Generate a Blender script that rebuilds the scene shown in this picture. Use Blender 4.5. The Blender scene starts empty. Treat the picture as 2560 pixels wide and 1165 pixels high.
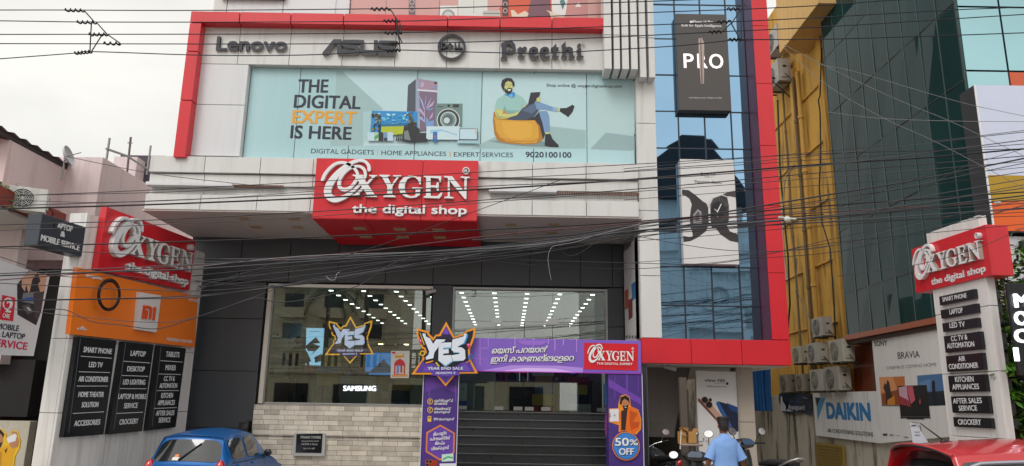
import bpy, bmesh, math, random
from mathutils import Vector, Matrix
random.seed(7)
R = math.radians
SC = bpy.context.scene
COL = SC.collection

# ---------------------------------------------------------------- camera
F_PX, PITCH, ROLL, EYE = 1850.0, R(13.0), 0.0165, 2.0
PW, PH = 2560, 1165
FWD = Vector((0, math.cos(PITCH), math.sin(PITCH)))
_u0 = Vector((0, -math.sin(PITCH), math.cos(PITCH)))
_r0 = Vector((1, 0, 0))
RGT = math.cos(ROLL) * _r0 + math.sin(ROLL) * _u0
UPV = -math.sin(ROLL) * _r0 + math.cos(ROLL) * _u0
EYEV = Vector((0, 0, EYE))
cam_d = bpy.data.cameras.new("camera")
cam_d.sensor_width = 36
cam_d.lens = 36 * F_PX / PW
cam_d.clip_start = 0.1
cam_d.clip_end = 600
cam = bpy.data.objects.new("camera", cam_d)
COL.objects.link(cam)
cam.matrix_world = Matrix(((RGT.x, UPV.x, -FWD.x, 0), (RGT.y, UPV.y, -FWD.y, 0), (RGT.z, UPV.z, -FWD.z, EYE), (0, 0, 0, 1)))
SC.camera = cam

# ---------------------------------------------------------------- sky, sun, exposure
SUN_EL, SUN_AZ = R(46), R(206)
w = bpy.data.worlds.new("World")
SC.world = w
w.use_nodes = True
nt = w.node_tree
bg = nt.nodes["Background"]
sky = nt.nodes.new("ShaderNodeTexSky")
sky.sky_type = 'NISHITA'
sky.sun_disc = False
sky.sun_elevation = SUN_EL
sky.sun_rotation = SUN_AZ
sky.dust_density = 3
tc = nt.nodes.new("ShaderNodeTexCoord")
mp = nt.nodes.new("ShaderNodeMapping")
mp.inputs['Scale'].default_value = (1.0, 1.0, 2.2)
nz = nt.nodes.new("ShaderNodeTexNoise")
nz.inputs['Scale'].default_value = 2.8
nz.inputs['Detail'].default_value = 5
cr = nt.nodes.new("ShaderNodeValToRGB")
cr.color_ramp.elements[0].position = 0.3
cr.color_ramp.elements[0].color = (5.0, 4.95, 4.75, 1)
cr.color_ramp.elements[1].position = 0.72
cr.color_ramp.elements[1].color = (6.9, 6.75, 6.25, 1)
mx = nt.nodes.new("ShaderNodeMix")
mx.data_type = 'RGBA'
mx.inputs[0].default_value = 0.92
nt.links.new(tc.outputs['Generated'], mp.inputs['Vector'])
nt.links.new(mp.outputs[0], nz.inputs['Vector'])
nt.links.new(nz.outputs['Fac'], cr.inputs[0])
nt.links.new(sky.outputs[0], mx.inputs[6])
nt.links.new(cr.outputs[0], mx.inputs[7])
# the overcast is brighter round the hidden sun, behind the camera
dt = nt.nodes.new("ShaderNodeVectorMath"); dt.operation = 'DOT_PRODUCT'
dt.inputs[1].default_value = Vector((-0.22, -0.8, 0.5)).normalized()
mr = nt.nodes.new("ShaderNodeMapRange"); mr.interpolation_type = 'SMOOTHSTEP'
mr.inputs[1].default_value = -0.25; mr.inputs[2].default_value = 0.95; mr.inputs[3].default_value = 1.0; mr.inputs[4].default_value = 1.4
vm = nt.nodes.new("ShaderNodeVectorMath"); vm.operation = 'SCALE'
nt.links.new(tc.outputs['Generated'], dt.inputs[0]); nt.links.new(dt.outputs['Value'], mr.inputs[0])
nt.links.new(mx.outputs[2], vm.inputs[0]); nt.links.new(mr.outputs[0], vm.inputs['Scale'])
nt.links.new(vm.outputs[0], bg.inputs['Color'])
bg.inputs['Strength'].default_value = 0.102
sl = bpy.data.lights.new("sun", 'SUN')
sl.energy = 0.75
sl.angle = R(25)
sl.color = (1.0, 0.985, 0.96)
so = bpy.data.objects.new("sun", sl)
COL.objects.link(so)
sdir = Vector((math.sin(SUN_AZ) * math.cos(SUN_EL), math.cos(SUN_AZ) * math.cos(SUN_EL), math.sin(SUN_EL)))
so.rotation_euler = sdir.to_track_quat('Z', 'Y').to_euler()
so.location = (0, -5, 30)
SC.view_settings.view_transform = 'Standard'
SC.view_settings.look = 'None'
SC.view_settings.exposure = 0.65
SC.view_settings.gamma = 1
SC.cycles.max_bounces = 8
SC.cycles.transparent_max_bounces = 12
SC.cycles.use_denoising = True
SC.cycles.sample_clamp_indirect = 6

# ---------------------------------------------------------------- projection helpers (the camera's own geometry, to lay things out at their real depth)
def ray(px, py):
    return FWD + RGT * ((px - PW / 2) / F_PX) - UPV * ((py - PH / 2) / F_PX)
def onY(px, py, y):
    d = ray(px, py)
    return EYEV + d * (y / d.y)
def onX(px, py, x):
    d = ray(px, py)
    return EYEV + d * (x / d.x)
def onZ(px, py, z):
    d = ray(px, py)
    return EYEV + d * ((z - EYE) / d.z)
Z = Vector((0, 0, 1))
class Plane:
    """A vertical plane through p0 facing n; crop = (x offset, y offset, scale) of the enlargement its drawings were measured in."""
    def __init__(s, p0, n, crop=None):
        s.p0 = Vector(p0); s.n = Vector(n).normalized(); s.u = Z.cross(s.n).normalized(); s.crop = crop
    def c(s, x, y, sc):
        return Plane2(s, (x, y, sc))
    def at(s, px, py, off=0.0):
        if s.crop:
            px = s.crop[0] + px / s.crop[2]; py = s.crop[1] + py / s.crop[2]
        d = ray(px, py)
        t = (s.p0 - EYEV).dot(s.n) / d.dot(s.n)
        return EYEV + d * t + s.n * off
def Plane2(pl, crop):
    return Plane(pl.p0, pl.n, crop)
class Rect:
    """A flat frame: origin lower left, size in metres, drawn on in 0..1 units (y up)."""
    def __init__(s, o, u, n, w, h):
        s.o = Vector(o); s.u = Vector(u).normalized(); s.n = Vector(n).normalized(); s.w = w; s.h = h; s.v = Z
    def at(s, a, b, off=0.0):
        return s.o + s.u * (a * s.w) + s.v * (b * s.h) + s.n * off
def YP(y, crop=None):
    return Plane((0, y, 0), (0, -1, 0), crop)

# ---------------------------------------------------------------- materials
def lin(c):
    c = c / 255.0
    return c / 12.92 if c <= 0.04045 else ((c + 0.055) / 1.055) ** 2.4
MATS = {}
def M(name, rgb=None, rough=0.5, metal=0.0, var=0.10, scale=2.5, streak=0.0, dirt=(70, 62, 52), spec=0.5, emit=0.0, bump=0.0, coat=0.0, sfreq=(2.6, 0.16), send=0.78):
    if name in MATS:
        return MATS[name]
    m = bpy.data.materials.new(name)
    MATS[name] = m
    m.use_nodes = True
    t = m.node_tree
    b = t.nodes["Principled BSDF"]
    col = [lin(v) for v in rgb]
    b.inputs['Roughness'].default_value = rough
    b.inputs['Metallic'].default_value = metal
    b.inputs['Specular IOR Level'].default_value = spec
    b.inputs['Coat Weight'].default_value = coat
    b.inputs['Coat Roughness'].default_value = 0.06
    if emit:
        b.inputs['Base Color'].default_value = (*col, 1)
        b.inputs['Emission Color'].default_value = (*col, 1)
        b.inputs['Emission Strength'].default_value = emit
        return m
    g = t.nodes.new("ShaderNodeTexCoord")
    n1 = t.nodes.new("ShaderNodeTexNoise")
    n1.inputs['Scale'].default_value = scale
    n1.inputs['Detail'].default_value = 6
    t.links.new(g.outputs['Object'], n1.inputs['Vector'])
    mixn = t.nodes.new("ShaderNodeMix"); mixn.data_type = 'RGBA'
    mixn.inputs[6].default_value = (*[c * (1 - var) for c in col], 1)
    mixn.inputs[7].default_value = (*[min(0.95, c * (1 + var)) for c in col], 1)
    t.links.new(n1.outputs['Fac'], mixn.inputs[0])
    out = mixn.outputs[2]
    if streak:
        mpn = t.nodes.new("ShaderNodeMapping"); mpn.inputs['Scale'].default_value = (sfreq[0], sfreq[0], sfreq[1])
        n2 = t.nodes.new("ShaderNodeTexNoise"); n2.inputs['Scale'].default_value = 2.2; n2.inputs['Detail'].default_value = 7; n2.inputs['Roughness'].default_value = 0.62
        rp = t.nodes.new("ShaderNodeValToRGB")
        rp.color_ramp.elements[0].position = 0.5; rp.color_ramp.elements[0].color = (0, 0, 0, 1)
        rp.color_ramp.elements[1].position = send; rp.color_ramp.elements[1].color = (streak, streak, streak, 1)
        t.links.new(g.outputs['Object'], mpn.inputs['Vector'])
        t.links.new(mpn.outputs[0], n2.inputs['Vector'])
        t.links.new(n2.outputs['Fac'], rp.inputs[0])
        m2 = t.nodes.new("ShaderNodeMix"); m2.data_type = 'RGBA'
        t.links.new(rp.outputs[0], m2.inputs[0])
        t.links.new(out, m2.inputs[6])
        m2.inputs[7].default_value = (*[lin(v) for v in dirt], 1)
        out = m2.outputs[2]
    t.links.new(out, b.inputs['Base Color'])
    rn = t.nodes.new("ShaderNodeMapRange")
    rv = min(0.08, rough * 0.25)
    rn.inputs[3].default_value = max(0, rough - rv); rn.inputs[4].default_value = min(1, rough + rv)
    t.links.new(n1.outputs['Fac'], rn.inputs[0])
    t.links.new(rn.outputs[0], b.inputs['Roughness'])
    if bump:
        wav = bump < 0
        bump = abs(bump)
        n3 = t.nodes.new("ShaderNodeTexNoise"); n3.inputs['Scale'].default_value = 1.1 if wav else scale * 8; n3.inputs['Detail'].default_value = 0.5 if wav else 4
        t.links.new(g.outputs['Object'], n3.inputs['Vector'])
        bp = t.nodes.new("ShaderNodeBump"); bp.inputs['Strength'].default_value = bump; bp.inputs['Distance'].default_value = 0.02
        t.links.new(n3.outputs['Fac'], bp.inputs['Height'])
        t.links.new(bp.outputs[0], b.inputs['Normal'])
    return m
def flat(rgb, rough=0.45, spec=0.4):
    """printed ink / plain paint of one colour"""
    return M("ink_%d_%d_%d" % tuple(rgb), rgb, rough, var=0.04, scale=6, spec=spec)
def M_glass(name, tint=(0.74, 0.83, 0.80), refl=0.9, base=0.12, rough=0.0):
    """clear pane: transparent with a fresnel mirror layer"""
    if name in MATS:
        return MATS[name]
    m = bpy.data.materials.new(name); MATS[name] = m
    m.use_nodes = True
    t = m.node_tree
    t.nodes.remove(t.nodes["Principled BSDF"])
    tr = t.nodes.new("ShaderNodeBsdfTransparent"); tr.inputs[0].default_value = (*tint, 1)
    gl = t.nodes.new("ShaderNodeBsdfGlossy"); gl.inputs['Roughness'].default_value = rough; gl.inputs[0].default_value = (refl, refl, refl, 1)
    fr = t.nodes.new("ShaderNodeFresnel"); fr.inputs[0].default_value = 1.5
    ad = t.nodes.new("ShaderNodeMath"); ad.operation = 'ADD'; ad.inputs[1].default_value = base; ad.use_clamp = True
    ms = t.nodes.new("ShaderNodeMixShader")
    t.links.new(fr.outputs[0], ad.inputs[0]); t.links.new(ad.outputs[0], ms.inputs[0])
    t.links.new(tr.outputs[0], ms.inputs[1]); t.links.new(gl.outputs[0], ms.inputs[2])
    t.links.new(ms.outputs[0], t.nodes["Material Output"].inputs[0])
    return m

# ---------------------------------------------------------------- mesh builder
TXT = {}
CAPH = [None]
def text_geo(s, shear=0.0, res=3):
    k = (s, shear, res)
    if k in TXT:
        return TXT[k]
    c = bpy.data.curves.new("lettering_source", 'FONT'); c.body = s; c.shear = shear; c.resolution_u = res; c.extrude = 0.5
    o = bpy.data.objects.new("lettering_source", c); COL.objects.link(o)
    bpy.context.view_layer.update()
    me = bpy.data.meshes.new_from_object(o.evaluated_get(bpy.context.evaluated_depsgraph_get()))
    vs = [v.co.copy() for v in me.vertices]; fs = [tuple(p.vertices) for p in me.polygons]
    bpy.data.meshes.remove(me); bpy.data.objects.remove(o); bpy.data.curves.remove(c)
    TXT[k] = (vs, fs)
    return TXT[k]
def caph():
    if CAPH[0] is None:
        CAPH[0] = max(v.y for v in text_geo("H")[0])
    return CAPH[0]
class MB:
    def __init__(s):
        s.v = []; s.f = []; s.m = []; s.ms = []; s.sm = []
    def mi(s, m):
        if m not in s.ms: s.ms.append(m)
        return s.ms.index(m)
    def add(s, vs, fs, m, smooth=False):
        o = len(s.v); k = s.mi(m)
        s.v.extend(Vector(v) for v in vs)
        for f in fs:
            s.f.append(tuple(i + o for i in f)); s.m.append(k); s.sm.append(smooth)
    def box(s, x0, x1, y0, y1, z0, z1, m):
        vs = [(x, y, z) for x in (x0, x1) for y in (y0, y1) for z in (z0, z1)]
        s.add(vs, [(0, 1, 3, 2), (4, 6, 7, 5), (0, 4, 5, 1), (2, 3, 7, 6), (0, 2, 6, 4), (1, 5, 7, 3)], m)
    def obox(s, o, u, v, n, m):
        """box spanned by three edge vectors"""
        o, u, v, n = map(Vector, (o, u, v, n))
        vs = [o + u * a + v * b + n * c for a in (0, 1) for b in (0, 1) for c in (0, 1)]
        s.add(vs, [(0, 1, 3, 2), (4, 6, 7, 5), (0, 4, 5, 1), (2, 3, 7, 6), (0, 2, 6, 4), (1, 5, 7, 3)], m)
    def poly(s, pts, m):
        s.add(pts, [tuple(range(len(pts)))], m)
    def prism(s, pts, ext, m, side=None):
        pts = [Vector(p) for p in pts]; ext = Vector(ext); n = len(pts)
        s.add([p + ext for p in pts], [tuple(range(n))], m)
        s.add(pts, [tuple(range(n))], side or m)
        vs = pts + [p + ext for p in pts]
        s.add(vs, [(i, (i + 1) % n, n + (i + 1) % n, n + i) for i in range(n)], side or m)
    def tube(s, pts, r, m, n=6, cap=True):
        pts = [Vector(p) for p in pts]; k = len(pts)
        rs = r if isinstance(r, (list, tuple)) else [r] * k
        vs = []; prev = None
        for i, p in enumerate(pts):
            d = (pts[min(i + 1, k - 1)] - pts[max(i - 1, 0)])
            d = d.normalized() if d.length > 1e-9 else Z
            a = prev if prev is not None else (Vector((0, 0, 1)) if abs(d.z) < 0.9 else Vector((1, 0, 0)))
            a = (a - d * a.dot(d)).normalized(); prev = a; b = d.cross(a)
            vs += [p + (a * math.cos(q) + b * math.sin(q)) * rs[i] for q in [2 * math.pi * j / n for j in range(n)]]
        fs = [(i * n + j, i * n + (j + 1) % n, (i + 1) * n + (j + 1) % n, (i + 1) * n + j) for i in range(k - 1) for j in range(n)]
        s.add(vs, fs, m, True)
        if cap:
            s.add(vs[:n], [tuple(range(n))], m); s.add(vs[-n:], [tuple(range(n))], m)
    def loft(s, rings, m, close=True, cap=True, smooth=True):
        n = len(rings[0]); k = len(rings)
        vs = [Vector(p) for r in rings for p in r]
        fs = [(i * n + j, i * n + (j + 1) % n, (i + 1) * n + (j + 1) % n, (i + 1) * n + j) for i in range(k - 1) for j in range(n if close else n - 1)]
        s.add(vs, fs, m, smooth)
        if cap and close:
            s.add(rings[0], [tuple(range(n))], m); s.add(rings[-1], [tuple(range(n))], m)
    def disc(s, c, n, r, m, ext=0.0, seg=24, r2=0.0, sx=1.0):
        """disc or ring (r2 inner) facing n, thickness ext"""
        c = Vector(c); n = Vector(n).normalized()
        a = (Z if abs(n.z) < 0.9 else Vector((1, 0, 0))).cross(n).normalized(); b = n.cross(a)
        P = lambda q, rr, e: c + (a * math.cos(q) * sx + b * math.sin(q)) * rr + n * e
        qs = [2 * math.pi * i / seg for i in range(seg)]
        if not r2:
            s.prism([P(q, r, 0) for q in qs], n * ext, m) if ext else s.poly([P(q, r, 0) for q in qs], m)
            return
        vs = [P(q, rr, e) for rr, e in ((r, 0), (r, ext), (r2, ext), (r2, 0)) for q in qs]
        fs = [(i * seg + j, i * seg + (j + 1) % seg, ((i + 1) % 4) * seg + (j + 1) % seg, ((i + 1) % 4) * seg + j) for i in (range(4) if ext else (1,)) for j in range(seg)]
        s.add(vs, fs, m)
    def ball(s, c, r, m, n=10, sc=(1, 1, 1)):
        c = Vector(c); rings = []
        for i in range(1, n):
            a = math.pi * i / n
            rings.append([c + Vector((r * sc[0] * math.sin(a) * math.cos(q), r * sc[1] * math.sin(a) * math.sin(q), r * sc[2] * math.cos(a))) for q in [2 * math.pi * j / (n + 4) for j in range(n + 4)]])
        s.loft(rings, m)
    def ribbon(s, at, pts, ws, m, off0=0.0, off1=0.0, sub=5):
        """smooth brush stroke in the flat coordinates of at(); off0..off1 thickness"""
        P = [Vector((*p, 0)) for p in pts]; W = list(ws); Q = []; QW = []
        for i in range(len(P) - 1):
            p0, p1, p2, p3 = P[max(i - 1, 0)], P[i], P[i + 1], P[min(i + 2, len(P) - 1)]
            for j in range(sub):
                t = j / sub
                Q.append(0.5 * ((2 * p1) + (p2 - p0) * t + (2 * p0 - 5 * p1 + 4 * p2 - p3) * t * t + (3 * p1 - p0 - 3 * p2 + p3) * t ** 3))
                QW.append(W[i] * (1 - t) + W[i + 1] * t)
        Q.append(P[-1]); QW.append(W[-1])
        L = []; Rr = []
        for i, q in enumerate(Q):
            d = (Q[min(i + 1, len(Q) - 1)] - Q[max(i - 1, 0)]).normalized()
            nn = Vector((-d.y, d.x, 0)) * QW[i] / 2
            L.append(q + nn); Rr.append(q - nn)
        n = len(Q)
        top = [at(p.x, p.y, off1) for p in L] + [at(p.x, p.y, off1) for p in Rr]
        s.add(top, [(i, i + 1, n + i + 1, n + i) for i in range(n - 1)], m)
        if off1 != off0:
            ring = L + Rr[::-1]; k = len(ring)
            vs = [at(p.x, p.y, off0) for p in ring] + [at(p.x, p.y, off1) for p in ring]
            s.add(vs, [(i, (i + 1) % k, k + (i + 1) % k, k + i) for i in range(k)], m)
    def draw(s, at, pts, m, off=0.003, depth=0.0, side=None):
        """polygon given in the flat coordinates of at()"""
        if depth:
            a = [at(x, y, off) for x, y in pts]
            b = at(*pts[0], off + depth) - a[0]
            s.prism(a, b, m, side)
        else:
            s.poly([at(x, y, off) for x, y in pts], m)
    def text(s, pl, t, p0, p1, cap, m, off=0.004, depth=0.0, bold=0.0, shear=0.0, res=3, flip=False):
        """lettering from baseline point p0 to p1 (flat coordinates of pl), capital height cap in the same units"""
        vs, fs = text_geo(t, shear, res)
        A, B = pl.at(*p0), pl.at(*p1)
        if isinstance(pl, Rect): C = pl.at(p0[0], p0[1] + cap)
        else: C = pl.at(p0[0], p0[1] - cap)
        hh = (C - A).dot(Z)
        u = (B - A); wd = u.length; u.normalize()
        x0 = min(v.x for v in vs); x1 = max(v.x for v in vs)
        kx = wd / max(x1 - x0, 1e-6); ky = hh / caph()
        sh = [(0, 0)]
        if bold:
            b = bold * hh * 0.55
            sh = [(-b, -b * .6), (b, -b * .6), (-b, b * .6), (b, b * .6), (0, 0)]
        for i, (dx, dy) in enumerate(sh):
            o = off + 0.0006 * i
            d = max(depth, 0.0)
            if d:
                s.add([A + u * ((v.x - x0) * kx + dx) + Z * (v.y * ky + dy) + pl.n * (o + d * (v.z + .5)) for v in vs], fs, m)
            else:
                idx = {}; pts = []; ff = []
                for f in fs:
                    if all(vs[k].z > 0 for k in f):
                        g = []
                        for k in f:
                            if k not in idx:
                                idx[k] = len(pts); v = vs[k]
                                pts.append(A + u * ((v.x - x0) * kx + dx) + Z * (v.y * ky + dy) + pl.n * o)
                            g.append(idx[k])
                        ff.append(tuple(g))
                s.add(pts, ff, m)
    def build(s, name, parent=None, label=None, cat=None, group=None, kind=None, local=False, bevel=0.0, mats=None, loc=None):
        me = bpy.data.meshes.new(name)
        off = Vector((0, 0, 0))
        o = bpy.data.objects.new(name, me)
        if parent is not None:
            if not local:
                p = parent
                while p is not None:
                    off += p.location; p = p.parent
        elif not local:
            if loc is not None: off = Vector(loc)
            else:
                xs = [v.x for v in s.v]; ys = [v.y for v in s.v]; zs = [v.z for v in s.v]
                off = Vector(((min(xs) + max(xs)) / 2, (min(ys) + max(ys)) / 2, min(zs)))
            o.location = off
        me.from_pydata([tuple(v - off) for v in s.v], [], s.f)
        for m in s.ms: me.materials.append(m)
        me.polygons.foreach_set('material_index', s.m)
        me.polygons.foreach_set('use_smooth', s.sm)
        me.update()
        COL.objects.link(o)
        if parent is not None: o.parent = parent
        if bevel:
            b = o.modifiers.new("edge", 'BEVEL'); b.width = bevel; b.segments = 2; b.limit_method = 'ANGLE'; b.angle_limit = R(50)
        tag(o, label, cat, group, kind)
        return o
def tag(o, label=None, cat=None, group=None, kind=None):
    if label: o['label'] = label
    if cat: o['category'] = cat
    if group: o['group'] = group
    if kind: o['kind'] = kind
    return o
def thing(name, label, cat, loc=(0, 0, 0), rz=0.0, group=None):
    o = bpy.data.objects.new(name, None)
    o.empty_display_size = 0.2
    COL.objects.link(o)
    o.location = loc; o.rotation_euler = (0, 0, rz)
    return tag(o, label, cat, group)
def copy_tree(o, parent=None, label=None):
    c = o.copy(); COL.objects.link(c)
    if parent is not None: c.parent = parent
    if label: c['label'] = label
    for ch in [k for k in SC.objects if k.parent == o]:
        copy_tree(ch, c)
    return c
def part(name, parent, fn, local=False, bevel=0.0, label=None):
    b = MB(); fn(b)
    return b.build(name, parent, label=label, local=local, bevel=bevel)
# ================================================================ shared materials
WHITE = M("white_cladding", (210, 209, 208), 0.42, var=0.05, scale=1.2, streak=0.30, dirt=(120, 116, 108))
WHITE2 = M("white_cladding_clean", (212, 213, 217), 0.4, var=0.04, scale=1.0, streak=0.2, dirt=(140, 135, 125))
SEAM = M("panel_seam", (70, 68, 66), 0.8)
RED = M("red_cladding", (208, 36, 48), 0.33, var=0.11, scale=0.8, streak=0.35, dirt=(150, 40, 46), bump=-0.06)
REDS = M("red_sign_sheet", (205, 24, 38), 0.3, var=0.05, scale=2)
DARK = M("charcoal_cladding", (62, 65, 70), 0.42, var=0.08, scale=1.2, streak=0.12, dirt=(85, 85, 85))
DSEAM = M("dark_seam", (22, 22, 24), 0.8)
BLACK = M("black_plastic", (22, 23, 25), 0.4)
BLKSIGN = M("black_sign_face", (20, 23, 28), 0.35, var=0.1)
LETTER = M("white_letter", (226, 227, 230), 0.4, var=0.03)
LETTERSIDE = M("letter_edge", (170, 166, 160), 0.5)
CONC = M("stained_concrete", (184, 177, 164), 0.9, var=0.2, scale=1.6, streak=0.9, dirt=(66, 61, 53), sfreq=(1.5, .22), send=.66, bump=0.4)
PINK = M("pink_plaster", (222, 204, 205), 0.85, var=0.1, scale=0.8, streak=0.35, dirt=(140, 118, 118), bump=0.15)
YEL = M("yellow_plaster", (200, 154, 66), 0.85, var=0.14, scale=0.7, streak=0.85, dirt=(92, 64, 26), bump=0.2, sfreq=(1.8, .2), send=.68)
STEEL = M("steel", (170, 170, 172), 0.3, metal=1.0)
ALU = M("aluminium", (150, 150, 148), 0.4, metal=0.7)
CHROME = M("chrome", (225, 225, 228), 0.08, metal=1.0, var=0.01)
RUBBER = M("rubber", (26, 26, 27), 0.75)
CABLE = M("cable_sheath", (20, 20, 23), 0.55)
TIN = M("roof_sheet", (150, 152, 162), 0.5, metal=0.3, var=0.15)
GLASS = M_glass("clear_glass")
CURTAIN = M("blue_mirror_glass", (130, 164, 192), 0.015, metal=1.0, var=0.03, scale=0.7, bump=-0.10)
GREEN = M("green_dark_glass", (22, 56, 58), 0.03, var=0.45, scale=0.5, spec=0.12, bump=-0.14)
MULL = M("dark_mullion", (34, 42, 56), 0.4)
ASPHALT = M("asphalt", (104, 103, 101), 0.9, var=0.2, scale=6, bump=0.5)
PAVE = M("paver", (196, 190, 182), 0.85, var=0.15, scale=4, bump=0.4)
def C(r, g, b, rough=0.45): return flat((r, g, b), rough)

# ================================================================ ground
b = MB()
b.poly([(-250, -250, -0.02), (250, -250, -0.02), (250, 250, -0.02), (-250, 250, -0.02)], M("earth", (110, 98, 84), 0.95, var=0.2, scale=0.5))
b.build("ground", kind="structure", loc=(0, 0, -0.02))
b = MB(); b.box(-120, 120, -5.5, 10.9, -0.016, 0.0, ASPHALT); b.build("road", kind="structure")
b = MB()
for x in range(-60, 60, 6): b.box(x, x + 3, 2.6, 2.72, 0.003, 0.006, C(225, 225, 220))
b.build("lane_marking", kind="structure")
b = MB(); b.box(-120, 120, 11.0, 16.85, -0.01, 0.05, PAVE); b.box(-120, 120, -9, -5.6, -0.01, 0.13, PAVE); b.build("pavement", kind="structure")
b = MB(); b.box(5.6, 8.9, 16.9, 27.4, -0.01, 0.12, CONC); b.build("driveway", kind="structure")
KERB = M("kerb_stone", (150, 148, 140), 0.8)
b = MB(); b.box(-120, 120, 10.85, 11.0, -0.01, 0.07, KERB); b.box(-120, 120, -5.6, -5.45, -0.01, 0.15, KERB); b.build("kerb", kind="structure")

b = MB(); b.box(3.45, 5.5, 12.9, 17.0, 0.0, 0.27, CONC); b.box(2.72, 3.44, 14.3, 23.8, 0.0, 0.20, CONC); b.build("ramp", kind="structure")

# ================================================================ the shop building
shop = thing("shop_building", "white grey and red clad electronics shop with a blue mirror glass bay", "building", (-1, 17, 0))
def panels(mb, xs, zs, y, m, d=0.05, gap=0.012, skip=()):
    """a cladding of separate sheets between the given joints, front at y"""
    for i in range(len(xs) - 1):
        for j in range(len(zs) - 1):
            if (i, j) in skip: continue
            mb.box(xs[i] + gap / 2, xs[i + 1] - gap / 2, y, y + d, zs[j] + gap / 2, zs[j + 1] - gap / 2, m)
FY = 14.65
def jx(pxs, py, y): return [onY(p, py, y).x for p in pxs]
# -- upper storey
b = MB()
xs = [-6.8] + jx([598, 726, 858, 989, 1118, 1250, 1380], 110, FY) + [1.93, 2.55]
zb = 8.99
panels(b, xs, [zb, 9.95], FY, WHITE)
b.build("brand_band", shop, bevel=0.004)
b = MB(); panels(b, [-6.8, -5.69], [6.92, 8.06, zb], FY, WHITE2); b.build("upper_side_panel", shop, bevel=0.004)
b = MB()   # reveal round the mural, soffit of the band
b.box(-5.69, 2.55, FY + 0.05, 14.95, zb + 0.006, zb + 0.05, WHITE); b.box(-5.74, -5.69, FY + 0.05, 14.95, 6.92, zb, WHITE)
b.build("mural_reveal", shop)
b = MB(); b.box(-6.9, 2.9, 14.72, 14.75, 9.0, 10.2, SEAM); b.box(-7.0, -5.75, 14.72, 14.75, 6.8, 9.0, SEAM); b.build("backing_board", shop)
# red frame
b = MB()
zs = [6.80, 8.05, 9.16, 9.825]
panels(b, [-6.965, -6.70], zs, 14.42, RED, d=0.3, gap=0.02)
xs = [-6.965] + jx([597, 726, 858, 988, 1119, 1250, 1380], 60, 14.42) + [1.895]
panels(b, xs, [9.835, 10.105], 14.42, RED, d=0.3, gap=0.02)
b.build("red_frame", shop, bevel=0.004)
# third storey, set back above the frame
b = MB()
panels(b, [-6.45, -5.2, -4.02], [10.1, 11.6, 13.0], 15.0, WHITE2)
b.box(-6.75, -6.46, 15.0, 15.5, 10.1, 13, WHITE); b.box(-4.02, -3.72, 15.0, 15.15, 10.1, 13, WHITE2); b.box(1.98, 2.55, 15.0, 15.3, 10.1, 13, WHITE2)
b.build("top_storey_wall", shop, bevel=0.004)
b = MB(); b.box(-6.7, 5.45, 15.36, 20.5, 6.3, 13, M("grey_render", (196, 194, 190), 0.85, streak=0.4)); b.build("upper_block", shop)
# fins
fl = [(1511, 1529), (1535, 1550), (1555.5, 1572), (1578, 1594), (1599, 1615), (1622, 1637)]
for i, (a, c) in enumerate(fl):
    y = 14.28 if i < 4 else 14.38
    z0 = 8.85 if i < 4 else 8.72
    x0, x1 = onY(a, 130, y).x, onY(c, 130, y).x
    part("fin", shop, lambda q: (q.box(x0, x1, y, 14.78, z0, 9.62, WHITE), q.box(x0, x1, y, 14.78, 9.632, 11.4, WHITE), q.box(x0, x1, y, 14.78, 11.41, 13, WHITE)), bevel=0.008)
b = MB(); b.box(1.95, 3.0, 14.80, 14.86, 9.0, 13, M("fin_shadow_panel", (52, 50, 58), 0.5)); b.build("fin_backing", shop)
# pilaster
b = MB(); zs = [3.31, 4.55, 5.9, 7.8, 9.1, 10.5, 12]; panels(b, [2.585, 2.995], zs, FY, WHITE, d=0.5); b.box(2.585, 2.99, FY + .06, 15.25, 3.31, 12, WHITE)
b.build("pilaster", shop, bevel=0.004)
# canopy : top band, recess, lip, recess, lower band
b = MB()
xs = [-7.455] + jx([513, 652], 400, 14.5) + [-4.1, -3.0, -1.9, -0.72, 0.4, 1.5, 2.57]
panels(b, xs, [6.51, 6.86], 14.5, WHITE, d=0.4); panels(b, xs, [6.257, 6.495], 14.56, WHITE, d=0.34)
panels(b, xs, [6.06, 6.13], 14.62, WHITE, d=0.25); panels(b, xs, [5.72, 6.045], 14.5, WHITE, d=0.4)
b.box(-7.43, 2.56, 14.64, 15.0, 5.73, 6.85, WHITE)
x1 = onY(580, 460, 14.42).x
b.box(-7.455, x1, 14.44, 14.6, 6.215, 6.285, WHITE2)
b.box(onY(1222, 470, 14.42).x, onY(1392, 470, 14.42).x, 14.44, 14.6, 6.20, 6.27, WHITE2)
b.build("canopy_fascia", shop, bevel=0.004)
b = MB()   # torn strip showing corrugated sheet
n = 26; x0, x1 = onY(581, 460, 14.42).x, onY(705, 463, 14.42).x
for i in range(n):
    a = x0 + (x1 - x0) * i / n; c = x0 + (x1 - x0) * (i + .6) / n
    b.box(a, c, 14.52, 14.58, 6.222, 6.275, M("rusty_sheet", (120, 86, 70), 0.7))
x0, x1 = onY(1395, 478, 14.42).x, 2.6
for i in range(n + 10):
    a = x0 + (x1 - x0) * i / (n + 10); c = x0 + (x1 - x0) * (i + .6) / (n + 10)
    b.box(a, c, 14.52, 14.58, 6.187, 6.237, M("rusty_sheet", (120, 86, 70), 0.7))
b.build("torn_trim", shop)
SOFF = M("soffit_board", (194, 184, 180), 0.6, var=0.07, scale=0.8, streak=0.0)
b = MB(); 
for i in range(6): b.box(-7.5 + i * 1.69, -7.5 + (i + 1) * 1.69 - 0.008, 14.52, 17.0, 5.695, 5.725, SOFF)
b.build("soffit", shop)
b = MB()
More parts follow.
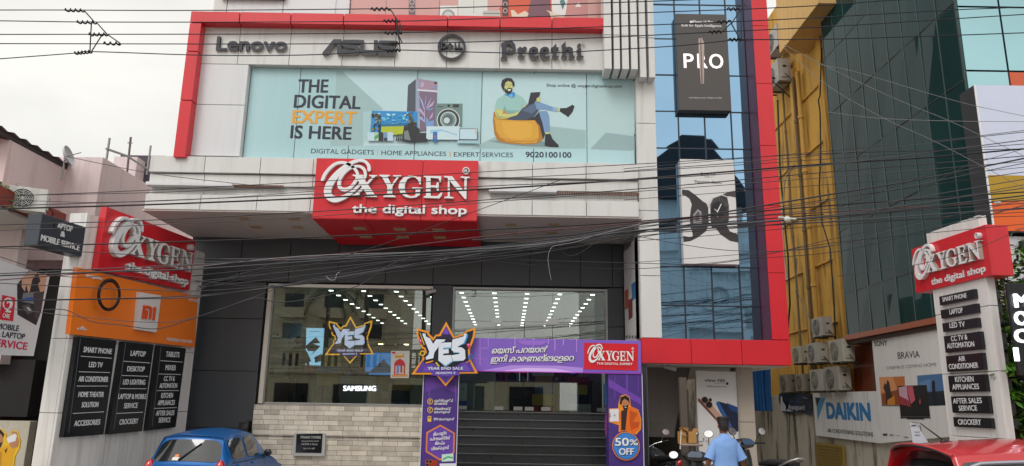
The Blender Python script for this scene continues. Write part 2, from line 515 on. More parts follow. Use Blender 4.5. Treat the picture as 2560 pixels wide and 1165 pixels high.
for (px, py) in ((735, 547), (612, 547), (640, 567), (745, 568), (1277, 562), (1385, 562), (1280, 582), (1380, 582)):
    p = onZ(px, py, 5.695); part("recessed_lamp", shop, lambda q: q.box(p.x - .11, p.x + .11, p.y - .11, p.y + .11, 5.682, 5.694, M("lamp_trim", (176, 150, 116), 0.5)))
# charcoal cladding of the ground floor
b = MB()
WY = 17.0
hx = [-7.45] + jx([604, 726, 848, 967, 1085, 1205, 1325, 1450, 1530], 650, WY) + [2.6]
panels(b, hx, [4.66, 5.69], WY - 0.05, DARK)
panels(b, [-7.45, -5.66], [0.1, 1.38, 2.62, 3.80, 4.65], WY - 0.05, DARK)
panels(b, [-1.80, -1.34], [1.9, 3.2, 4.65], WY - 0.05, DARK); panels(b, [2.23, 2.6], [1.9, 3.75, 4.65], WY - 0.05, DARK)
b.build("charcoal_cladding", shop, bevel=0.004)
b = MB(); b.box(-7.5, 2.6, WY + .01, WY + .06, 4.6, 5.76, DSEAM); b.box(-7.5, -5.62, WY + .01, WY + .06, 0, 4.62, DSEAM); b.box(-1.84, -1.32, WY + .01, WY + .06, 0, 4.62, DSEAM); b.box(2.21, 2.6, WY + .01, WY + .06, 0, 4.62, DSEAM)
b.build("cladding_backing", shop)
# stone plinth (brick texture in its material)
def stone_mat():
    m = M("stone_block", (186, 176, 158), 0.75, var=0.2, bump=0.4)
    t = m.node_tree; bs = t.nodes["Principled BSDF"]
    g = t.nodes.new("ShaderNodeTexCoord"); mp = t.nodes.new("ShaderNodeMapping"); mp.inputs['Rotation'].default_value = (R(-90), 0, 0)
    br = t.nodes.new("ShaderNodeTexBrick"); br.inputs['Scale'].default_value = 1.0
    br.inputs['Brick Width'].default_value = 0.33; br.offset = 0.37; br.squash = 1.5; br.squash_frequency = 3; br.inputs['Row Height'].default_value = 0.105; br.inputs['Mortar Size'].default_value = 0.004
    br.inputs['Color1'].default_value = (0.68, 0.62, 0.53, 1); br.inputs['Color2'].default_value = (0.31, 0.275, 0.225, 1); br.inputs['Mortar'].default_value = (0.13, 0.115, 0.1, 1); br.inputs['Bias'].default_value = -0.35
    n = t.nodes.new("ShaderNodeTexNoise"); n.inputs['Scale'].default_value = 5; n.inputs['Detail'].default_value = 8
    mm = t.nodes.new("ShaderNodeMix"); mm.data_type = 'RGBA'; mm.blend_type = 'OVERLAY'; mm.inputs[0].default_value = 0.45
    t.links.new(g.outputs['Object'], mp.inputs[0]); t.links.new(mp.outputs[0], br.inputs[0]); t.links.new(g.outputs['Object'], n.inputs[0])
    t.links.new(br.outputs['Color'], mm.inputs[6]); t.links.new(n.outputs['Fac'], mm.inputs[7]); t.links.new(mm.outputs[2], bs.inputs['Base Color'])
    return m
STONE = stone_mat()
b = MB(); b.box(-5.65, -1.2, 16.86, 17.2, 1.24, 1.9, STONE); b.box(-5.65, -1.2, 16.9, 17.2, 0.1, 1.225, STONE); b.box(-5.68, -1.2, 16.93, 17.2, 1.22, 1.245, SEAM)
b.build("stone_plinth", shop)
# show window
b = MB()
fw = M("window_frame_white", (196, 190, 180), 0.5, streak=0.2)
b.box(-5.6, -5.5, 16.93, 17.1, 1.92, 4.62, fw); b.box(-5.5, -1.8, 16.94, 17.02, 4.55, 4.62, M("white_pelmet", (222, 218, 210), 0.4)); b.box(-5.5, -1.85, 17.0, 17.12, 1.9, 1.95, ALU)
wf = b.build("show_window_frame", shop, bevel=0.004)
b = MB(); gx = [-5.5, -4.2, -2.62, -1.82]
for i in range(3): part("show_window_pane", shop, lambda b: b.box(gx[i] + .003, gx[i + 1] - .003, 17.05, 17.055, 1.95, 4.56, GLASS))
# entrance doors: fixed lights left and right, transom, two leaves
b = MB()
DX = [-1.30, -0.33, 0.97, 2.17]
zt = onY(1325, 805, 17.05).z
for i in range(3): part("transom_pane", shop, lambda b: b.box(DX[i] + .004, DX[i + 1] - .004, 17.05, 17.058, 3.85, 4.56, GLASS))
for i in (0, 2): part("side_light", shop, lambda b: b.box(DX[i] + .004, DX[i + 1] - .004, 17.05, 17.058, 1.85, 3.842, GLASS))
for a, c in ((DX[1], 0.318), (0.322, DX[2])):
    b = MB(); b.box(a + .005, c - .005, 17.05, 17.058, 1.86, 3.842, GLASS); d = b.build("glass_door", shop)
    b = MB(); h = c - .09 if c < .4 else a + .09
    b.tube([(h, 17.0, 2.5), (h, 17.0, 3.3)], .014, STEEL); b.box(h - .01, h + .01, 17.0, 17.05, 2.6, 2.62, STEEL); b.box(h - .01, h + .01, 17.0, 17.05, 3.2, 3.22, STEEL)
    b.build("handle", d)
for x, z in ((DX[1], 3.85), (DX[2], 3.85)): part("patch_fitting", shop, lambda b: b.box(x - .11, x + .13, 17.03, 17.08, z - .06, z + .07, STEEL))
for x in (DX[0] + .25, DX[1] + .1, 0.2, 0.45, DX[2] - .15, DX[3] - .1): part("patch_fitting", shop, lambda b: b.box(x - .1, x + .1, 17.03, 17.08, 1.86, 1.94, STEEL))
b = MB(); b.box(-1.34, -1.29, 16.96, 17.12, 1.85, 4.62, ALU); b.box(2.18, 2.23, 16.96, 17.12, 1.85, 4.62, ALU); b.box(-1.29, 2.18, 16.97, 17.12, 4.565, 4.62, ALU)
b.build("entrance_frame", shop, bevel=0.003)
# steps
GRAN = M("black_granite", (54, 56, 58), 0.3, var=0.25, scale=12)
b = MB(); n = 11; rise = (1.83 - .05) / n; tread = 0.27
for i in range(n):
    zt = 1.83 - i * rise; y0 = 16.9 - (i) * tread
    b.box(-1.2, 0.5, y0 - .02, y0 + tread + .05, zt - .035, zt, GRAN); b.box(0.506, 2.35, y0 - .02, y0 + tread + .05, zt - .035, zt, GRAN)
    b.box(-1.2, 2.35, y0, 17.3, zt - rise, zt - .036, GRAN)
    b.box(-1.2, 2.35, y0 - .022, y0 + .0, zt - .010, zt - .004, M("step_nosing", (150, 152, 154), 0.35))
b.build("front_steps", shop)
# interior shell
INW = M("shop_wall", (158, 160, 156), 0.7); INC = M("shop_ceiling", (122, 128, 126), 0.7); INF = M("shop_floor", (150, 140, 125), 0.25)
b = MB()
b.box(-6.3, 2.6, 17.2, 29.2, 1.70, 1.82, INF); b.build("shop_floor", shop)
b = MB(); b.box(-6.3, 2.6, 17.12, 29.2, 4.62, 4.7, INC); b.build("shop_ceiling", shop)
b = MB(); b.box(-6.35, -6.25, 17.1, 29.2, 1.7, 4.7, INW); b.box(2.56, 2.66, 17.1, 29.2, 1.7, 4.7, INW); b.box(-6.3, 2.6, 29.1, 29.2, 1.7, 4.7, M("shop_back_wall", (70, 72, 74), 0.6)); b.box(-6.3, 2.6, 27.5, 29.1, 4.1, 4.61, M("bulkhead", (60, 62, 62), 0.6))
b.build("shop_walls", shop)
# bare outer side walls, roof and core
b = MB(); b.box(-7.5, -6.36, 17.06, 29.2, 0, 6.3, PINK); b.box(-7.5, 2.6, 29.21, 29.4, 0, 6.3, PINK); b.box(-6.3, 2.6, 17.3, 29.1, 0, 1.68, CONC); b.box(-7.5, 2.62, 17.07, 29.2, 4.72, 6.29, CONC)
b.build("outer_wall", shop)
# recess side wall next to the steps, carried by the pilaster
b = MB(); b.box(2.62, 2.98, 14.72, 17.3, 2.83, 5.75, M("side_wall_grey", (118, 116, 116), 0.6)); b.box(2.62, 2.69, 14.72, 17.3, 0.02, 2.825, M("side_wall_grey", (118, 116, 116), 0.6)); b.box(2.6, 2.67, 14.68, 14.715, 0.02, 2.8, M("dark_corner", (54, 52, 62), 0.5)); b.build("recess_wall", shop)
# ---- mirror glass bay
GY = 15.2
mxs = [2.995] + [onY(p, q, GY).x for p, q in ((1694.7, 278), (1760.4, 281), (1826.4, 279.5))] + [5.15]
mzs = [3.30] + [onY(1700, y, GY).z for y in (764, 667, 560, 470, 371, 279, 188, 98, 12)] + [11.6, 12.5]
mzs = sorted(mzs)
for i in range(4):
    for j in range(len(mzs) - 1):
        b = MB()
        # each pane is set a hair out of true, as in any curtain wall
        dx, dz = random.uniform(-.004, .004), random.uniform(-.004, .004)
        x0, x1, z0, z1 = mxs[i] + .008, mxs[i + 1] - .008, mzs[j] + .008, mzs[j + 1] - .008
        b.add([(x0, GY, z0), (x1, GY + dx, z0), (x1, GY + dx + dz, z1), (x0, GY + dz, z1)], [(0, 1, 2, 3)], CURTAIN)
        b.build("mirror_pane", shop)
b = MB()
for x in mxs[1:4]: b.box(x - .016, x + .016, GY - .012, GY + .05, 3.3, 12.5, MULL)
for z in mzs[1:-1]: b.box(3.0, 5.15, GY - .010, GY + .05, z - .014, z + .014, MULL)
b.box(3.0, 5.15, GY + .055, GY + .1, 3.3, 12.5, MULL)
b.build("bay_mullions", shop)
b = MB()
panels(b, [5.155, 5.505], [3.315, 4.65, 6.05, 7.35, 8.75, 10.1, 11.4, 12.6], FY, RED, d=0.04, gap=.01)
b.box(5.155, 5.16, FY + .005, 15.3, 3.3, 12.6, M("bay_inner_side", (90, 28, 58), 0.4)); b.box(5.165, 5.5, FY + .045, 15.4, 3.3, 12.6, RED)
panels(b, [2.575, 3.55, 4.54, 5.505], [2.815, 3.305], FY - .02, RED, d=0.5, gap=.01)
b.build("bay_red_frame", shop, bevel=0.004)
b = MB(); b.box(5.40, 5.5, 15.4, 20.5, 2.8, 13, M("side_render", (214, 212, 208), 0.85, streak=0.5)); b.box(2.7, 5.4, 15.3, 29, 2.8, 3.25, SOFF); b.box(2.6, 5.45, 14.68, 15.3, 2.80, 2.812, SOFF); b.build("bay_core", shop)
# parking bay under the glass
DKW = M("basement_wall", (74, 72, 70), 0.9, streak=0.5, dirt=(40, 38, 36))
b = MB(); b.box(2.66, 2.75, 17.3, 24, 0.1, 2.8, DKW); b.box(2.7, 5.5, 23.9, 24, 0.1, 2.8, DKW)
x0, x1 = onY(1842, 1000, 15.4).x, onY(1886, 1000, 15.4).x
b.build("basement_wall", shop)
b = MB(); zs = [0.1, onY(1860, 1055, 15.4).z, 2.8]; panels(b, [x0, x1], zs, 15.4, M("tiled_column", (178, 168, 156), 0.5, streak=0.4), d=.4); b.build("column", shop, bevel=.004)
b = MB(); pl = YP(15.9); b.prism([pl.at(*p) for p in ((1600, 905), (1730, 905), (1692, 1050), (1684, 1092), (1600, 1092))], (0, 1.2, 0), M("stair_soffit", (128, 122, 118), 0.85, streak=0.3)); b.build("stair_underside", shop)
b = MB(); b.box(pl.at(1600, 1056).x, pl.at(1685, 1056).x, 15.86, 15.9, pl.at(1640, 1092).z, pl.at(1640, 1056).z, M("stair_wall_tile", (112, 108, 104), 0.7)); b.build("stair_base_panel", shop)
# ================================================================ lettering and logos
INKNAVY = C(40, 46, 62); PWHITE = C(228, 228, 230); PBLACK = C(24, 24, 28)
MX0, MZ0, MW, MH, MY = -4.005, 5.555, 3.30, 1.26, 14.36
def oxn(cx, cy):
    p = onY(780 + cx / 5.953, 390 + cy / 5.953, MY)
    return ((p.x - MX0) / MW, (p.z - MZ0) / MH)
def oxy_logo(b, rect, m, side, d=0.06, off=0.0):
    """the swash O and X with serif Y G E N, in a unit sign rectangle"""
    k = MW
    def at(x, y, o=0.0): return rect.at(*oxn(x, y), o)
    s1 = [(858, 222), (850, 155), (795, 95), (715, 80), (620, 105), (520, 165), (420, 250), (330, 350), (265, 450), (243, 540), (262, 610), (330, 652), (410, 652), (510, 612), (610, 545), (690, 470), (760, 390), (800, 310), (795, 240), (765, 195), (710, 168), (640, 172), (560, 205), (480, 275), (430, 350), (412, 430), (432, 488), (490, 512), (560, 495), (620, 440), (670, 365), (688, 300), (665, 230), (600, 165), (520, 122), (430, 112), (340, 142), (260, 212), (200, 290), (166, 368)]
    w1 = [48, 48, 44, 40, 50, 66, 84, 96, 104, 108, 108, 100, 80, 60, 46, 40, 38, 42, 46, 44, 38, 36, 36, 40, 46, 52, 54, 52, 46, 44, 46, 46, 44, 42, 42, 40, 42, 44, 46, 44]
    b.ribbon(at, s1, w1, m, off, off + d, 4)
    for i, (x, y) in enumerate(((166, 368), (858, 222))):
        b.draw(at, [(x + 23 * math.cos(t), y + 23 * math.sin(t)) for t in [2 * math.pi * q / 12 for q in range(12)]], m, off, d - .001, side)
    P = [
        [(615, 292), (775, 296), (775, 312), (760, 318), (945, 590), (975, 605), (975, 624), (800, 618), (800, 602), (828, 592), (655, 322), (615, 308)],
        [(862, 296), (980, 300), (980, 312), (948, 322), (712, 575), (716, 592), (746, 600), (746, 614), (606, 608), (606, 594), (650, 580), (905, 326), (862, 312)],
        [(1010, 294), (1165, 296), (1165, 314), (1132, 322), (1190, 440), (1268, 330), (1215, 316), (1215, 300), (1335, 302), (1335, 318), (1300, 330), (1206, 462), (1200, 592), (1250, 610), (1250, 628), (1072, 624), (1072, 606), (1124, 592), (1128, 465), (1045, 322), (1010, 310)],
        [(1625, 438), (1600, 436), (1590, 380), (1545, 335), (1490, 328), (1425, 360), (1388, 440), (1390, 530), (1430, 598), (1490, 615), (1545, 600), (1548, 512), (1500, 496), (1500, 480), (1648, 484), (1648, 500), (1618, 512), (1612, 590), (1560, 628), (1480, 640), (1400, 625), (1325, 570), (1295, 480), (1312, 400), (1370, 335), (1450, 305), (1520, 305), (1580, 330), (1600, 326), (1625, 330)],
        [(1668, 310), (1928, 316), (1926, 405), (1902, 405), (1890, 350), (1770, 340), (1770, 452), (1850, 455), (1866, 405), (1890, 405), (1890, 530), (1866, 530), (1850, 484), (1770, 480), (1772, 608), (1870, 612), (1920, 560), (1945, 560), (1935, 600), (1900, 645), (1668, 636), (1668, 618), (1702, 606), (1705, 338), (1668, 326)],
        [(1968, 314), (2090, 318), (2268, 540), (2272, 345), (2216, 338), (2216, 320), (2350, 324), (2350, 340), (2308, 348), (2300, 655), (2278, 655), (2052, 385), (2056, 615), (2110, 630), (2110, 646), (1975, 642), (1975, 626), (2024, 612), (2026, 345), (1968, 330)],
    ]
    for i, p in enumerate(P): b.draw(at, p, m, off, d + .0007 * (i + 1), side)
    b.ribbon(at, [(2295 + 46 * math.cos(t), 232 + 46 * math.sin(t)) for t in [2 * math.pi * q / 16 for q in range(17)]], [12] * 17, m, off, off + d, 2)
    b.text(rect, "R", oxn(2272, 256), oxn(2320, 257), 0.05, m, off, depth=d * .9, bold=.05)
class Sub(Rect):
    pass
def tagline(b, rect, m, d, t="the digital shop", a=(605, 850), c=(2300, 874), cap=0.135, off=0.0):
    b.text(rect, t, oxn(*a), oxn(*c), cap, m, off, depth=d, bold=.075)

# ---- main red sign box on the canopy
t = thing("main_sign", "big red box sign with white raised swash lettering on the canopy", "sign", (-2.4, 15.5, 5.62))
b = MB()
for i in range(3):
    xa = [-4.005, -2.94, -1.83, -0.705]
    b.box(xa[i] + .004, xa[i + 1] - .004, MY, MY + .1, 5.56, 6.815, RED)
    b.box(xa[i] + .004, xa[i + 1] - .004, MY + .005, 16.85, 5.545, 5.557, M("red_soffit", (206, 14, 34), 0.4))
b.box(-4.0, -0.71, MY + .1, 16.84, 5.558, 5.69, REDS); b.box(-4.0, -0.71, MY + .1, 14.55, 5.69, 6.80, REDS)
b.build("sign_box", t, bevel=.003)
RM = Rect((MX0, MY, MZ0), (1, 0, 0), (0, -1, 0), MW, MH)
b = MB(); oxy_logo(b, RM, LETTER, LETTERSIDE, .07); tagline(b, RM, LETTER, .05); b.build("raised_lettering", t)
for px, py in ((900, 570), (1000, 572), (1097, 574), (915, 591), (1007, 592), (1100, 593)):
    p = onZ(px, py, 5.545); part("downlight", t, lambda q: q.box(p.x - .13, p.x + .13, p.y - .1, p.y + .1, 5.525, 5.544, M("lamp_trim", (176, 150, 116), 0.5)))

# ---- brand lettering on the white band
def raised(name, label, fn):
    b = MB(); fn(b); return b.build(name, label=label, cat="lettering", group="raised brand lettering on the white band")
NAVY = M("navy_letter", (32, 34, 48), 0.4); NSIDE = M("letter_return", (150, 144, 138), 0.5)
PB = YP(14.60)
P3 = YP(14.60, (520, 70, 5.224))
raised("raised_lettering", "dark blue rounded lettering, first on the white band under the red beam", lambda b: (b.text(PB, "Lenovo", (541, 125), (715.5, 127.5), 33, NSIDE, -.04, depth=.045, bold=.07), b.text(PB, "Lenovo", (541, 125), (715.5, 127.5), 33, NAVY, .008, bold=.07)))
def asus(b):
    A = [[(1500, 338), (1645, 160), (1748, 160), (1740, 208), (1668, 212), (1566, 350), (1502, 352)],
         [(1692, 218), (1742, 214), (1745, 300), (1925, 300), (1925, 286), (1790, 264), (1752, 236), (1752, 214), (1790, 216), (1800, 226), (1940, 240), (1985, 275), (1985, 318), (1950, 352), (1690, 350)],
         [(1752, 205), (1768, 166), (1985, 166), (1985, 208)],
         [(1994, 168), (2040, 169), (2042, 300), (2170, 302), (2172, 172), (2222, 173), (2222, 322), (2190, 358), (2030, 355), (1994, 318)],
         [(2226, 214), (2246, 176), (2470, 180), (2470, 224), (2270, 222), (2276, 236), (2420, 250), (2462, 285), (2462, 326), (2430, 366), (2222, 362), (2222, 314), (2404, 316), (2404, 300), (2268, 280), (2228, 250)]]
    for i, p in enumerate(A): b.draw(P3.at, p, NAVY, -.04 + .0005 * i, .09, NSIDE)
raised("raised_lettering", "wide slanted dark lettering, second on the white band", asus)
P4 = YP(14.60, (1080, 70, 6.4))
def dell(b):
    c = P4.at(315, 312); r = (P4.at(540, 312) - c).length
    b.disc(c + Vector((0, .04, 0)), (0, -1, 0), r, NSIDE, ext=.06, seg=40, r2=r * .84); b.disc(c + Vector((0, -.025, 0)), (0, -1, 0), r, NAVY, ext=.01, seg=40, r2=r * .84)
    for ch, x0, x1, tl in (("D", 145, 232, 0), ("L", 365, 420, 0), ("L", 425, 486, 0)):
        b.text(P4, ch, (x0, 338), (x1, 340), 86, NAVY, -.03, depth=.07, bold=.12)
    b.draw(P4.at, [(236, 292), (288, 244), (345, 292), (318, 322), (300, 306), (322, 288), (290, 268), (268, 290), (296, 318), (312, 328), (290, 344)], NAVY, -.03, .07, NSIDE)
raised("raised_lettering", "dark ring with short block lettering inside on the white band", dell)
def preethi(b):
    def C2(x0): return [(x0 + 157, 368), (x0 + 62, 425), (x0 + 77, 455), (x0 + 112, 470), (x0 + 169, 452), (x0 + 147, 500), (x0 + 97, 515), (x0 + 37, 495), (x0 + 5, 450), (x0, 400), (x0 + 17, 345), (x0 + 67, 315), (x0 + 122, 320), (x0 + 152, 350), (x0 + 100, 372), (x0 + 78, 350), (x0 + 58, 372), (x0 + 60, 402)]
    A = [[(1100, 275), (1118, 250), (1195, 225), (1270, 205), (1330, 280), (1342, 350), (1312, 400), (1250, 420), (1198, 402), (1198, 376), (1246, 356), (1268, 380), (1300, 368), (1292, 322), (1240, 276), (1196, 270), (1190, 480), (1206, 490), (1206, 508), (1098, 508), (1098, 492), (1116, 482), (1116, 282)],
         [(1365, 350), (1410, 312), (1440, 335), (1490, 308), (1520, 338), (1475, 378), (1447, 366), (1447, 458), (1486, 462), (1430, 500), (1370, 468), (1386, 455), (1386, 375)],
         C2(1543), C2(1720),
         [(1900, 330), (1930, 322), (1985, 262), (1990, 322), (2028, 324), (2022, 350), (1990, 352), (1992, 458), (2030, 464), (1975, 505), (1918, 470), (1932, 455), (1932, 352), (1900, 355)],
         [(2068, 292), (2100, 265), (2135, 230), (2137, 325), (2200, 315), (2250, 342), (2256, 458), (2286, 468), (2236, 512), (2180, 474), (2196, 458), (2192, 362), (2137, 356), (2137, 456), (2166, 465), (2116, 506), (2064, 472), (2080, 456), (2080, 302)],
         [(2320, 290), (2358, 258), (2386, 290), (2355, 320)], [(2308, 376), (2345, 332), (2382, 346), (2384, 456), (2426, 466), (2370, 512), (2308, 472), (2325, 456), (2325, 388)]]
    for i, p in enumerate(A): b.draw(P4.at, p, NAVY, -.04, .09, NSIDE)
    b.disc(P4.at(2414, 245), (0, -1, 0), .035, LETTERSIDE, ext=.02, seg=14)
raised("raised_lettering", "dark blackletter style lettering, last on the white band", preethi)

# ---- the two printed murals
TEAL = M("mural_film", (172, 206, 212), 0.12, var=0.05, scale=0.5, spec=0.5, streak=0.3, dirt=(196, 214, 216), bump=-0.05)
MYY = 14.80
t = thing("window_mural", "long pale teal printed film over the upper windows with a man on an orange beanbag", "mural", (-1.5, 14.8, 6.93))
jj = [-5.68] + jx([743, 877, 1040, 1203, 1335, 1467], 285, MYY) + [2.56]
b = MB()
for i in range(7): b.box(jj[i] + .007, jj[i + 1] - .007, MYY, MYY + .02, 6.9, zb, TEAL)
b.build("film_panel", t)
b = MB(); b.box(-5.68, 2.56, MYY + .021, MYY + .04, 6.9, zb, SEAM); b.build("film_backing", t)
PM = YP(MYY); PA = YP(MYY, (900, 180, 6.132)); PN = YP(MYY, (1210, 180, 5.825)); P2 = YP(MYY, (500, 0, 2.773)); P33 = YP(MYY, (1100, 0, 2.773))
b = MB()
g1 = C(156, 186, 188); g2 = C(150, 176, 180)
g0 = C(186, 214, 220)
b.draw(P2.at, [(985, 495), (1500, 490), (1480, 1010), (1130, 1010), (1270, 755)], g0, .0008)
b.draw(P33.at, [(300, 510), (1010, 520), (1014, 900), (700, 868), (290, 1000)], g0, .0008)
b.draw(P33.at, [(1030, 600), (1350, 560), (1350, 930), (1150, 918), (1040, 1010)], C(180, 208, 210), .0008)
b.draw(P2.at, [(945, 495), (985, 495), (1270, 755), (1130, 775), (1130, 1010), (900, 1010), (935, 760)], g1, .001)
b.draw(P33.at, [(1040, 1035), (1150, 920), (1350, 945), (1350, 1035), (1330, 1045)], g2, .001)
b.draw(P33.at, [(215, 1030), (380, 950), (700, 870), (1010, 905), (1010, 1030)], g1, .0012)
b.text(P2, "THE", (680, 640), (883, 641), 88, INKNAVY, .003, bold=.07)
b.text(P2, "DIGITAL", (652, 745), (1108, 755), 86, INKNAVY, .003, bold=.07)
b.text(P2, "EXPERT", (640, 852), (1080, 862), 86, C(222, 160, 52), .003, bold=.07)
b.text(P2, "IS HERE", (628, 957), (1045, 968), 86, INKNAVY, .003, bold=.07)
b.text(P2, "DIGITAL GADGETS", (770, 1062), (1205, 1072), 31, INKNAVY, .003)
b.text(P2, "HOME APPLIANCES", (1257, 1074), (1706, 1083), 31, INKNAVY, .003)
b.text(P33, "EXPERT SERVICES", (95, 1086), (506, 1090), 31, INKNAVY, .003)
b.text(P33, "9020100100", (594, 1090), (910, 1093), 37, INKNAVY, .003, bold=.05)
b.text(P33, "Shop online @ oxygendigitalshop.com", (738, 600), (1262, 608), 19, INKNAVY, .003, bold=.02)
for p, q in (((1228, 1042), (1232, 1078)), ((1732, 1050), (1735, 1086))): b.draw(P2.at, [p, (p[0] + 4, p[1]), (q[0] + 4, q[1]), q], C(222, 160, 52))
b.draw(P33.at, [(66, 1052), (70, 1052), (70, 1088), (66, 1088)], C(222, 160, 52))
b.build("printed_slogan", t)
# the printed man on the beanbag
b = MB()
sk = C(198, 200, 128); jean = C(120, 152, 192); jeand = C(66, 80, 102); ora = C(214, 160, 58); orad = C(176, 120, 40); drk = C(42, 40, 48)
L = 1
def d(p, m, at=PN.at):
    global L
    L += 1; b.draw(at, p, m, .0015 + .0004 * L)
d([(60, 1000), (200, 1000), (560, 1060), (860, 1010), (1090, 1090), (900, 1092), (560, 1080), (250, 1040)], C(124, 146, 150))
d([(140, 590), (160, 575), (200, 600), (330, 610), (500, 690), (740, 690), (820, 760), (870, 950), (830, 1015), (740, 1050), (560, 1058), (300, 1035), (195, 1000), (150, 900), (130, 720)], orad)
d([(150, 640), (210, 690), (330, 700), (600, 712), (740, 706), (790, 800), (800, 960), (760, 1030), (560, 1040), (330, 1010), (240, 960), (180, 860)], ora)
d([(260, 720), (600, 730), (700, 760), (690, 940), (540, 985), (380, 960), (280, 880)], C(222, 170, 66))
d([(210, 940), (420, 1000), (700, 1000), (800, 960), (790, 985), (700, 1022), (420, 1020), (230, 965)], C(196, 140, 48))
d([(270, 545), (340, 600), (300, 620), (265, 600)], C(214, 130, 50))
d([(740, 650), (800, 580), (850, 740), (890, 900), (860, 990), (810, 780), (740, 700), (520, 700), (440, 690)], C(46, 48, 60))
d([(330, 690), (420, 640), (520, 560), (640, 470), (740, 430), (800, 560), (740, 640), (620, 695), (450, 702)], jeand)
d([(560, 560), (740, 450), (770, 540), (700, 610)], C(88, 106, 134))
d([(800, 570), (920, 568), (950, 650), (960, 872), (880, 880), (850, 740), (815, 640)], jean)
d([(735, 430), (850, 455), (1000, 510), (1080, 522), (1076, 580), (980, 566), (880, 546), (770, 550)], jean)
d([(1004, 512), (1080, 522), (1076, 580), (1000, 570)], C(146, 176, 208))
d([(1074, 530), (1106, 530), (1106, 576), (1074, 570)], sk)
d([(1105, 530), (1200, 525), (1290, 478), (1318, 500), (1290, 580), (1225, 658), (1190, 630), (1105, 575)], drk)
d([(895, 878), (958, 876), (960, 908), (896, 908)], sk)
d([(890, 908), (965, 900), (1000, 980), (1088, 1068), (1084, 1096), (960, 1092), (884, 1072)], drk)
d([(160, 540), (282, 545), (272, 610), (420, 608), (500, 540), (545, 545), (480, 630), (300, 685), (200, 682), (165, 622)], sk)
d([(168, 560), (215, 640), (330, 660), (440, 630), (300, 672), (200, 676)], C(170, 172, 96))
d([(556, 500), (622, 475), (590, 518)], sk)
d([(190, 400), (300, 330), (420, 378), (470, 325), (560, 368), (632, 470), (560, 502), (552, 440), (540, 560), (430, 606), (330, 602), (282, 548), (160, 540), (170, 460)], C(152, 196, 192))
d([(282, 540), (300, 480), (330, 560), (520, 560), (430, 604), (330, 600)], C(128, 172, 170))
d([(295, 140), (340, 128), (400, 145), (418, 200), (412, 270), (385, 318), (340, 322), (300, 285), (288, 200)], sk)
d([(320, 190), (345, 184), (348, 190), (322, 196)], drk); d([(372, 188), (400, 190), (400, 196), (372, 193)], drk); d([(355, 200), (364, 200), (370, 226), (352, 228)], C(170, 172, 96))
d([(296, 235), (330, 262), (345, 236), (380, 232), (404, 238), (414, 270), (388, 322), (340, 325), (304, 292)], drk)
d([(342, 254), (396, 250), (384, 276), (352, 280)], C(226, 228, 200))
d([(248, 190), (265, 120), (330, 88), (400, 95), (442, 150), (446, 200), (420, 218), (405, 150), (350, 132), (312, 160), (296, 230), (296, 292), (262, 235)], drk)
d([(295, 318), (340, 332), (400, 312), (430, 290), (456, 318), (442, 365), (400, 380), (350, 352), (310, 340)], C(46, 140, 206))
d([(366, 335), (412, 330), (420, 362), (398, 374), (372, 362)], C(110, 180, 226))
d([(680, 302), (820, 295), (798, 382), (740, 432), (640, 472)], C(50, 48, 58))
d([(766, 386), (815, 360), (822, 446), (760, 432)], sk)
b.build("printed_man", t)
# the printed appliances
b = MB()
at = PA.at; L = 1
def e(p, c, at=at):
    global L
    L += 1; b.draw(at, p, C(*c) if isinstance(c, tuple) else c, .0015 + .0003 * L)
e([(735, 205), (855, 110), (855, 610), (718, 612)], (78, 84, 96)); e([(855, 110), (905, 105), (900, 915), (850, 900)], (150, 160, 184))
e([(905, 105), (1188, 150), (1170, 900), (915, 918)], (122, 104, 128)); e([(905, 105), (1188, 150), (1186, 280), (900, 262)], (164, 140, 158))
e([(880, 262), (1186, 285), (1186, 312), (880, 288)], (206, 212, 222)); e([(1140, 150), (1180, 155), (1178, 188), (1138, 185)], (50, 46, 58))
for p in ([(980, 580), (900, 350), (960, 450), (990, 560)], [(985, 570), (1020, 330), (1010, 470)], [(1000, 570), (1100, 380), (1060, 500)], [(1005, 575), (1150, 430), (1110, 520)], [(1005, 580), (1140, 550), (1080, 590)], [(1000, 700), (880, 560), (930, 560), (980, 630)], [(1010, 790), (880, 690), (950, 690)], [(1050, 740), (1120, 610), (1110, 690)], [(1010, 680), (1060, 760), (1140, 740), (1130, 830), (1010, 860)], [(920, 230), (950, 140), (990, 190), (960, 240)], [(1090, 240), (1170, 220), (1120, 266)]):
    e(p, random.choice([(150, 176, 222), (186, 168, 206), (120, 156, 204)]))
e([(985, 560), (992, 560), (1000, 760), (985, 760)], (190, 170, 200))
e([(1158, 485), (1572, 487), (1566, 842), (1150, 842)], (108, 134, 130)); e([(1424, 497), (1517, 497), (1517, 545), (1424, 545)], (50, 58, 60)); e([(1190, 527), (1272, 527), (1272, 540), (1190, 540)], (60, 74, 74))
def disc2(cx, cy, r, c, n=28, ry=None):
    e([(cx + r * math.cos(q), min(842, cy + (ry or r) * math.sin(q))) for q in [2 * math.pi * i / n for i in range(n)]], c)
disc2(1362, 520, 20, (40, 50, 50)); disc2(1355, 740, 178, (214, 224, 222)); disc2(1355, 740, 166, (58, 66, 70)); disc2(1355, 735, 124, (208, 220, 218)); disc2(1355, 735, 112, (120, 144, 146)); disc2(1350, 735, 80, (84, 104, 108)); disc2(1330, 745, 46, (196, 212, 210))
e([(182, 595), (880, 612), (870, 935), (160, 930)], (44, 140, 204)); 
for i in range(46):
    x = random.uniform(230, 770); y = random.uniform(620, 800); q = random.uniform(18, 60)
    e([(x, y), (x + q, y - 8), (x + q * 1.2, y + 14), (x + q * .3, y + 22)], random.choice([(120, 200, 226), (60, 160, 214), (176, 224, 232), (30, 108, 180)]))
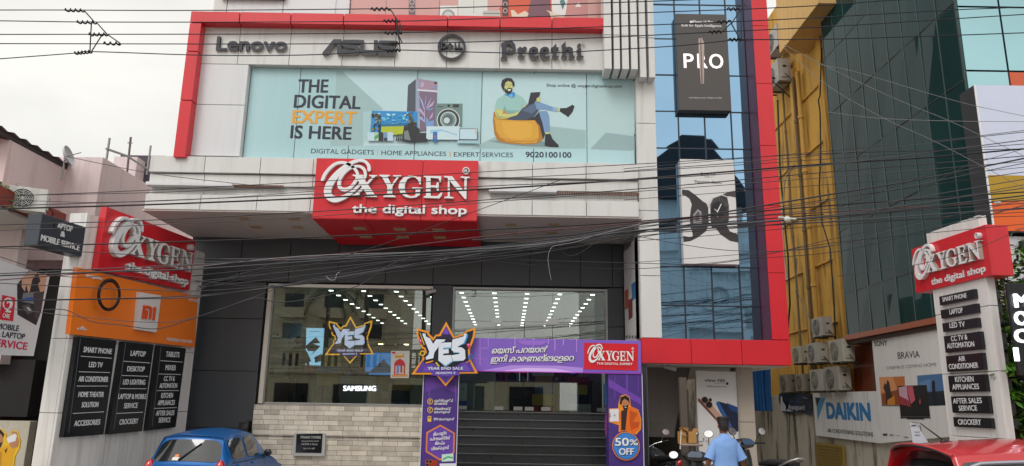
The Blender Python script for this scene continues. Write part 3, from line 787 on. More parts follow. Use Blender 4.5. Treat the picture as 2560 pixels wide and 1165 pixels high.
for x0, x1 in ((165, 330), (730, 880)):
    for i in range(24):
        x = random.uniform(x0, x1 - 40); y = random.uniform(640, 900); q = random.uniform(20, 50)
        e([(x, y), (x + q, y - 12), (x + q, y + 22), (x + 5, y + 30)], random.choice([(96, 84, 50), (52, 52, 46), (150, 130, 70), (40, 40, 40)]))
e([(330, 845), (680, 832), (660, 960), (500, 975), (330, 930)], (176, 190, 50)); e([(330, 800), (700, 800), (690, 838), (330, 848)], (40, 110, 150))
e([(690, 830), (820, 815), (915, 880), (915, 1070), (800, 1090), (660, 1070), (665, 960)], (44, 46, 52)); disc2(720, 872, 34, (150, 160, 162)); disc2(720, 872, 20, (50, 54, 58)); e([(680, 920), (740, 900), (780, 1060), (680, 1040)], (120, 130, 130))
for x, w, c in ((120, 108, (186, 214, 226)), (226, 66, (170, 200, 170)), (290, 70, (44, 46, 52)), (364, 62, (120, 150, 190)), (425, 92, (186, 206, 226))):
    e([(x, 935), (x + w - 4, 935), (x + w - 4, 1068), (x, 1062)], c)
e([(228, 1000), (285, 960), (285, 1010), (232, 1050)], (60, 160, 90)); e([(372, 1020), (420, 1020), (420, 1064), (372, 1064)], (50, 52, 66))
for i in range(4): e([(548 + i * 30, 1070), (566 + i * 30, 985), (584 + i * 30, 985), (570 + i * 30, 1070)], (60, 62, 66))
for x in (860, 945): e([(x, 945), (x + 95, 945), (x + 98, 1075), (x, 1075)], (48, 50, 54)); disc2(x + 46, 1005, 32, (156, 166, 166)); disc2(x + 46, 1005, 18, (60, 64, 66))
e([(1024, 845), (1530, 842), (1530, 1050), (1040, 1046), (1018, 1020)], (196, 220, 228)); e([(1080, 900), (1250, 890), (1500, 970), (1480, 985), (1260, 915), (1080, 960)], (150, 198, 226))
e([(1122, 930), (1188, 930), (1188, 1080), (1118, 1080)], (50, 110, 176)); disc2(1154, 930, 32, (30, 76, 130), ry=10); e([(1145, 985), (1162, 985), (1162, 1030), (1145, 1030)], (200, 90, 60))
disc2(1405, 1040, 40, (44, 48, 54)); disc2(1440, 1030, 30, (70, 78, 84)); disc2(1405, 1040, 22, (120, 128, 130))
e([(1528, 878), (1804, 880), (1800, 1056), (1522, 1054)], (44, 48, 56)); e([(1536, 886), (1796, 888), (1792, 1044), (1530, 1042)], (190, 216, 230)); e([(1500, 1060), (1800, 1062), (1842, 1108), (1480, 1104)], (160, 196, 204))
disc2(1762, 975, 26, (222, 166, 56)); e([(1752, 880), (1766, 880), (1786, 960), (1772, 966)], (222, 166, 56))
b.build("printed_appliances", t)
# upper pink mural
t = thing("upper_mural", "pink printed film over the top windows above the red beam", "mural", (-1, 15.05, 10.1))
PU = YP(15.05); PU2 = YP(15.05, (500, 0, 2.773)); PU3 = YP(15.05, (1100, 0, 2.773))
xs = [-3.71] + [onY(p, 30, 15.05).x for p in (842, 964, 1098, 1215, 1341, 1468)] + [1.97]
b = MB(); pk = M("pink_film", (206, 160, 156), 0.15, var=0.06, scale=0.5)
for i in range(7): b.box(xs[i] + .004, xs[i + 1] - .004, 15.05, 15.07, 10.1, 13, pk)
b.build("film_panel", t)
b = MB(); L = 1
b.disc(PU2.at(750, 25, .003), (0, -1, 0), (PU2.at(808, 25) - PU2.at(750, 25)).length, C(206, 226, 222), seg=28)
b.text(PU2, "GO", (698, 47), (795, 50), 48, C(190, 40, 66), .005, bold=.09); b.text(PU2, "EXPERT", (823, 45), (1045, 48), 34, PWHITE, .004, bold=.03)
e2 = lambda p, c: e(p, c, PU3.at)
e2([(480, -40), (1020, -40), (1020, 132), (860, 132), (420, 128), (410, 60)], (206, 92, 66)); e2([(820, -40), (1020, -40), (1020, 132), (850, 132)], (196, 140, 138))
e2([(640, -40), (760, -40), (770, 120), (600, 128)], (120, 84, 96)); e2([(770, -40), (890, -40), (870, 100), (830, 130), (780, 126)], (222, 222, 222)); e2([(830, 10), (850, -20), (870, 20), (850, 70)], (90, 130, 132))
e2([(490, 70), (510, 70), (540, 100), (590, 75), (615, 95), (600, 126), (500, 124)], (222, 206, 186)); e2([(735, 70), (800, 90), (890, 130), (770, 130), (760, 90)], (222, 206, 186))
e2([(935, 48), (960, 15), (980, 48)], (230, 224, 220)); e2([(127, -40), (330, -40), (330, 95), (300, 112), (127, 122)], (212, 216, 212)); e2([(232, -40), (236, -40), (236, 92), (232, 92)], (150, 156, 152)); e2([(0, 40), (122, 40), (122, 118), (0, 118)], (220, 222, 220))
disc3 = lambda x, y, r, c: e2([(x + r * math.cos(q), min(y + r * math.sin(q), 118)) for q in [2 * math.pi * i / 24 for i in range(24)]], c)
disc3(58, 112, 46, (150, 156, 158)); disc3(58, 112, 32, (196, 200, 200)); e2([(298, 75), (418, 75), (418, 120), (298, 118)], (186, 186, 184)); e2([(298, 90), (418, 92), (418, 98), (298, 96)], (110, 110, 110))
e2([(432, -40), (474, -40), (474, 120), (432, 120)], (84, 66, 70))
for y in (-20, 30, 75): disc3(452, y, 16, (206, 190, 186)); disc3(452, y, 12, (84, 66, 70))
e2([(-216, -40), (-172, -40), (-172, 118), (-216, 114)], (112, 96, 100)); 
for y in (15, 65): disc3(-194, y, 18, (206, 190, 186)); disc3(-194, y, 14, (112, 96, 100))
b.build("printed_figures", t)
b = MB(); p0 = PU.at(560, -20); p1 = PU.at(716, 4)
b.box(p0.x, p1.x, 14.88, 15.0, p1.z, p1.z + .5, BLACK); b.build("black_sign_board", label="black board sign cut by the top edge, on the white wall above the red beam", cat="sign")

# ---- two box signs hung on the mirror bay
t = thing("dark_phone_poster", "dark grey box poster with glowing white letters high on the mirror bay", "sign", (3.6, 15.0, 8))
SY = 14.98; PS = YP(SY); PS4 = YP(SY, (1500, 0, 2.773))
c0, c1 = PS.at(1689, 34), PS.at(1829, 277)
b = MB(); b.box(c0.x, c1.x, SY, 15.18, c1.z, c0.z, M("poster_dark", (76, 71, 69), 0.4)); b.build("poster_box", t, bevel=.006)
b = MB()
b.text(PS4, "iPhone 16 Pro", (640, 158), (783, 160), 17, PWHITE, .004, bold=.05); b.text(PS4, "Built for Apple Intelligence.", (565, 184), (845, 188), 17, PWHITE, .004, bold=.04)
b.disc(PS4.at(631, 152, .004), (0, -1, 0), .03, PWHITE, seg=12)
gl = M("glow_letter", (236, 222, 222), emit=0.6)
b.text(PS4, "P", (583, 470), (650, 471), 97, gl, .004, bold=.03); b.text(PS4, "R", (678, 471), (744, 472), 97, gl, .004, bold=.03); b.text(PS4, "O", (760, 473), (855, 474), 97, gl, .004, bold=.03)
b.draw(PS4.at, [(682, 268), (706, 264), (722, 300), (720, 582), (698, 580), (684, 400)], C(176, 160, 152), .009); b.draw(PS4.at, [(694, 272), (700, 270), (712, 575), (702, 576)], C(110, 98, 94), .011)
b.text(PS4, "Apple Intelligence starting in US English in late 2024", (615, 681), (842, 683), 8, PWHITE, .004)
b.build("poster_print", t)
t = thing("white_watch_poster", "white box poster showing two black wristwatches on the mirror bay", "sign", (3.7, 15.0, 5))
PS5 = YP(SY, (1680, 380, 3.884))
c0, c1 = PS5.at(80, 68), PS5.at(655, 1093)
b = MB(); b.box(PS5.at(97, 600).x, PS5.at(628, 600).x, SY, 15.18, c1.z, c0.z, M("poster_white", (214, 212, 212), 0.4, var=.03)); b.build("poster_box", t, bevel=.006)
b = MB(); L = 1; bk = (58, 52, 54)
ee = lambda p, c: e(p, c, PS5.at)
ee([(96, 365), (160, 370), (230, 420), (300, 480), (335, 500), (352, 545), (356, 700), (330, 770), (250, 830), (180, 865), (112, 875), (108, 815), (180, 828), (202, 815), (195, 770), (182, 740), (172, 640), (182, 560), (192, 510), (170, 455), (130, 425), (97, 412)], bk)
ee([(205, 610), (250, 555), (285, 580), (290, 690), (240, 725), (205, 720)], (150, 146, 148)); ee([(222, 615), (255, 575), (270, 600), (265, 660), (230, 670)], (80, 76, 80))
ee([(372, 510), (400, 450), (480, 420), (535, 440), (552, 520), (552, 660), (535, 715), (560, 770), (642, 800), (642, 880), (560, 862), (470, 800), (430, 745), (385, 735), (372, 640)], bk)
ee([(490, 412), (560, 385), (616, 376), (620, 442), (560, 430), (530, 430)], (72, 64, 66)); ee([(380, 520), (405, 462), (478, 435), (515, 448), (525, 520), (525, 650), (500, 690), (400, 700), (384, 640)], (36, 34, 38))
for q in range(16):
    a = math.pi * (1.02 + q * .06); ee([(445 + 62 * math.cos(a), 545 + 62 * math.sin(a)), (445 + 62 * math.cos(a + .03), 545 + 62 * math.sin(a + .03)), (445 + 100 * math.cos(a + .03), 545 + 112 * math.sin(a + .03)), (445 + 100 * math.cos(a), 545 + 112 * math.sin(a))], (140, 136, 140))
    a -= math.pi; ee([(445 + 62 * math.cos(a), 590 + 62 * math.sin(a)), (445 + 62 * math.cos(a + .03), 590 + 62 * math.sin(a + .03)), (445 + 88 * math.cos(a + .03), 590 + 105 * math.sin(a + .03)), (445 + 88 * math.cos(a), 590 + 105 * math.sin(a))], (120, 116, 120))
ee([(436, 575), (474, 502), (482, 506), (444, 584)], (224, 222, 224)); ee([(408, 556), (412, 552), (440, 576), (436, 582)], (224, 222, 224)); ee([(437, 580), (442, 580), (444, 640), (439, 640)], (224, 222, 224))
b.text(PS5, "WATCH", (308, 226), (420, 228), 22, PBLACK, .004, bold=.06); b.disc(PS5.at(290, 212, .004), (0, -1, 0), .03, PBLACK, seg=12); b.text(PS5, "SERIES 10", (316, 247), (394, 248), 10, C(90, 90, 94), .004)
b.text(PS5, "Thinstant classic.", (216, 304), (486, 306), 28, C(70, 70, 74), .004, bold=.02)
b.build("poster_print", t)
# ---- tall white poster on the recess wall
t = thing("side_poster", "tall white poster on the side wall of the entrance recess, seen edge on", "sign", (2.58, 16, 3.5))
PX = Plane((2.585, 16, 0), (-1, 0, 0)); PX1 = Plane((2.585, 16, 0), (-1, 0, 0), (1560, 380, 2.158)); PX5 = Plane((2.585, 16, 0), (-1, 0, 0), (1020, 680, 2.4016))
b = MB(); b.box(2.585, 2.615, 14.9, 16.75, 3.28, 5.45, M("poster_white", (214, 212, 212), 0.4)); b.box(2.58, 2.62, 14.84, 14.89, 3.2, 5.6, BLACK); b.build("poster_board", t, bevel=.004)
b = MB(); b.text(PX1, "SONY", (14, 533), (41, 505), 28, PBLACK, .004, bold=.05)
b.draw(PX1.at, [(5, 750), (24, 735), (24, 840), (7, 852)], C(190, 80, 40)); b.draw(PX1.at, [(40, 715), (62, 695), (64, 785), (44, 805)], C(50, 110, 170)); b.draw(PX1.at, [(24, 800), (46, 788), (47, 890), (26, 908)], C(120, 20, 30), .006)
for i in range(4): b.draw(PX1.at, [(10 + i * 16, 992), (20 + i * 16, 988), (20 + i * 16, 1004), (10 + i * 16, 1006)], C(110, 110, 112))
b.build("poster_print", t)
# ================================================================ broad pylon and its signs
LP0 = Vector((-7.67, 12.97, 0)); LP1 = Vector((-7.0, 16.6, 0)); LD = (LP1 - LP0).normalized(); LN = Vector((LD.y, -LD.x, 0))
def LPL(crop=None, off=0.0): return Plane(LP0 + LN * off, LN, crop)
PYW = M("pylon_panel", (224, 222, 221), 0.45, var=.05, scale=1.0, streak=0.55, dirt=(128, 116, 98))
t = thing("sign_pylon", "broad white clad sign pylon left of the shop with streaky panels", "pylon", (-7.5, 14.8, 0))
b = MB(); Lw = (LP1 - LP0).length
for z0, z1 in ((0.0, 1.72), (1.73, 2.98), (2.99, 4.2), (4.21, 5.24)):
    for a, c in ((0, .9), (.91, 1.85), (1.86, 2.75), (2.76, Lw)):
        b.obox(LP0 + LD * a + Z * z0, LD * (c - a - .0), Z * (z1 - z0), -LN * .05, PYW)
    b.obox(LP0 - LN * .055 + Z * z0, LD * .05, Z * (z1 - z0), -LN * .30, PYW)
b.build("cladding", t, bevel=.004)
b = MB(); b.obox(LP0 - LN * .056 + LD * .06, LD * (Lw - .06), Z * 5.22, -LN * .29, M("pylon_core", (120, 116, 110), 0.8)); b.build("core", t)
ORG = M("orange_sheet", (242, 124, 36), 0.35, var=.06, scale=1.5)
def slab(b, pl, pts, back, m, side=None):
    f = [pl.at(*p) for p in pts]; b.prism([p - pl.n * back for p in f], pl.n * back, m, side)
# red sign
t = thing("red_sign", "red box sign with white raised lettering on the top of the broad pylon", "sign", (-7.2, 14.8, 4.3))
pl = LPL(off=.14)
b = MB(); slab(b, pl, [(268, 517), (490, 602), (473, 727), (244, 674)], .13, RED); b.build("sign_box", t, bevel=.004)
o = pl.at(244, 674); pr = pl.at(473, 727); zt = (pl.at(268, 517).z + pl.at(490, 602).z) / 2; zb0 = (o.z + pr.z) / 2
RL = Rect((o.x, o.y, zb0), LD, LN, (pr - o).length * 1.0, zt - zb0)
b = MB(); oxy_logo(b, RL, LETTER, LETTERSIDE, .10); tagline(b, RL, LETTER, .08); b.build("raised_lettering", t)
# orange sign
t = thing("orange_sign", "orange box sign with a raised white logo tile on the broad pylon", "sign", (-7.2, 14.8, 3.1))
pl = LPL(off=.10); c1 = LPL((0, 380, 2.912), .10); c2 = LPL((0, 760, 2.8766), .10)
b = MB(); slab(b, pl, [(195, 668), (495, 742), (487, 868), (175, 835)], .095, ORG); b.build("sign_box", t, bevel=.004)
b = MB(); slab(b, LPL(off=.17), [(348.5, 730), (403, 739), (391.5, 831), (340, 823)], .065, M("logo_tile", (216, 212, 212), .4)); tile = b.build("logo_tile", t, bevel=.006)
b = MB(); c3 = LPL((0, 760, 2.8766), .17); mio = C(222, 84, 40)
for p in ([(1015, 105), (1028, 8), (1072, 14), (1092, 30), (1082, 112), (1066, 109), (1074, 36), (1043, 28), (1032, 107)], [(1047, 45), (1061, 48), (1053, 109), (1040, 106)], [(1103, 22), (1118, 24), (1108, 117), (1093, 114)]): b.draw(c3.at, p, mio, .002, .02)
b.build("logo_mark", tile)
b = MB()
b.text(c1, "എംഐഷോപ", (622, 905), (738, 932), 24, PWHITE, .003, depth=.006, bold=.03); b.text(c1, "OXYGEN", (1370, 1083), (1436, 1094), 20, PWHITE, .003, bold=.05)
b.text(c2, "പട്ടം", (553, 182), (618, 190), 22, PWHITE, .003, depth=.006, bold=.05); b.text(c2, "PREFERRED PARTNER", (1197, 263), (1381, 283), 22, PWHITE, .003, bold=.05)
b.build("lettering", t)
# black list boards
LIST = [("black list board topped by a smart phone line, nearest the street on its pylon", [(560, 235), (838, 263), (745, 938), (455, 960)], [("SMART PHONE", 598, 345, 800, 360, 38), ("LED TV", 637, 453, 733, 457, 37), ("AIR CONDITIONER", 562, 557, 774, 560, 38), ("HOME THEATER", 561, 668, 742, 668, 37), ("SOLUTION", 585, 743, 703, 740, 37), ("ACCESSORIES", 531, 878, 716, 866, 38)], [(580, 375, 803, 390), (565, 487, 788, 493), (550, 590, 773, 590), (522, 787, 747, 775)]),
        ("black list board with a laptop line at its top, middle one on the broad pylon", [(885, 270), (1107, 292), (1022, 915), (780, 938)], [("LAPTOP", 937, 372, 1043, 378, 37), ("DESKTOP", 912, 483, 1036, 486, 36), ("LED LIGHTING", 882, 578, 1040, 580, 36), ("LAPTOP & MOBILE", 848, 682, 1048, 682, 36), ("SERVICE", 889, 750, 986, 746, 36), ("CROCKERY", 856, 868, 990, 858, 37)], [(888, 411, 1076, 424), (874, 514, 1063, 520), (861, 608, 1050, 610), (837, 787, 1027, 778)]),
        ("black list board with a tablets line at its top, beside the charcoal shop wall", [(1140, 297), (1338, 320), (1263, 885), (1056, 912)], [("TABLETS", 1191, 378, 1287, 383, 37), ("MIXER", 1187, 474, 1261, 476, 36), ("CC TV &", 1176, 553, 1253, 553, 34), ("AUTOMATION", 1145, 604, 1271, 602, 34), ("KITCHEN", 1157, 676, 1240, 673, 35), ("APPLIANCES", 1132, 728, 1253, 725, 35), ("AFTER SALES", 1119, 803, 1250, 798, 35), ("SERVICE", 1138, 853, 1222, 850, 35)], [(1153, 407, 1312, 418), (1140, 503, 1301, 507), (1125, 623, 1285, 622), (1107, 751, 1270, 745)])]
pl = LPL((0, 760, 2.8766), .09)
for lab, q, tx, ln in LIST:
    cc = pl.at(*q[3])
    t = thing("list_board", lab, "sign", (cc.x, cc.y, cc.z), group="black list boards on the broad pylon")
    b = MB(); slab(b, pl, q, .085, BLKSIGN); b.build("board", t, bevel=.02)
    b = MB()
    for s, x0, y0, x1, y1, ch in tx: b.text(pl, s, (x0, y0), (x1, y1), ch, LETTER, .004, bold=.075)
    for x0, y0, x1, y1 in ln: b.draw(pl.at, [(x0, y0 - 2), (x1, y1 - 2), (x1, y1 + 2), (x0, y0 + 2)], LETTER, .004)
    b.draw(pl.at, [(q[0][0] + 16, q[0][1] + 10), (q[0][0] + 19, q[0][1] + 10), (q[3][0] + 38, q[3][1] - 34), (q[3][0] + 35, q[3][1] - 34)], C(120, 124, 130), .004)
    b.build("lettering", t)
# laptop service sign, cantilevered off the near end
t = thing("service_sign", "dark grey box sign for mobile repair jutting from the broad pylon's end", "sign", (-7.75, 12.4, 4.4))
pl = LPL((0, 480, 2.774), .02)
f = [pl.at(*p) for p in ((290, 143), (590, 245), (562, 455), (266, 360))]
f = [(-LN * .0) + p for p in f]
zt = (f[0].z + f[1].z) / 2; z0 = (f[2].z + f[3].z) / 2
a, c = LP0 + LD * ((f[0] - LP0).dot(LD) + (f[3] - LP0).dot(LD)) / 2 + LN * .02, LP0 - LD * .01 + LN * .02
b = MB(); b.obox(a + Z * z0, c - a, Z * (zt - z0), -LN * .27, M("service_sign_sheet", (52, 60, 70), .4, streak=.2)); b.build("sign_box", t, bevel=.008)
b = MB(); b.text(pl, "L", (372, 247), (392, 250), 38, C(58, 60, 66), .004, depth=.02, bold=.05); b.text(pl, "APTOP", (394, 250), (497, 276), 40, LETTER, .004, depth=.006, bold=.07); b.text(pl, "&", (415, 307), (440, 313), 38, LETTER, .004, depth=.02, bold=.06); b.text(pl, "MOBILE SERVICE", (280, 335), (545, 406), 42, LETTER, .004, depth=.006, bold=.07); b.build("lettering", t)
# coil of black cable over the orange sign
pc = LPL(off=.22); c = pc.at(273, 737); r = .29
b = MB()
for k in range(5):
    rr = r - .012 * k + random.uniform(-.004, .004); cc = c + LN * (.012 * (k % 2)) + Z * random.uniform(-.008, .008)
    b.tube([cc + LD * rr * math.cos(q) + Z * rr * math.sin(q) for q in [2 * math.pi * i / 36 for i in range(37)]], .010, CABLE, 6)
b.build("cable_coil", label="round coil of black cable hanging in front of the orange sign", cat="cable")
# ================================================================ the white service board further left
bp = Vector((-8.18, 11.9, 0)); bd = Vector((.12, .85, 0)).normalized(); bn = Vector((bd.y, -bd.x, 0))
pl = Plane(bp, bn); p6 = Plane(bp, bn, (0, 480, 2.774))
t = thing("service_board", "white board with red logo tile and a photo of repairing hands", "sign", (-8.2, 12.2, 2.4))
b = MB(); slab(b, pl, [(-30, 640), (124, 692), (84, 890), (-62, 886)], .12, M("board_white", (212, 212, 216), .35, var=.03), BLACK); b.build("board", t, bevel=.006)
b = MB(); L = 1
ep = lambda p, c: e(p, c, p6.at)
ep([(118, 640), (200, 545), (325, 572), (285, 830), (250, 925), (120, 850)], (44, 44, 50)); ep([(150, 600), (205, 548), (258, 556), (222, 610), (205, 690), (196, 700), (180, 640), (172, 690), (150, 660)], (206, 164, 140)); ep([(262, 560), (325, 575), (312, 680), (280, 700), (262, 640), (280, 620)], (200, 156, 132))
ep([(160, 700), (280, 690), (300, 730), (250, 780), (150, 760)], (120, 126, 134)); ep([(150, 740), (220, 728), (240, 745), (150, 760)], (40, 90, 170)); ep([(230, 700), (300, 690), (290, 800), (260, 900), (235, 860)], (66, 60, 66)); ep([(150, 790), (200, 780), (230, 830), (190, 850)], (84, 88, 94)); ep([(180, 800), (195, 798), (215, 820), (205, 828)], (190, 190, 190))
ep([(15, 714), (106, 733), (90, 896), (-8, 884)], (206, 40, 62))
b.disc(p6.at(52, 775, .006), bn, .10, PWHITE, seg=26, r2=.075)
b.text(p6, "2", (34, 832), (70, 836), 80, PWHITE, .008, bold=.05); b.text(p6, "CARE", (14, 868), (62, 878), 30, PWHITE, .007, bold=.06)
b.text(p6, "MOBILE", (-22, 948), (127, 965), 40, C(36, 44, 62), .004, bold=.06); b.text(p6, "& LAPTOP", (-30, 1000), (168, 1022), 40, C(36, 44, 62), .004, bold=.06); b.text(p6, "SERVICE", (-66, 1066), (183, 1094), 52, C(206, 24, 84), .004, bold=.07)
b.build("print", t)
# ================================================================ promotional arch over the steps
GP = 13.85
VIO = M("violet_flex", (70, 44, 124), .4, var=.35, scale=1.6); VIO2 = M("purple_banner", (126, 92, 190), .4, var=.28, scale=1.3)
t = thing("promotional_arch", "purple sale arch standing over the entrance steps with printed banners", "arch", (.5, 14.05, .13))
PG = YP(GP); P5 = YP(GP, (1020, 680, 2.4016))
def gx(p): return PG.at(p, 940).x
xl0, xl1, xr0, xr1 = gx(1060), gx(1146.5), gx(1520), gx(1604)
hz0, hz1 = 2.585, 3.185
EDGE = C(214, 212, 224)
b = MB(); b.box(xl0, xl1, GP, GP + .42, .05, hz0, VIO); b.build("pillar", t, bevel=.006); b = MB(); b.box(xr0, xr1, GP, GP + .42, .05, hz0, VIO); b.build("pillar", t, bevel=.006)
b = MB(); b.box(xl0 + .25, xr1, GP, GP + .42, hz0 + .003, hz1, VIO2); b.build("header", t, bevel=.006)
b = MB()
for x in (xl0 - .012, xl1 + .001, xr1 + .001): b.box(x, x + .011, GP - .012, GP + .02, .05, hz0, EDGE)
b.box(xl0 + .25, xr1 + .012, GP - .022, GP - .002, hz0 - .012, hz0 + .002, C(170, 60, 190))
b.build("edge_strip", t)
b = MB(); L = 1
eg = lambda p, c: e(p, c, P5.at)
# light beams of the print
for x0, w, y0, y1, c in ((430, 5, 395, 560, (176, 130, 222)), (440, 40, 455, 459, (180, 140, 226)), (480, 4, 395, 450, (176, 130, 222)), (640, 4, 395, 440, (200, 160, 236)), (700, 4, 398, 430, (190, 150, 230)), (750, 5, 398, 450, (186, 146, 228)), (880, 4, 400, 470, (200, 160, 236)), (930, 5, 402, 440, (190, 150, 230)), (1010, 4, 402, 480, (190, 150, 230)), (405, 50, 520, 523, (190, 120, 220)), (840, 5, 400, 432, (200, 160, 236))):
    eg([(x0, y0), (x0 + w, y0), (x0 + w, y1), (x0, y1)], c)
eg([(420, 596), (620, 560), (900, 562), (1050, 575), (1050, 604), (600, 600)], (176, 140, 222)); eg([(520, 600), (700, 575), (880, 580), (1000, 602)], (214, 184, 240)); eg([(640, 410), (860, 412), (800, 440), (700, 440)], (150, 108, 206))
eg([(1057, 425), (1380, 432), (1379, 592), (1057, 584)], (206, 26, 40))
b.text(P5, "യെസ് പറയാൻ".replace("യെ", "െയ"), (508, 492), (840, 484), 34, C(52, 34, 92), .007, bold=.08, shear=.25)
b.text(P5, "ഇനി കാരണങ്ങളേറെ".replace("ളേ", "േള").replace("റെ", "െറ"), (500, 543), (1000, 535), 34, C(52, 34, 92), .007, bold=.08, shear=.25)
b.text(P5, "യെസ് പറയാൻ".replace("യെ", "െയ"), (504, 490), (838, 482), 34, PWHITE, .012, bold=.06, shear=.25)
b.text(P5, "ഇനി കാരണങ്ങളേറെ".replace("ളേ", "േള").replace("റെ", "െറ"), (496, 541), (996, 533), 34, PWHITE, .012, bold=.06, shear=.25)
q0 = P5.at(1057, 588); q1 = P5.at(1380, 428)
RG = Rect((q0.x, GP - .013, q0.z), (1, 0, 0), (0, -1, 0), q1.x - q0.x, q1.z - q0.z)
RG2 = Rect((q0.x + RG.w * .02, GP - .02, q0.z + RG.h * .02), (1, 0, 0), (0, -1, 0), RG.w * .95, RG.h * .95)
oxy_logo(b, RG2, PWHITE, PWHITE, .004); b.text(P5, "THE DIGITAL EXPERT", (1132, 556), (1347, 560), 13, PWHITE, .03, bold=.06)
b.build("header_print", t)
b = MB(); L = 1
YL = C(226, 182, 48)
for p in ([(105, 640), (180, 625), (230, 660), (295, 700), (295, 730), (200, 690), (105, 720)], [(190, 620), (296, 620), (296, 660)]): eg(p, (96, 58, 150))
for x, y0, y1 in ((126, 700, 900), (285, 680, 780), (230, 640, 700)): eg([(x, y0), (x + 3, y0), (x + 3, y1), (x, y1)], (130, 84, 190))
for y in (777, 828): b.disc(P5.at(133, y, .006), (0, -1, 0), .052, YL, seg=22, r2=.040); b.text(P5, "₹", (127, y + 8), (139, y + 8), 16, YL, .006, bold=.05)
eg([(118, 865), (140, 865), (140, 898), (118, 898)], (226, 182, 48)); eg([(121, 870), (137, 870), (137, 876), (121, 876)], (90, 58, 120)); eg([(121, 881), (137, 881), (137, 884), (121, 884)], (90, 58, 120))
for s, x0, y0, x1 in (("എക്സ്ചേഞ്ച്".replace("ചേ", "േച"), 157, 779, 270), ("ബോണസ്".replace("ബോ", "േബാ"), 158, 797, 236), ("ക്യാഷ്ബാക്ക്", 157, 828, 258), ("ഓഫറുകൾ", 158, 847, 254), ("EMI ഓഫറുകൾ", 156, 890, 278)): b.text(P5, s, (x0, y0), (x1, y0), 14, PWHITE, .005, bold=.05)
eg([(194, 916), (282, 966), (278, 1086), (192, 1132), (106, 1080), (110, 962)], (214, 130, 50)); eg([(194, 926), (274, 970), (270, 1082), (192, 1122), (114, 1074), (118, 968)], (98, 62, 160))
for s, x0, y0, x1, y1 in (("മികവുറ്റ", 153, 983, 232, 975), ("പ്രോഡക്റ്റ്സ്".replace("പ്രോ", "േപ്രാ"), 133, 1012, 252, 1004), ("മികച്ച", 163, 1037, 220, 1034), ("വിലക്കുറവ്", 139, 1070, 246, 1062)): b.text(P5, s, (x0, y0), (x1, y1), 18, PWHITE, .02, bold=.05)
eg([(203, 1095), (273, 1090), (273, 1135), (203, 1138)], (180, 214, 196)); eg([(210, 1120), (240, 1105), (270, 1112), (270, 1120), (240, 1114), (212, 1130)], (60, 150, 100)); eg([(105, 1125), (178, 1128), (178, 1180), (105, 1180)], (150, 44, 20)); 
for dx, dy in ((116, 1138), (136, 1138), (116, 1156)): b.disc(P5.at(dx, dy, .012), (0, -1, 0), .028, PBLACK, seg=14); b.disc(P5.at(dx, dy, .013), (0, -1, 0), .033, C(214, 120, 70), seg=14, r2=.028)
eg([(190, 1150), (292, 1148), (292, 1180), (190, 1180)], (206, 206, 216))
b.build("pillar_print", t)
b = MB(); L = 1
for p in ([(1205, 640), (1300, 700), (1400, 760), (1400, 800), (1300, 740), (1205, 690)], [(1310, 612), (1320, 612), (1320, 800), (1310, 800)], [(1240, 612), (1244, 612), (1244, 760), (1240, 760)], [(1380, 612), (1384, 612), (1384, 720), (1380, 720)]): eg(p, (110, 66, 168))
# the printed man in an orange hoodie
og = (224, 106, 26)
eg([(1262, 790), (1278, 742), (1308, 734), (1332, 752), (1338, 806), (1382, 826), (1400, 880), (1398, 945), (1370, 976), (1300, 952), (1264, 962), (1266, 920), (1206, 900), (1206, 820), (1262, 818)], (226, 140, 40))
eg([(1290, 820), (1345, 808), (1380, 832), (1396, 890), (1390, 945), (1360, 968), (1300, 950), (1272, 956), (1278, 890), (1240, 905), (1225, 895), (1270, 850)], og); eg([(1280, 835), (1318, 822), (1312, 880), (1305, 950), (1280, 950)], (52, 34, 34))
eg([(1330, 830), (1380, 850), (1350, 900), (1390, 900), (1385, 930), (1340, 950), (1330, 900)], (190, 78, 20))
eg([(1284, 770), (1300, 752), (1320, 760), (1326, 800), (1310, 828), (1292, 822)], (176, 120, 84)); eg([(1270, 790), (1276, 752), (1306, 740), (1328, 756), (1332, 800), (1322, 775), (1300, 762), (1286, 775), (1282, 800)], (30, 24, 26)); eg([(1286, 800), (1304, 806), (1324, 796), (1318, 826), (1296, 828)], (40, 30, 30)); eg([(1298, 812), (1314, 810), (1308, 816)], (220, 214, 206))
eg([(1212, 824), (1264, 822), (1266, 896), (1213, 898)], (216, 216, 222)); eg([(1205, 850), (1214, 846), (1218, 870), (1206, 874)], (176, 120, 84)); b.disc(P5.at(1239, 860, .03), (0, -1, 0), .012, PBLACK, seg=10)
cc = P5.at(1307, 1044); rr = (P5.at(1390, 1044) - cc).x
b.disc(cc + Vector((0, -.024, 0)), (0, -1, 0), rr, C(224, 128, 48), ext=.012, seg=40); b.disc(cc + Vector((0, -.037, 0)), (0, -1, 0), rr * .93, C(34, 60, 130), ext=.004, seg=40); b.disc(cc + Vector((0, -.042, 0)), (0, -1, 0), rr * .89, C(58, 128, 206), ext=.004, seg=40)
for o_, m_, dx in ((.052, C(30, 50, 110), 3), (.058, PWHITE, 0)):
    b.text(P5, "50", (1242 + dx, 1042 + dx), (1322 + dx, 1042 + dx), 46, m_, o_, bold=.07); b.text(P5, "%", (1328 + dx, 1038 + dx), (1377 + dx, 1040 + dx), 34, m_, o_, bold=.06); b.text(P5, "OFF", (1266 + dx, 1096 + dx), (1352 + dx, 1096 + dx), 38, m_, o_, bold=.07)
b.build("pillar_print", t)
b = MB(); SP = Plane((xr0 - .001, 14, 0), (-1, 0, 0), (1020, 680, 2.4016))   # inner faces of the pillar
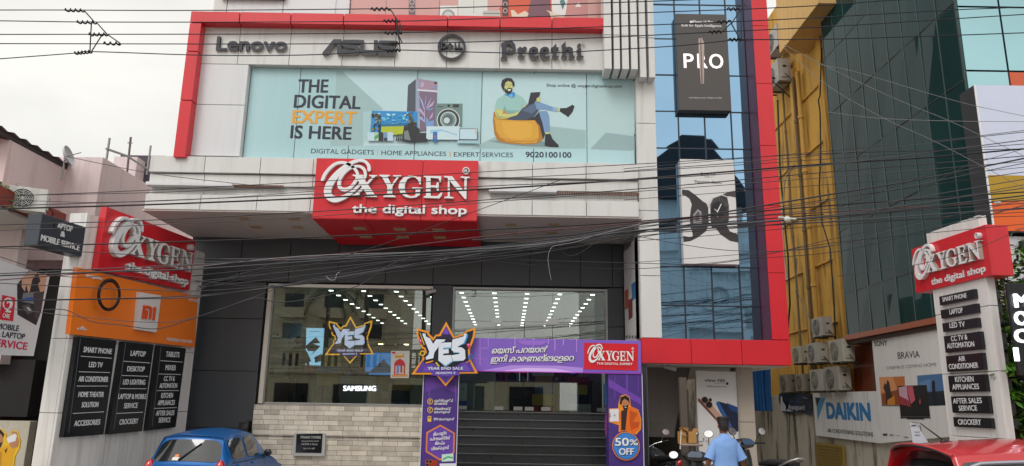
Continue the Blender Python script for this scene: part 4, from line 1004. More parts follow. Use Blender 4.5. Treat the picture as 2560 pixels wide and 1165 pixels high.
b.draw(SP.at, [(1183, 655), (1193, 665), (1195, 790), (1184, 806), (1178, 730)], C(50, 110, 190)); b.draw(SP.at, [(1188, 840), (1197, 870), (1197, 970), (1188, 1000), (1181, 920)], C(150, 70, 160))
b.build("side_print", t)
# ---- the YES emblem, once on the arch and once on the show window
def yes_star(name, lab, y, crop, depth, lit, parent=None, cat="emblem"):
    pl = YP(y, crop); at = pl.at
    c = at(575, 600); tt = thing(name, lab, cat, (c.x, y, at(575, 1105).z), group="six pointed sale emblems")
    o1 = M("emblem_amber_lit", (232, 160, 46), emit=.9) if lit else C(228, 148, 40)
    b = MB()
    out = [(585, 58), (716, 300), (880, 250), (885, 214), (1064, 150), (1050, 300), (1000, 440), (968, 520), (975, 650), (1030, 770), (1100, 896), (795, 900), (725, 928), (575, 1108), (430, 930), (345, 916), (22, 912), (215, 645), (195, 610), (250, 560), (225, 500), (190, 495), (142, 370), (106, 270), (110, 166), (300, 215), (306, 250), (376, 318), (415, 270), (470, 264)]
    inn = [(585, 128), (664, 272), (700, 330), (880, 278), (905, 236), (1028, 196), (1012, 300), (968, 420), (936, 520), (945, 660), (1000, 776), (1048, 872), (780, 876), (700, 930), (575, 1058), (455, 930), (360, 884), (84, 884), (240, 660), (225, 620), (276, 560), (250, 480), (216, 470), (168, 360), (136, 270), (138, 204), (276, 244), (284, 272), (372, 372), (428, 298), (505, 290), (508, 264)]
    b.draw(at, out, o1, -depth, depth, C(120, 70, 30)); b.build("emblem_board", tt)
    b = MB(); pu = C(88, 56, 150) if not lit else C(96, 40, 110); pd = C(44, 34, 70); nv = C(28, 28, 40)
    b.draw(at, inn, pd, .002)
    b.draw(at, [(585, 130), (660, 268), (512, 262)], pu, .004); b.draw(at, [(585, 160), (630, 262), (545, 260)], C(112, 74, 186), .006)
    b.draw(at, [(175, 215), (260, 245), (280, 275), (375, 385), (440, 310), (620, 320), (660, 360), (900, 290), (920, 230), (1020, 205), (1000, 310), (950, 430), (925, 520), (930, 640), (880, 720), (700, 790), (480, 780), (380, 720), (230, 730), (240, 640), (280, 600), (290, 540), (240, 460), (190, 350)], nv, .008)
    b.draw(at, [(210, 690), (250, 750), (380, 725), (480, 795), (720, 795), (850, 715), (960, 700), (1044, 868), (90, 880)], pu, .010)
    b.draw(at, [(240, 800), (350, 760), (420, 870), (200, 870)], C(104, 74, 176), .012); b.draw(at, [(820, 780), (900, 740), (980, 860), (840, 866)], C(104, 74, 176), .012)
    b.draw(at, [(455, 932), (700, 932), (575, 1060)], pu, .012); b.draw(at, [(500, 935), (660, 935), (575, 1020)], C(60, 40, 110), .014)
    b.draw(at, [(370, 868), (780, 864), (820, 920), (575, 945), (340, 926)], C(98, 66, 168), .016)
    for p in ([(160, 240), (168, 240), (238, 430), (226, 440)], [(410, 722), (430, 716), (486, 782), (462, 784)]): b.draw(at, p, C(226, 200, 40), .018)
    for p in ([(252, 720), (376, 686), (372, 708), (256, 742)], [(902, 724), (968, 680), (972, 696), (900, 734)]): b.draw(at, p, C(228, 148, 40), .018)
    cy = C(50, 150, 214); cl = C(130, 200, 232)
    b.draw(at, [(196, 252), (250, 252), (300, 400), (330, 540), (300, 640), (256, 680), (252, 632), (292, 600), (312, 545)], cy, .020); b.draw(at, [(880, 262), (925, 250), (945, 290), (890, 420), (820, 445), (770, 478)], cy, .020)
    b.draw(at, [(512, 478), (668, 470), (668, 492), (512, 500)], cl, .020); b.draw(at, [(704, 545), (840, 545), (840, 566), (704, 566)], cl, .020); b.draw(at, [(462, 690), (575, 775), (692, 690), (870, 696), (700, 704), (575, 792)], cl, .020)
    wf_ = M("emblem_white_lit", (206, 200, 232), emit=.7) if lit else C(216, 222, 236)
    for p in ([(205, 252), (252, 252), (258, 300), (326, 332), (376, 422), (426, 345), (578, 350), (552, 386), (520, 390), (396, 560), (380, 652), (262, 676), (258, 640), (302, 600), (316, 548), (210, 290)],
              [(500, 402), (672, 395), (666, 470), (540, 482), (540, 512), (626, 502), (630, 570), (540, 580), (540, 606), (660, 600), (690, 690), (575, 770), (460, 690), (466, 470)],
              [(690, 350), (868, 300), (884, 256), (918, 250), (905, 330), (866, 412), (762, 470), (845, 480), (892, 522), (900, 655), (868, 690), (700, 695), (666, 606), (798, 582), (802, 556), (710, 550), (672, 520), (680, 400)]): b.draw(at, p, wf_, .024)
    b.text(pl, "YEAR END SALE", (290, 838), (856, 836), 42, wf_, .026, bold=.09); b.text(pl, "SEASON 5", (420, 908), (735, 904), 34, wf_, .026, bold=.08)
    for cx_, cy_ in ((168, 378), (945, 446)):
        b.draw(at, [(cx_ - 34, cy_ - 25), (cx_ + 22, cy_ - 32), (cx_ + 36, cy_ + 10), (cx_ + 18, cy_ + 38), (cx_ - 10, cy_ + 30)], C(214, 40, 110), .026); b.draw(at, [(cx_ - 12, cy_ - 18), (cx_ + 12, cy_ - 24), (cx_ + 8, cy_ + 4)], C(240, 190, 210), .028)
    for cx_, cy_, m_ in ((204, 570, C(226, 182, 48)), (980, 630, C(46, 110, 190))):
        p = at(cx_, cy_, .02); rr = (at(cx_ + 42, cy_, .02) - p).length; b.disc(p, (0, -1, 0), rr, m_, ext=.01, seg=22, r2=rr * .62)
    b.build("emblem_print", tt)
yes_star("sale_emblem", "big orange edged six pointed sale emblem on the left corner of the purple arch", 13.72, (1025, 795, 6.474), .05, False)
yes_star("sale_emblem", "glowing six pointed sale emblem mounted inside the show window", 16.99 + .12, (809.3, 783.2, 8.75), .03, True)
# ---- small things on the shop front
PQ = YP(16.85); P4c = YP(16.98, (640, 680, 3.2354))
t = thing("memorial_plaque", "black engraved stone plaque in a pale frame on the stone plinth", "plaque", (-4.6, 16.85, .6))
pq = YP(16.86, (440, 560, 1.925))
b = MB(); f = [pq.at(*p) for p in ((572, 1005), (722, 1007), (716, 1117), (562, 1115))]; b.prism([p + Vector((0, .05, 0)) for p in f], (0, -.09, 0), M("plaque_frame", (176, 176, 174), .4)); b.build("frame", t, bevel=.004)
b = MB(); f = [pq.at(*p) + Vector((0, -.05, 0)) for p in ((583, 1010), (708, 1008), (702, 1101), (578, 1099))]; b.prism(f, (0, .005, 0), M("plaque_stone", (22, 22, 24), .2)); b.build("stone", t)
b = MB(); pq = YP(16.81, (440, 560, 1.925)); g = C(190, 190, 186); b.text(pq, "PENANG TOWERS", (600, 1032), (697, 1033), 12, g, .003, bold=.03); b.text(pq, "INAUGURATION LAID BY", (604, 1048), (688, 1048), 6, g, .003); b.text(pq, "LEKSHMI. K. PILLAI", (604, 1063), (680, 1064), 8, g, .003, bold=.02); b.text(pq, "ON 14 - 09 - 2007", (612, 1084), (668, 1084), 7, g, .003); b.build("engraving", t)
b = MB(); b.text(P4c, "SAMSUNG", (706, 960), (968, 961), 39, M("lit_letter", (236, 240, 246), emit=1.0), .01, bold=.06); b.build("lit_lettering", label="white lit block lettering low in the show window", cat="lettering")
t = thing("offer_poster", "small cream poster with a red arch stuck on the show window right of the emblem", "poster", (-2.5, 16.98, 2.6))
b = MB(); f = [P4c.at(*p) for p in ((1093, 638), (1243, 638), (1237, 858), (1088, 858))]; b.prism(f, (0, .012, 0), C(222, 214, 180), C(200, 200, 196)); b.build("sheet", t)
b = MB(); L = 1; eo = lambda p, c: e(p, c, P4c.at)
eo([(1100, 645), (1128, 645), (1128, 660), (1100, 660)], (206, 30, 44)); eo([(1125, 665), (1198, 660), (1198, 690), (1125, 696)], (206, 146, 60)); eo([(1118, 740), (1130, 720), (1165, 700), (1195, 720), (1208, 745), (1206, 830), (1116, 830)], (196, 50, 50)); eo([(1128, 760), (1196, 760), (1196, 825), (1128, 825)], (226, 190, 180)); eo([(1136, 758), (1158, 750), (1158, 820), (1136, 822)], (120, 140, 190)); eo([(1168, 750), (1182, 750), (1182, 815), (1168, 815)], (80, 90, 150)); eo([(1186, 768), (1200, 765), (1198, 815), (1186, 815)], (216, 170, 60)); eo([(1100, 832), (1225, 826), (1225, 846), (1100, 850)], (206, 150, 90)); eo([(1130, 668), (1190, 664), (1190, 672), (1130, 676)], (236, 220, 160))
b.build("print", t)
def cctv(px, py, y, lab, aim=-1):
    p = onY(px, py, y); t = thing("security_camera", lab, "camera", p)
    b = MB(); b.tube([p + Vector((0, .12, .05)), p + Vector((0, .02, .05)), p], .018, BLACK, 8); b.build("bracket", t)
    b = MB(); b.tube([p + Vector((-.10 * aim, .05, .02)), p + Vector((.12 * aim, -.10, -.05))], .04, C(200, 200, 200), 10); b.build("body", t)
    b = MB(); b.tube([p + Vector((.121 * aim, -.101, -.0505)), p + Vector((.135 * aim, -.115, -.056))], .034, BLACK, 10); b.build("lens", t)
cctv(1077, 728, 16.85, "dark security camera at the top right corner of the show window")
cctv(498, 720, 16.5, "pale security camera beside the red sign on the broad pylon", 1)
cctv(1674, 918, 15.0, "small security camera hanging under the red bay beam", 1)
b = MB(); p = onY(612, 1052, 16.7); b.box(p.x - .09, p.x + .07, 16.6, 16.94, p.z - .25, p.z, BLACK); b.draw(YP(16.59).at, [(606, 1064), (618, 1056), (619, 1070), (607, 1072)], C(60, 60, 62)); b.build("flood_lamp", label="black box lamp mounted low on the charcoal cladding behind the blue car", cat="lamp", bevel=.01)
# vivo style poster in the parking bay
t = thing("phone_poster", "tall white poster of a bronze and a blue phone beside the parking bay column", "poster", (4.2, 15.4, .3))
pv = YP(15.36); pv2 = YP(15.36, (1580, 860, 3.82))
b = MB(); f = [pv2.at(*p) for p in ((600, 248), (1000, 262), (1034, 1150), (634, 1150))]; b.prism(f, (0, .06, 0), M("poster_white", (214, 212, 212), .4)); b.build("board", t)
b = MB(); f1 = C(150, 148, 146)
for p in ([(600, 248), (1000, 262), (1000, 268), (600, 254)], [(600, 248), (606, 248), (640, 1150), (634, 1150)], [(994, 262), (1000, 262), (1034, 1150), (1028, 1150)]): b.draw(pv2.at, p, f1, .002, .02)
b.build("frame", t)
b = MB(); L = 1; ev = lambda p, c: e(p, c, pv2.at)
b.text(pv2, "vivo", (694, 360), (796, 362), 30, PBLACK, .003, bold=.06); b.text(pv2, "V60", (812, 362), (886, 363), 28, PBLACK, .003, bold=.05); b.text(pv2, "Co-engineered with", (788, 378), (886, 380), 8, C(90, 90, 94), .003); ev([(897, 366), (920, 366), (921, 390), (898, 390)], (20, 30, 90)); b.text(pv2, "ZEISS Portrait So Pro", (714, 412), (906, 414), 14, C(120, 90, 94), .003, bold=.03)
ev([(1015, 836), (1012, 605), (870, 560), (830, 548), (806, 552), (803, 570), (835, 640), (955, 836)], (24, 36, 66)); ev([(806, 552), (830, 548), (980, 836), (962, 836), (803, 575)], (50, 96, 160)); ev([(900, 560), (1012, 605), (1013, 660), (940, 630)], (30, 70, 130))
ev([(628, 520), (650, 520), (770, 590), (860, 690), (955, 836), (905, 836), (640, 555)], (196, 158, 138)); ev([(628, 520), (640, 520), (920, 836), (900, 836), (630, 545)], (110, 70, 60)); ev([(656, 530), (680, 514), (720, 520), (770, 590), (760, 612), (740, 612)], (172, 134, 112))
for x, y, r_ in ((694, 534, 27), (735, 580, 28), (746, 533, 14)): b.disc(pv2.at(x, y, .012), (0, -1, 0), r_ * .0022, PBLACK, seg=20); b.disc(pv2.at(x, y, .013), (0, -1, 0), r_ * .0025, C(160, 120, 100), seg=20, r2=r_ * .0022)
b.text(pv2, "50MP", (700, 933), (735, 933), 10, PBLACK, .003); b.build("print", t)
# ================================================================ right pylon
RA = Vector((7.30, 13.2, 0)); RB = Vector((7.43, 11.26, 0)); RD = (RB - RA).normalized(); RN = Vector((RD.y, -RD.x, 0))
def RPL(crop=None, off=0.0): return Plane(RA + RN * off, RN, crop)
t = thing("sign_pylon", "slim white sign pylon on the right with a red head and black plates", "pylon", (7.45, 12.2, 0))
pr = RPL()
s0 = (pr.at(2333, 740) - RA).dot(RD); s0b = (pr.at(2372, 1088) - RA).dot(RD); s1 = (pr.at(2452, 760) - RA).dot(RD)
s0 = (s0 + s0b) / 2; s1 = 1.80
b = MB()
for z0, z1 in ((0, 1.6), (1.61, 2.6), (2.61, 3.6), (3.61, 5.05)):
    b.obox(RA + RD * s0 + Z * z0, RD * (s1 - s0), Z * (z1 - z0), -RN * .14, PYW)
b.build("cladding", t, bevel=.006)
b = MB(); p4 = RPL(None, .05)
pr = RPL(off=.05)
t2 = thing("red_sign", "red box sign with white raised lettering heading the slim pylon", "sign", (7.45, 12.2, 4.1))
f = [pr.at(*p) for p in ((2278, 623), (2466, 561), (2478, 689), (2291, 732))]
sa = ((f[0] + f[3]) / 2 - RA).dot(RD); sb = ((f[1] + f[2]) / 2 - RA).dot(RD); zt = (f[0].z + f[1].z) / 2; z0 = (f[2].z + f[3].z) / 2
b.obox(RA + RN * .05 + RD * sa + Z * z0, RD * (sb - sa), Z * (zt - z0), -RN * .36, RED); b.build("sign_box", t2, bevel=.005)
RR = Rect(RA + RN * .05 + RD * sa + Z * z0, RD, RN, sb - sa, zt - z0)
b = MB(); oxy_logo(b, RR, LETTER, LETTERSIDE, .07); tagline(b, RR, LETTER, .012); b.build("raised_lettering", t2)
q3 = lambda x, y: (1920 + x / 2.4266, 380 + y / 2.4266); q4 = lambda x, y: (1920 + x / 2.8766, 760 + y / 2.8766)
PLT = [("smart phone", q3, [(1037, 875), (1250, 833), (1255, 890), (1042, 930)], [("SMART PHONE", 1062, 908, 1207, 882, 27)]),
       ("laptop", q4, [(1240, 40), (1500, 0), (1505, 65), (1245, 103)], [("LAPTOP", 1310, 75, 1403, 62, 38)]),
       ("television", q4, [(1252, 135), (1508, 102), (1512, 168), (1258, 200)], [("LED TV", 1310, 172, 1418, 162, 38)]),
       ("camera and automation", q4, [(1262, 230), (1530, 198), (1540, 332), (1275, 343)], [("CC TV &", 1320, 268, 1437, 254, 38), ("AUTOMATION", 1292, 320, 1487, 305, 38)]),
       ("air conditioner", q4, [(1277, 372), (1545, 352), (1555, 473), (1290, 487)], [("AIR", 1373, 413, 1422, 409, 38), ("CONDITIONER", 1305, 469, 1515, 458, 38)]),
       ("kitchen appliances", q4, [(1294, 517), (1563, 505), (1573, 628), (1305, 633)], [("KITCHEN", 1350, 561, 1482, 557, 38), ("APPLIANCES", 1330, 615, 1521, 611, 38)]),
       ("after sales service", q4, [(1315, 662), (1585, 662), (1595, 787), (1325, 783)], [("AFTER SALES", 1335, 716, 1541, 712, 38), ("SERVICE", 1376, 768, 1507, 766, 38)]),
       ("crockery", q4, [(1330, 812), (1605, 822), (1610, 893), (1338, 885)], [("CROCKERY", 1371, 866, 1535, 869, 38)])]
pz = RPL(off=.06)
for lab, qq, q, tx in PLT:
    f = [pz.at(*qq(*p)) for p in q]
    sa = ((f[0] + f[3]) / 2 - RA).dot(RD); sb = min(1.83, ((f[1] + f[2]) / 2 - RA).dot(RD)); zt = (f[0].z + f[1].z) / 2; z0 = (f[2].z + f[3].z) / 2
    c0 = RA + RD * sa + Z * z0
    t = thing("name_plate", "black plate reading %s in white on the slim pylon" % lab, "sign", c0, group="black plates on the slim pylon")
    b = MB(); b.obox(c0 + RN * .002, RD * (sb - sa), Z * (zt - z0), RN * .058, BLKSIGN); b.obox(c0 - RN * .36, RD * (sb - sa), Z * (zt - z0), RN * .215, BLKSIGN); b.build("plate", t, bevel=.004)
    b = MB(); pp = Plane(pz.p0, pz.n)
    for s, x0, y0, x1, y1, ch in tx:
        sc = 2.4266 if qq is q3 else 2.8766
        b.text(pp, s, qq(x0, y0), qq(x1, y1), ch / sc * .95, LETTER, .004, bold=.06)
    b.build("lettering", t)
# ================================================================ pink house on the left
t = thing("pink_house", "pale pink plastered house with a sheet roof behind the broad pylon", "house", (-13, 18, 0))
HX = -10.4
def hp(px, py, x=HX): return onX(px, py, x)
ya, yb = 14.5, 30
b = MB()
zt = onY(28, 346, ya).z
b.box(-22, HX, ya, yb, onX(120, 515, HX).z, zt, PINK)                       # upper storey
b.box(-22, HX - .9, ya + .9, yb, 0, 6.2, PINK)
b.box(HX, -7.55, 19.5, 30, 0, 6.0, PINK)
b.build("wall", t, bevel=.01)
b = MB(); y0 = onX(257, 400, -9.6).y
b.box(-12.2, -9.6, y0, y0 + .25, 5, onX(257, 392, -9.6).z, PINK); b.box(-9.8, -9.6, y0 + .25, 28, 5, onX(257, 392, -9.6).z, PINK)
b.build("parapet", t, bevel=.01)
b = MB()   # corrugated sheet roof falling to the right, on a purlin
ze = zt + .02
n = 60
rp = []
for i in range(n + 1):
    y = ya - .6 + (yb - ya) * .75 * i / n
    rp.append((y, .05 * (i % 2)))
A = [(-22, ze + .30), (HX + .08, ze + .05)]
vs = []
for y, dz in rp:
    for x, z in A: vs.append((x, y, z + dz))
b.add(vs, [(2 * i, 2 * i + 1, 2 * i + 3, 2 * i + 2) for i in range(n)], TIN)
b.box(HX - .1, HX + .0, ya - .5, yb * .8, ze - .05, ze + .07, M("purlin", (70, 64, 66), .8)); b.box(-22, HX, ya - .45, ya - .35, ze + .0, ze + .1, M("purlin", (70, 64, 66), .8))
b.build("roof", t)
b = MB()
for px in (266, 372):
    p = onX(px, 400, -9.65); b.tube([p + Z * -.4, p + Z * (.55 if px == 266 else .4)], .03, ALU, 6)
p = onX(266, 372, -9.65); q = onX(318, 390, -9.65); b.tube([p, q, q + Vector((0, 2, 0))], .03, ALU, 6); b.build("roof_railing", t)
b = MB(); p = onY(322, 410, 21); b.tube([p - Z * .8, onY(327, 343, 21)], .035, M("rusty_pipe", (104, 90, 98), .7), 6); b.tube([onY(319, 357, 21), onY(331, 357, 21)], .02, ALU, 5); b.build("mast", t)
b = MB(); x0 = onY(300, 400, 22).x; x1 = onY(372, 400, 22).x; b.box(x0, x1 + .5, 22, 26, 6, onY(330, 388, 22).z, M("dark_shed", (74, 66, 80), .8)); b.box(x0 + .1, x0 + .8, 21.5, 22, 6, onY(320, 392, 21.5).z, PINK); b.build("roof_shed", t)
b = MB(); zq = onX(60, 528, -9.2).z
pts = [onX(0, 517, -9.3), onX(92, 553, -9.3)]
b.box(-22, -9.3, 12.6, 15.0, zq - .02, zq + .32, M("red_oxide_band", (142, 62, 50), .7, streak=.3)); b.box(-22, -9.35, 12.7, 15.0, zq - .1, zq - .022, M("porch_soffit", (196, 190, 186), .7)); b.build("porch_slab", t, bevel=.01)
b = MB(); b.box(-22, -9.9, 14.6, 14.9, 2.6, zq - .1, PINK); b.box(-9.9, -8.9, 15.3, 15.5, 0, 4.6, M("dark_doorway", (40, 36, 38), .8)); b.box(-22, -8.6, 16.2, 16.4, 0, 2.9, M("maroon_shutter", (74, 34, 32), .7, streak=.3)); b.box(-22, -9.4, 14.9, 15.4, 1.6, 2.7, M("dark_doorway", (40, 36, 38), .8)); b.build("shop_front", t)
b = MB(); b.box(-22, -8.75, 14.0, 14.2, 0, 1.55, CONC); b.build("yard_wall", label="low stained concrete yard wall at the left edge behind the cutout", cat="wall", bevel=.01)
b = MB(); p = onY(160, 385, 16); c = onY(163, 392, 16.0)
rings = []
for k in range(5):
    r = .24 * math.sin(k / 4 * math.pi / 2); dd = .10 * (k / 4) ** 2
    ax = Vector((.93, .1, .35)).normalized(); u = Z.cross(ax).normalized(); v = ax.cross(u)
    rings.append([c + ax * dd + u * r * math.cos(q) + v * r * math.sin(q) for q in [2 * math.pi * i / 20 for i in range(20)]])
b.loft(rings, M("dish_white", (196, 198, 202), .4), cap=False)
td = thing("satellite_dish", "small pale satellite dish on the edge of the pink house roof", "satellite dish", c - Z * .5)
b.build("reflector", td); b = MB(); b.tube([c, c - Z * .55], .025, ALU, 6); b.tube([c, c + ax * .35 + Z * .0], .012, ALU, 5); b.build("mast", td)
# yellow cutout figure at the left edge
P0 = YP(12.3, (0, 760, 2.8766))
t = thing("cutout_board", "yellow edged standing cutout of a man holding up a white phone, bottom left corner", "cutout", (-8.3, 12.3, .1))
b = MB(); b.draw(P0.at, [(-70, 905), (10, 898), (40, 930), (45, 970), (62, 950), (85, 908), (125, 915), (146, 985), (138, 1040), (105, 1100), (80, 1290), (-70, 1290)], C(222, 180, 50), -.03, .03); b.build("board", t)
b = MB(); L = 1; e0 = lambda p, c: e(p, c, P0.at)
e0([(-60, 1010), (15, 1035), (70, 1010), (100, 1010), (120, 1020), (95, 1090), (72, 1280), (-60, 1280)], (216, 160, 30)); e0([(68, 1010), (72, 985), (90, 915), (118, 920), (138, 985), (130, 1025), (90, 1040)], (176, 124, 90)); e0([(48, 965), (105, 930), (122, 945), (112, 985), (60, 1000)], (220, 220, 224)); e0([(-20, 920), (20, 925), (22, 990), (5, 1035), (-20, 1040)], (176, 124, 90)); e0([(-40, 900), (5, 903), (32, 935), (24, 962), (10, 935), (-30, 930)], (34, 28, 28)); e0([(-5, 1000), (18, 992), (10, 1026), (-5, 1034)], (50, 40, 38)); e0([(35, 1050), (55, 1035), (45, 1070), (40, 1070)], (60, 50, 40)); e0([(0, 1060), (14, 1065), (6, 1160), (-6, 1160)], (186, 130, 24))
b.build("print", t)
# ================================================================ air conditioners
def ac_unit(label, loc, rz, sc=1.0, grp="outdoor air conditioner units on the yellow wall", tint=(196, 192, 182)):
    """box 0.30 deep (local x), 0.78 wide (local y), 0.55 high, fan on the -x face"""
    t = thing("air_conditioner", label, "air conditioner", loc, rz, grp)
    m = M("ac_case_%d" % tint[0], tint, .55, var=.1, streak=.5, dirt=(110, 96, 72)); dk = M("ac_dark", (44, 44, 44), .7)
    w, d, h = .78 * sc, .30 * sc, .56 * sc
    b = MB(); b.box(0, d, -w / 2, w / 2, 0, h, m); b.box(-.004, 0, w * .14, w * .15, .02, h - .02, dk)
    for k in range(7): b.box(d * .15, d * .85, -w / 2 - .004, -w / 2, h * (.2 + .09 * k), h * (.23 + .09 * k), dk) if False else None
    b.build("case", t, local=True, bevel=.012)
    b = MB(); c = Vector((-.005, w * .14 - w * .02, h * .5))
    b.disc(c, (-1, 0, 0), h * .42, dk, seg=28)
    for k in range(1, 7): b.disc(c + Vector((-.010, 0, 0)), (-1, 0, 0), h * .42 * k / 6, m, ext=.006, seg=28, r2=h * .42 * k / 6 - .009)
    for k in range(8):
        q = math.pi * k / 4; b.tube([c + Vector((-.014, 0, 0)), c + Vector((-.014, math.cos(q) * h * .42, math.sin(q) * h * .42))], .004, m, 4)
    b.build("fan_grille", t, local=True)
    b = MB(); b.box(d * .25, d * .8, -w / 2 - .03, -w / 2, h * .15, h * .75, m); b.box(d * .35, d * .65, -w / 2 - .034, -w / 2 - .03, h * .58, h * .68, dk); b.build("service_cover", t, local=True, bevel=.006)
    b = MB(); 
    for y in (-w * .35, w * .35): b.box(-.02, d + .12, y - .02, y + .02, -.05, -.005, M("bracket_paint", (100, 90, 76), .7))
    b.tube([(d * .5, -w / 2 - .03, h * .3), (d * .7, -w / 2 - .12, h * .1), (d * 1.2, -w / 2 - .08, -.2), (d * 1.4, -w / 2, -.5)], .012, CABLE, 6); b.build("bracket", t, local=True)
    return t
# ================================================================ yellow neighbour, green glass block
NX = 9.3
t = thing("yellow_building", "weathered yellow rendered side of the neighbouring building behind the red bay", "building", (11, 21, 0))
b = MB(); b.box(NX, 16, 17.2, 29, 0, 16, YEL); b.build("wall", t)
b = MB()   # raised plaster ribs and shallow ledges
for z in (4.4, 6.2, 8.0, 9.8, 11.6): b.box(NX - .06, NX, 19.7, 29, z, z + .06, YEL)
for y in (20.4, 22.6, 25): b.box(NX - .12, NX, y, y + .35, 2.3, 13, YEL)
b.build("plaster_rib", t, bevel=.01)
b = MB(); ye, yf = onX(2046, 8, 8.4).y, onX(1948, 121, 8.4).y; zb_ = onX(2046, 8, 8.4).z
BOXY = M("balcony_plaster", (206, 168, 108), .85, streak=.35, dirt=(120, 90, 52)); b.box(8.4, NX, ye, yf, zb_, zb_ + 4, BOXY); b.build("balcony_box", t, bevel=.01)
PIPE = M("drain_pipe", (190, 148, 66), .6, streak=.4); PIPE2 = M("old_pipe", (110, 92, 66), .8, streak=.4)
b = MB()
for px, m, r in ((2003, PIPE, .075), (1990, PIPE2, .05), (1962, PIPE2, .035)):
    p = onX(px, 300, NX - .16); b.tube([(p.x, p.y, 2.4), (p.x, p.y, 12.6)], r, m, 8)
    for z in (3.8, 5.6, 7.4, 9.2, 11): b.tube([(p.x, p.y, z), (p.x, p.y, z + .1)], r * 1.35, m, 8)
b.build("drain_pipe", t)
b = MB(); b.box(8.2, 9.25, 27.75, 29, 0, 18.5, C(206, 210, 204)); b.box(8.2, 9.25, 27.7, 27.745, 14.9, 15.4, C(200, 96, 60)); b.build("far_block", t)
# hanging black cables down the yellow wall
def drop(pts, x, r, lab, m=CABLE):
    b = MB(); P = [onX(px, py, x) for px, py in pts]
    b.tube(P, r, m, 6); b.build("hanging_cable", label=lab, cat="cable", group="cables hanging down the yellow wall")
drop([(2054, 120), (2050, 240), (2046, 250), (2050, 280), (2052, 380), (2048, 470), (2056, 560), (2075, 620), (2085, 760), (2090, 880)], NX - .2, .022, "thick black cable hanging down the yellow wall beside the green glass edge")
drop([(1944, 250), (1950, 420), (1962, 560), (1970, 640), (1975, 760), (1965, 880)], NX - .3, .03, "dark cable bundle running down the far left edge of the yellow wall")
drop([(1992, 645), (1990, 720), (2005, 760), (2025, 800), (2030, 830)], NX - .2, .018, "thin grey cable dropping onto the topmost air conditioner", M("grey_cable", (120, 112, 104), .7))
drop([(1978, 420), (1962, 450), (1955, 540), (1960, 640), (1968, 700)], NX - .4, .02, "pale looped cable near the red column on the yellow wall", M("pale_cable", (170, 164, 156), .7))
# neighbour's wall below, with stains
t = thing("compound_wall", "stained grey concrete compound wall along the driveway carrying the boards", "wall", (9.1, 21, 0))
b = MB(); b.box(9.0, 9.25, 13.9, 28, 0, 2.42, CONC); b.build("wall", t, bevel=.01)
b = MB(); b.box(8.985, 9.0, 19.3, 21.6, 1.25, 1.28, DSEAM); b.build("crack", t)
b = MB(); b.box(5.5, 9.3, 27.5, 27.7, 0, 4.6, CONC); b.build("end_wall", label="concrete wall closing the far end of the driveway", cat="wall")
b = MB(); pl9 = Plane((8.97, 17, 0), (-1, 0, 0), (1920, 760, 2.8766))
f = [pl9.at(*p) for p in ((357, 995), (552, 1020), (560, 1200), (362, 1200))]; YS = M("yellow_shutter", (146, 120, 44), .6, streak=.5)
b.prism(f, (-.05, 0, 0), YS)
for k in range(9):
    y0 = 1005 + k * 22; b.prism([pl9.at(366, y0, .051), pl9.at(546, y0 + 22 - k, .051), pl9.at(546, y0 + 32 - k, .051), pl9.at(366, y0 + 11, .051)], (-.02, 0, 0), YS)
b.build("louvred_door", label="old yellow louvred metal door below the blue lettered board", cat="door")
t = thing("blue_tarp", "blue tarpaulin sheet hung across the far end of the driveway", "tarpaulin", (8.4, 26, 2))
b = MB(); pts0 = []
for i in range(25):
    x = 7.9 + 1.1 * i / 24; pts0.append((x, 26.0 + .07 * math.sin(i * 1.3) + .03 * math.sin(i * 3.1)))
vs = [(x, y + .05 * math.sin(z * 3 + x * 5), z) for x, y in pts0 for z in (1.9, 2.5, 3.0, 3.5, 4.2)]
b.add(vs, [(i * 5 + j, i * 5 + j + 1, i * 5 + j + 6, i * 5 + j + 5) for i in range(24) for j in range(4)], M("tarp", (14, 78, 136), .45, var=.25, scale=4), True); b.build("sheet", t)
# green glass block
GX_ = 8.9
gy0 = onX(2120, 838, GX_).y; gy1 = onX(2460, 557, GX_).y; gzb = 3.62
t = thing("green_glass_building", "dark green mirror glass block on the right with orange trim underneath", "building", (12, 17, 0))
GZ = [onX(2120, 838, GX_).z, 5.0, 6.7, 8.4, 10.1, 11.8, 13.5, 15.2, 17]
gzb = GZ[0]
ys = [gy0 + (gy1 - gy0) * i / 9 for i in range(10)]
for i in range(9):
    b = MB()
    for j in range(len(GZ) - 1):
        tw = random.uniform(-.009, .009); tv = random.uniform(-.009, .009)
        b.add([(GX_ + tw, ys[i] - .012, GZ[j] + .012), (GX_, ys[i + 1] + .012, GZ[j] + .012), (GX_ + tv, ys[i + 1] + .012, GZ[j + 1] - .012), (GX_ - tw, ys[i] - .012, GZ[j + 1] - .012)], [(0, 1, 2, 3)], GREEN)
    b.build("glass_strip", t)
GM = M("green_mullion", (50, 74, 72), .4)
b = MB()
for y in ys: b.box(GX_ - .012, GX_ + .06, y - .016, y + .016, gzb, 17, GM)
for z in GZ[1:-1]: b.box(GX_ - .008, GX_ + .06, gy1, gy0, z - .014, z + .014, M("green_joint", (20, 34, 32), .5))
b.box(GX_ + .07, GX_ + .2, gy1, gy0, gzb, 17, M("glass_backing", (10, 18, 18), .6)); b.build("mullions", t)
OW = M("orange_wood", (156, 72, 32), .4, var=.2); b = MB(); b.box(GX_ - .1, GX_ + .3, gy1, gy0 + .05, gzb - .14, gzb - .01, OW); b.box(GX_ - .05, 14, gy1, gy0, gzb - .25, gzb - .142, M("under_soffit", (64, 40, 28), .7)); b.box(9.2, 9.29, 16.9, 20.1, 2.43, gzb - .252, M("orange_panel_dark", (112, 46, 20), .35, var=.15)); b.build("orange_trim", t)
LG = M("light_mirror_glass", (146, 182, 188), .03, metal=1.0, var=.04, scale=.6, bump=-.12)
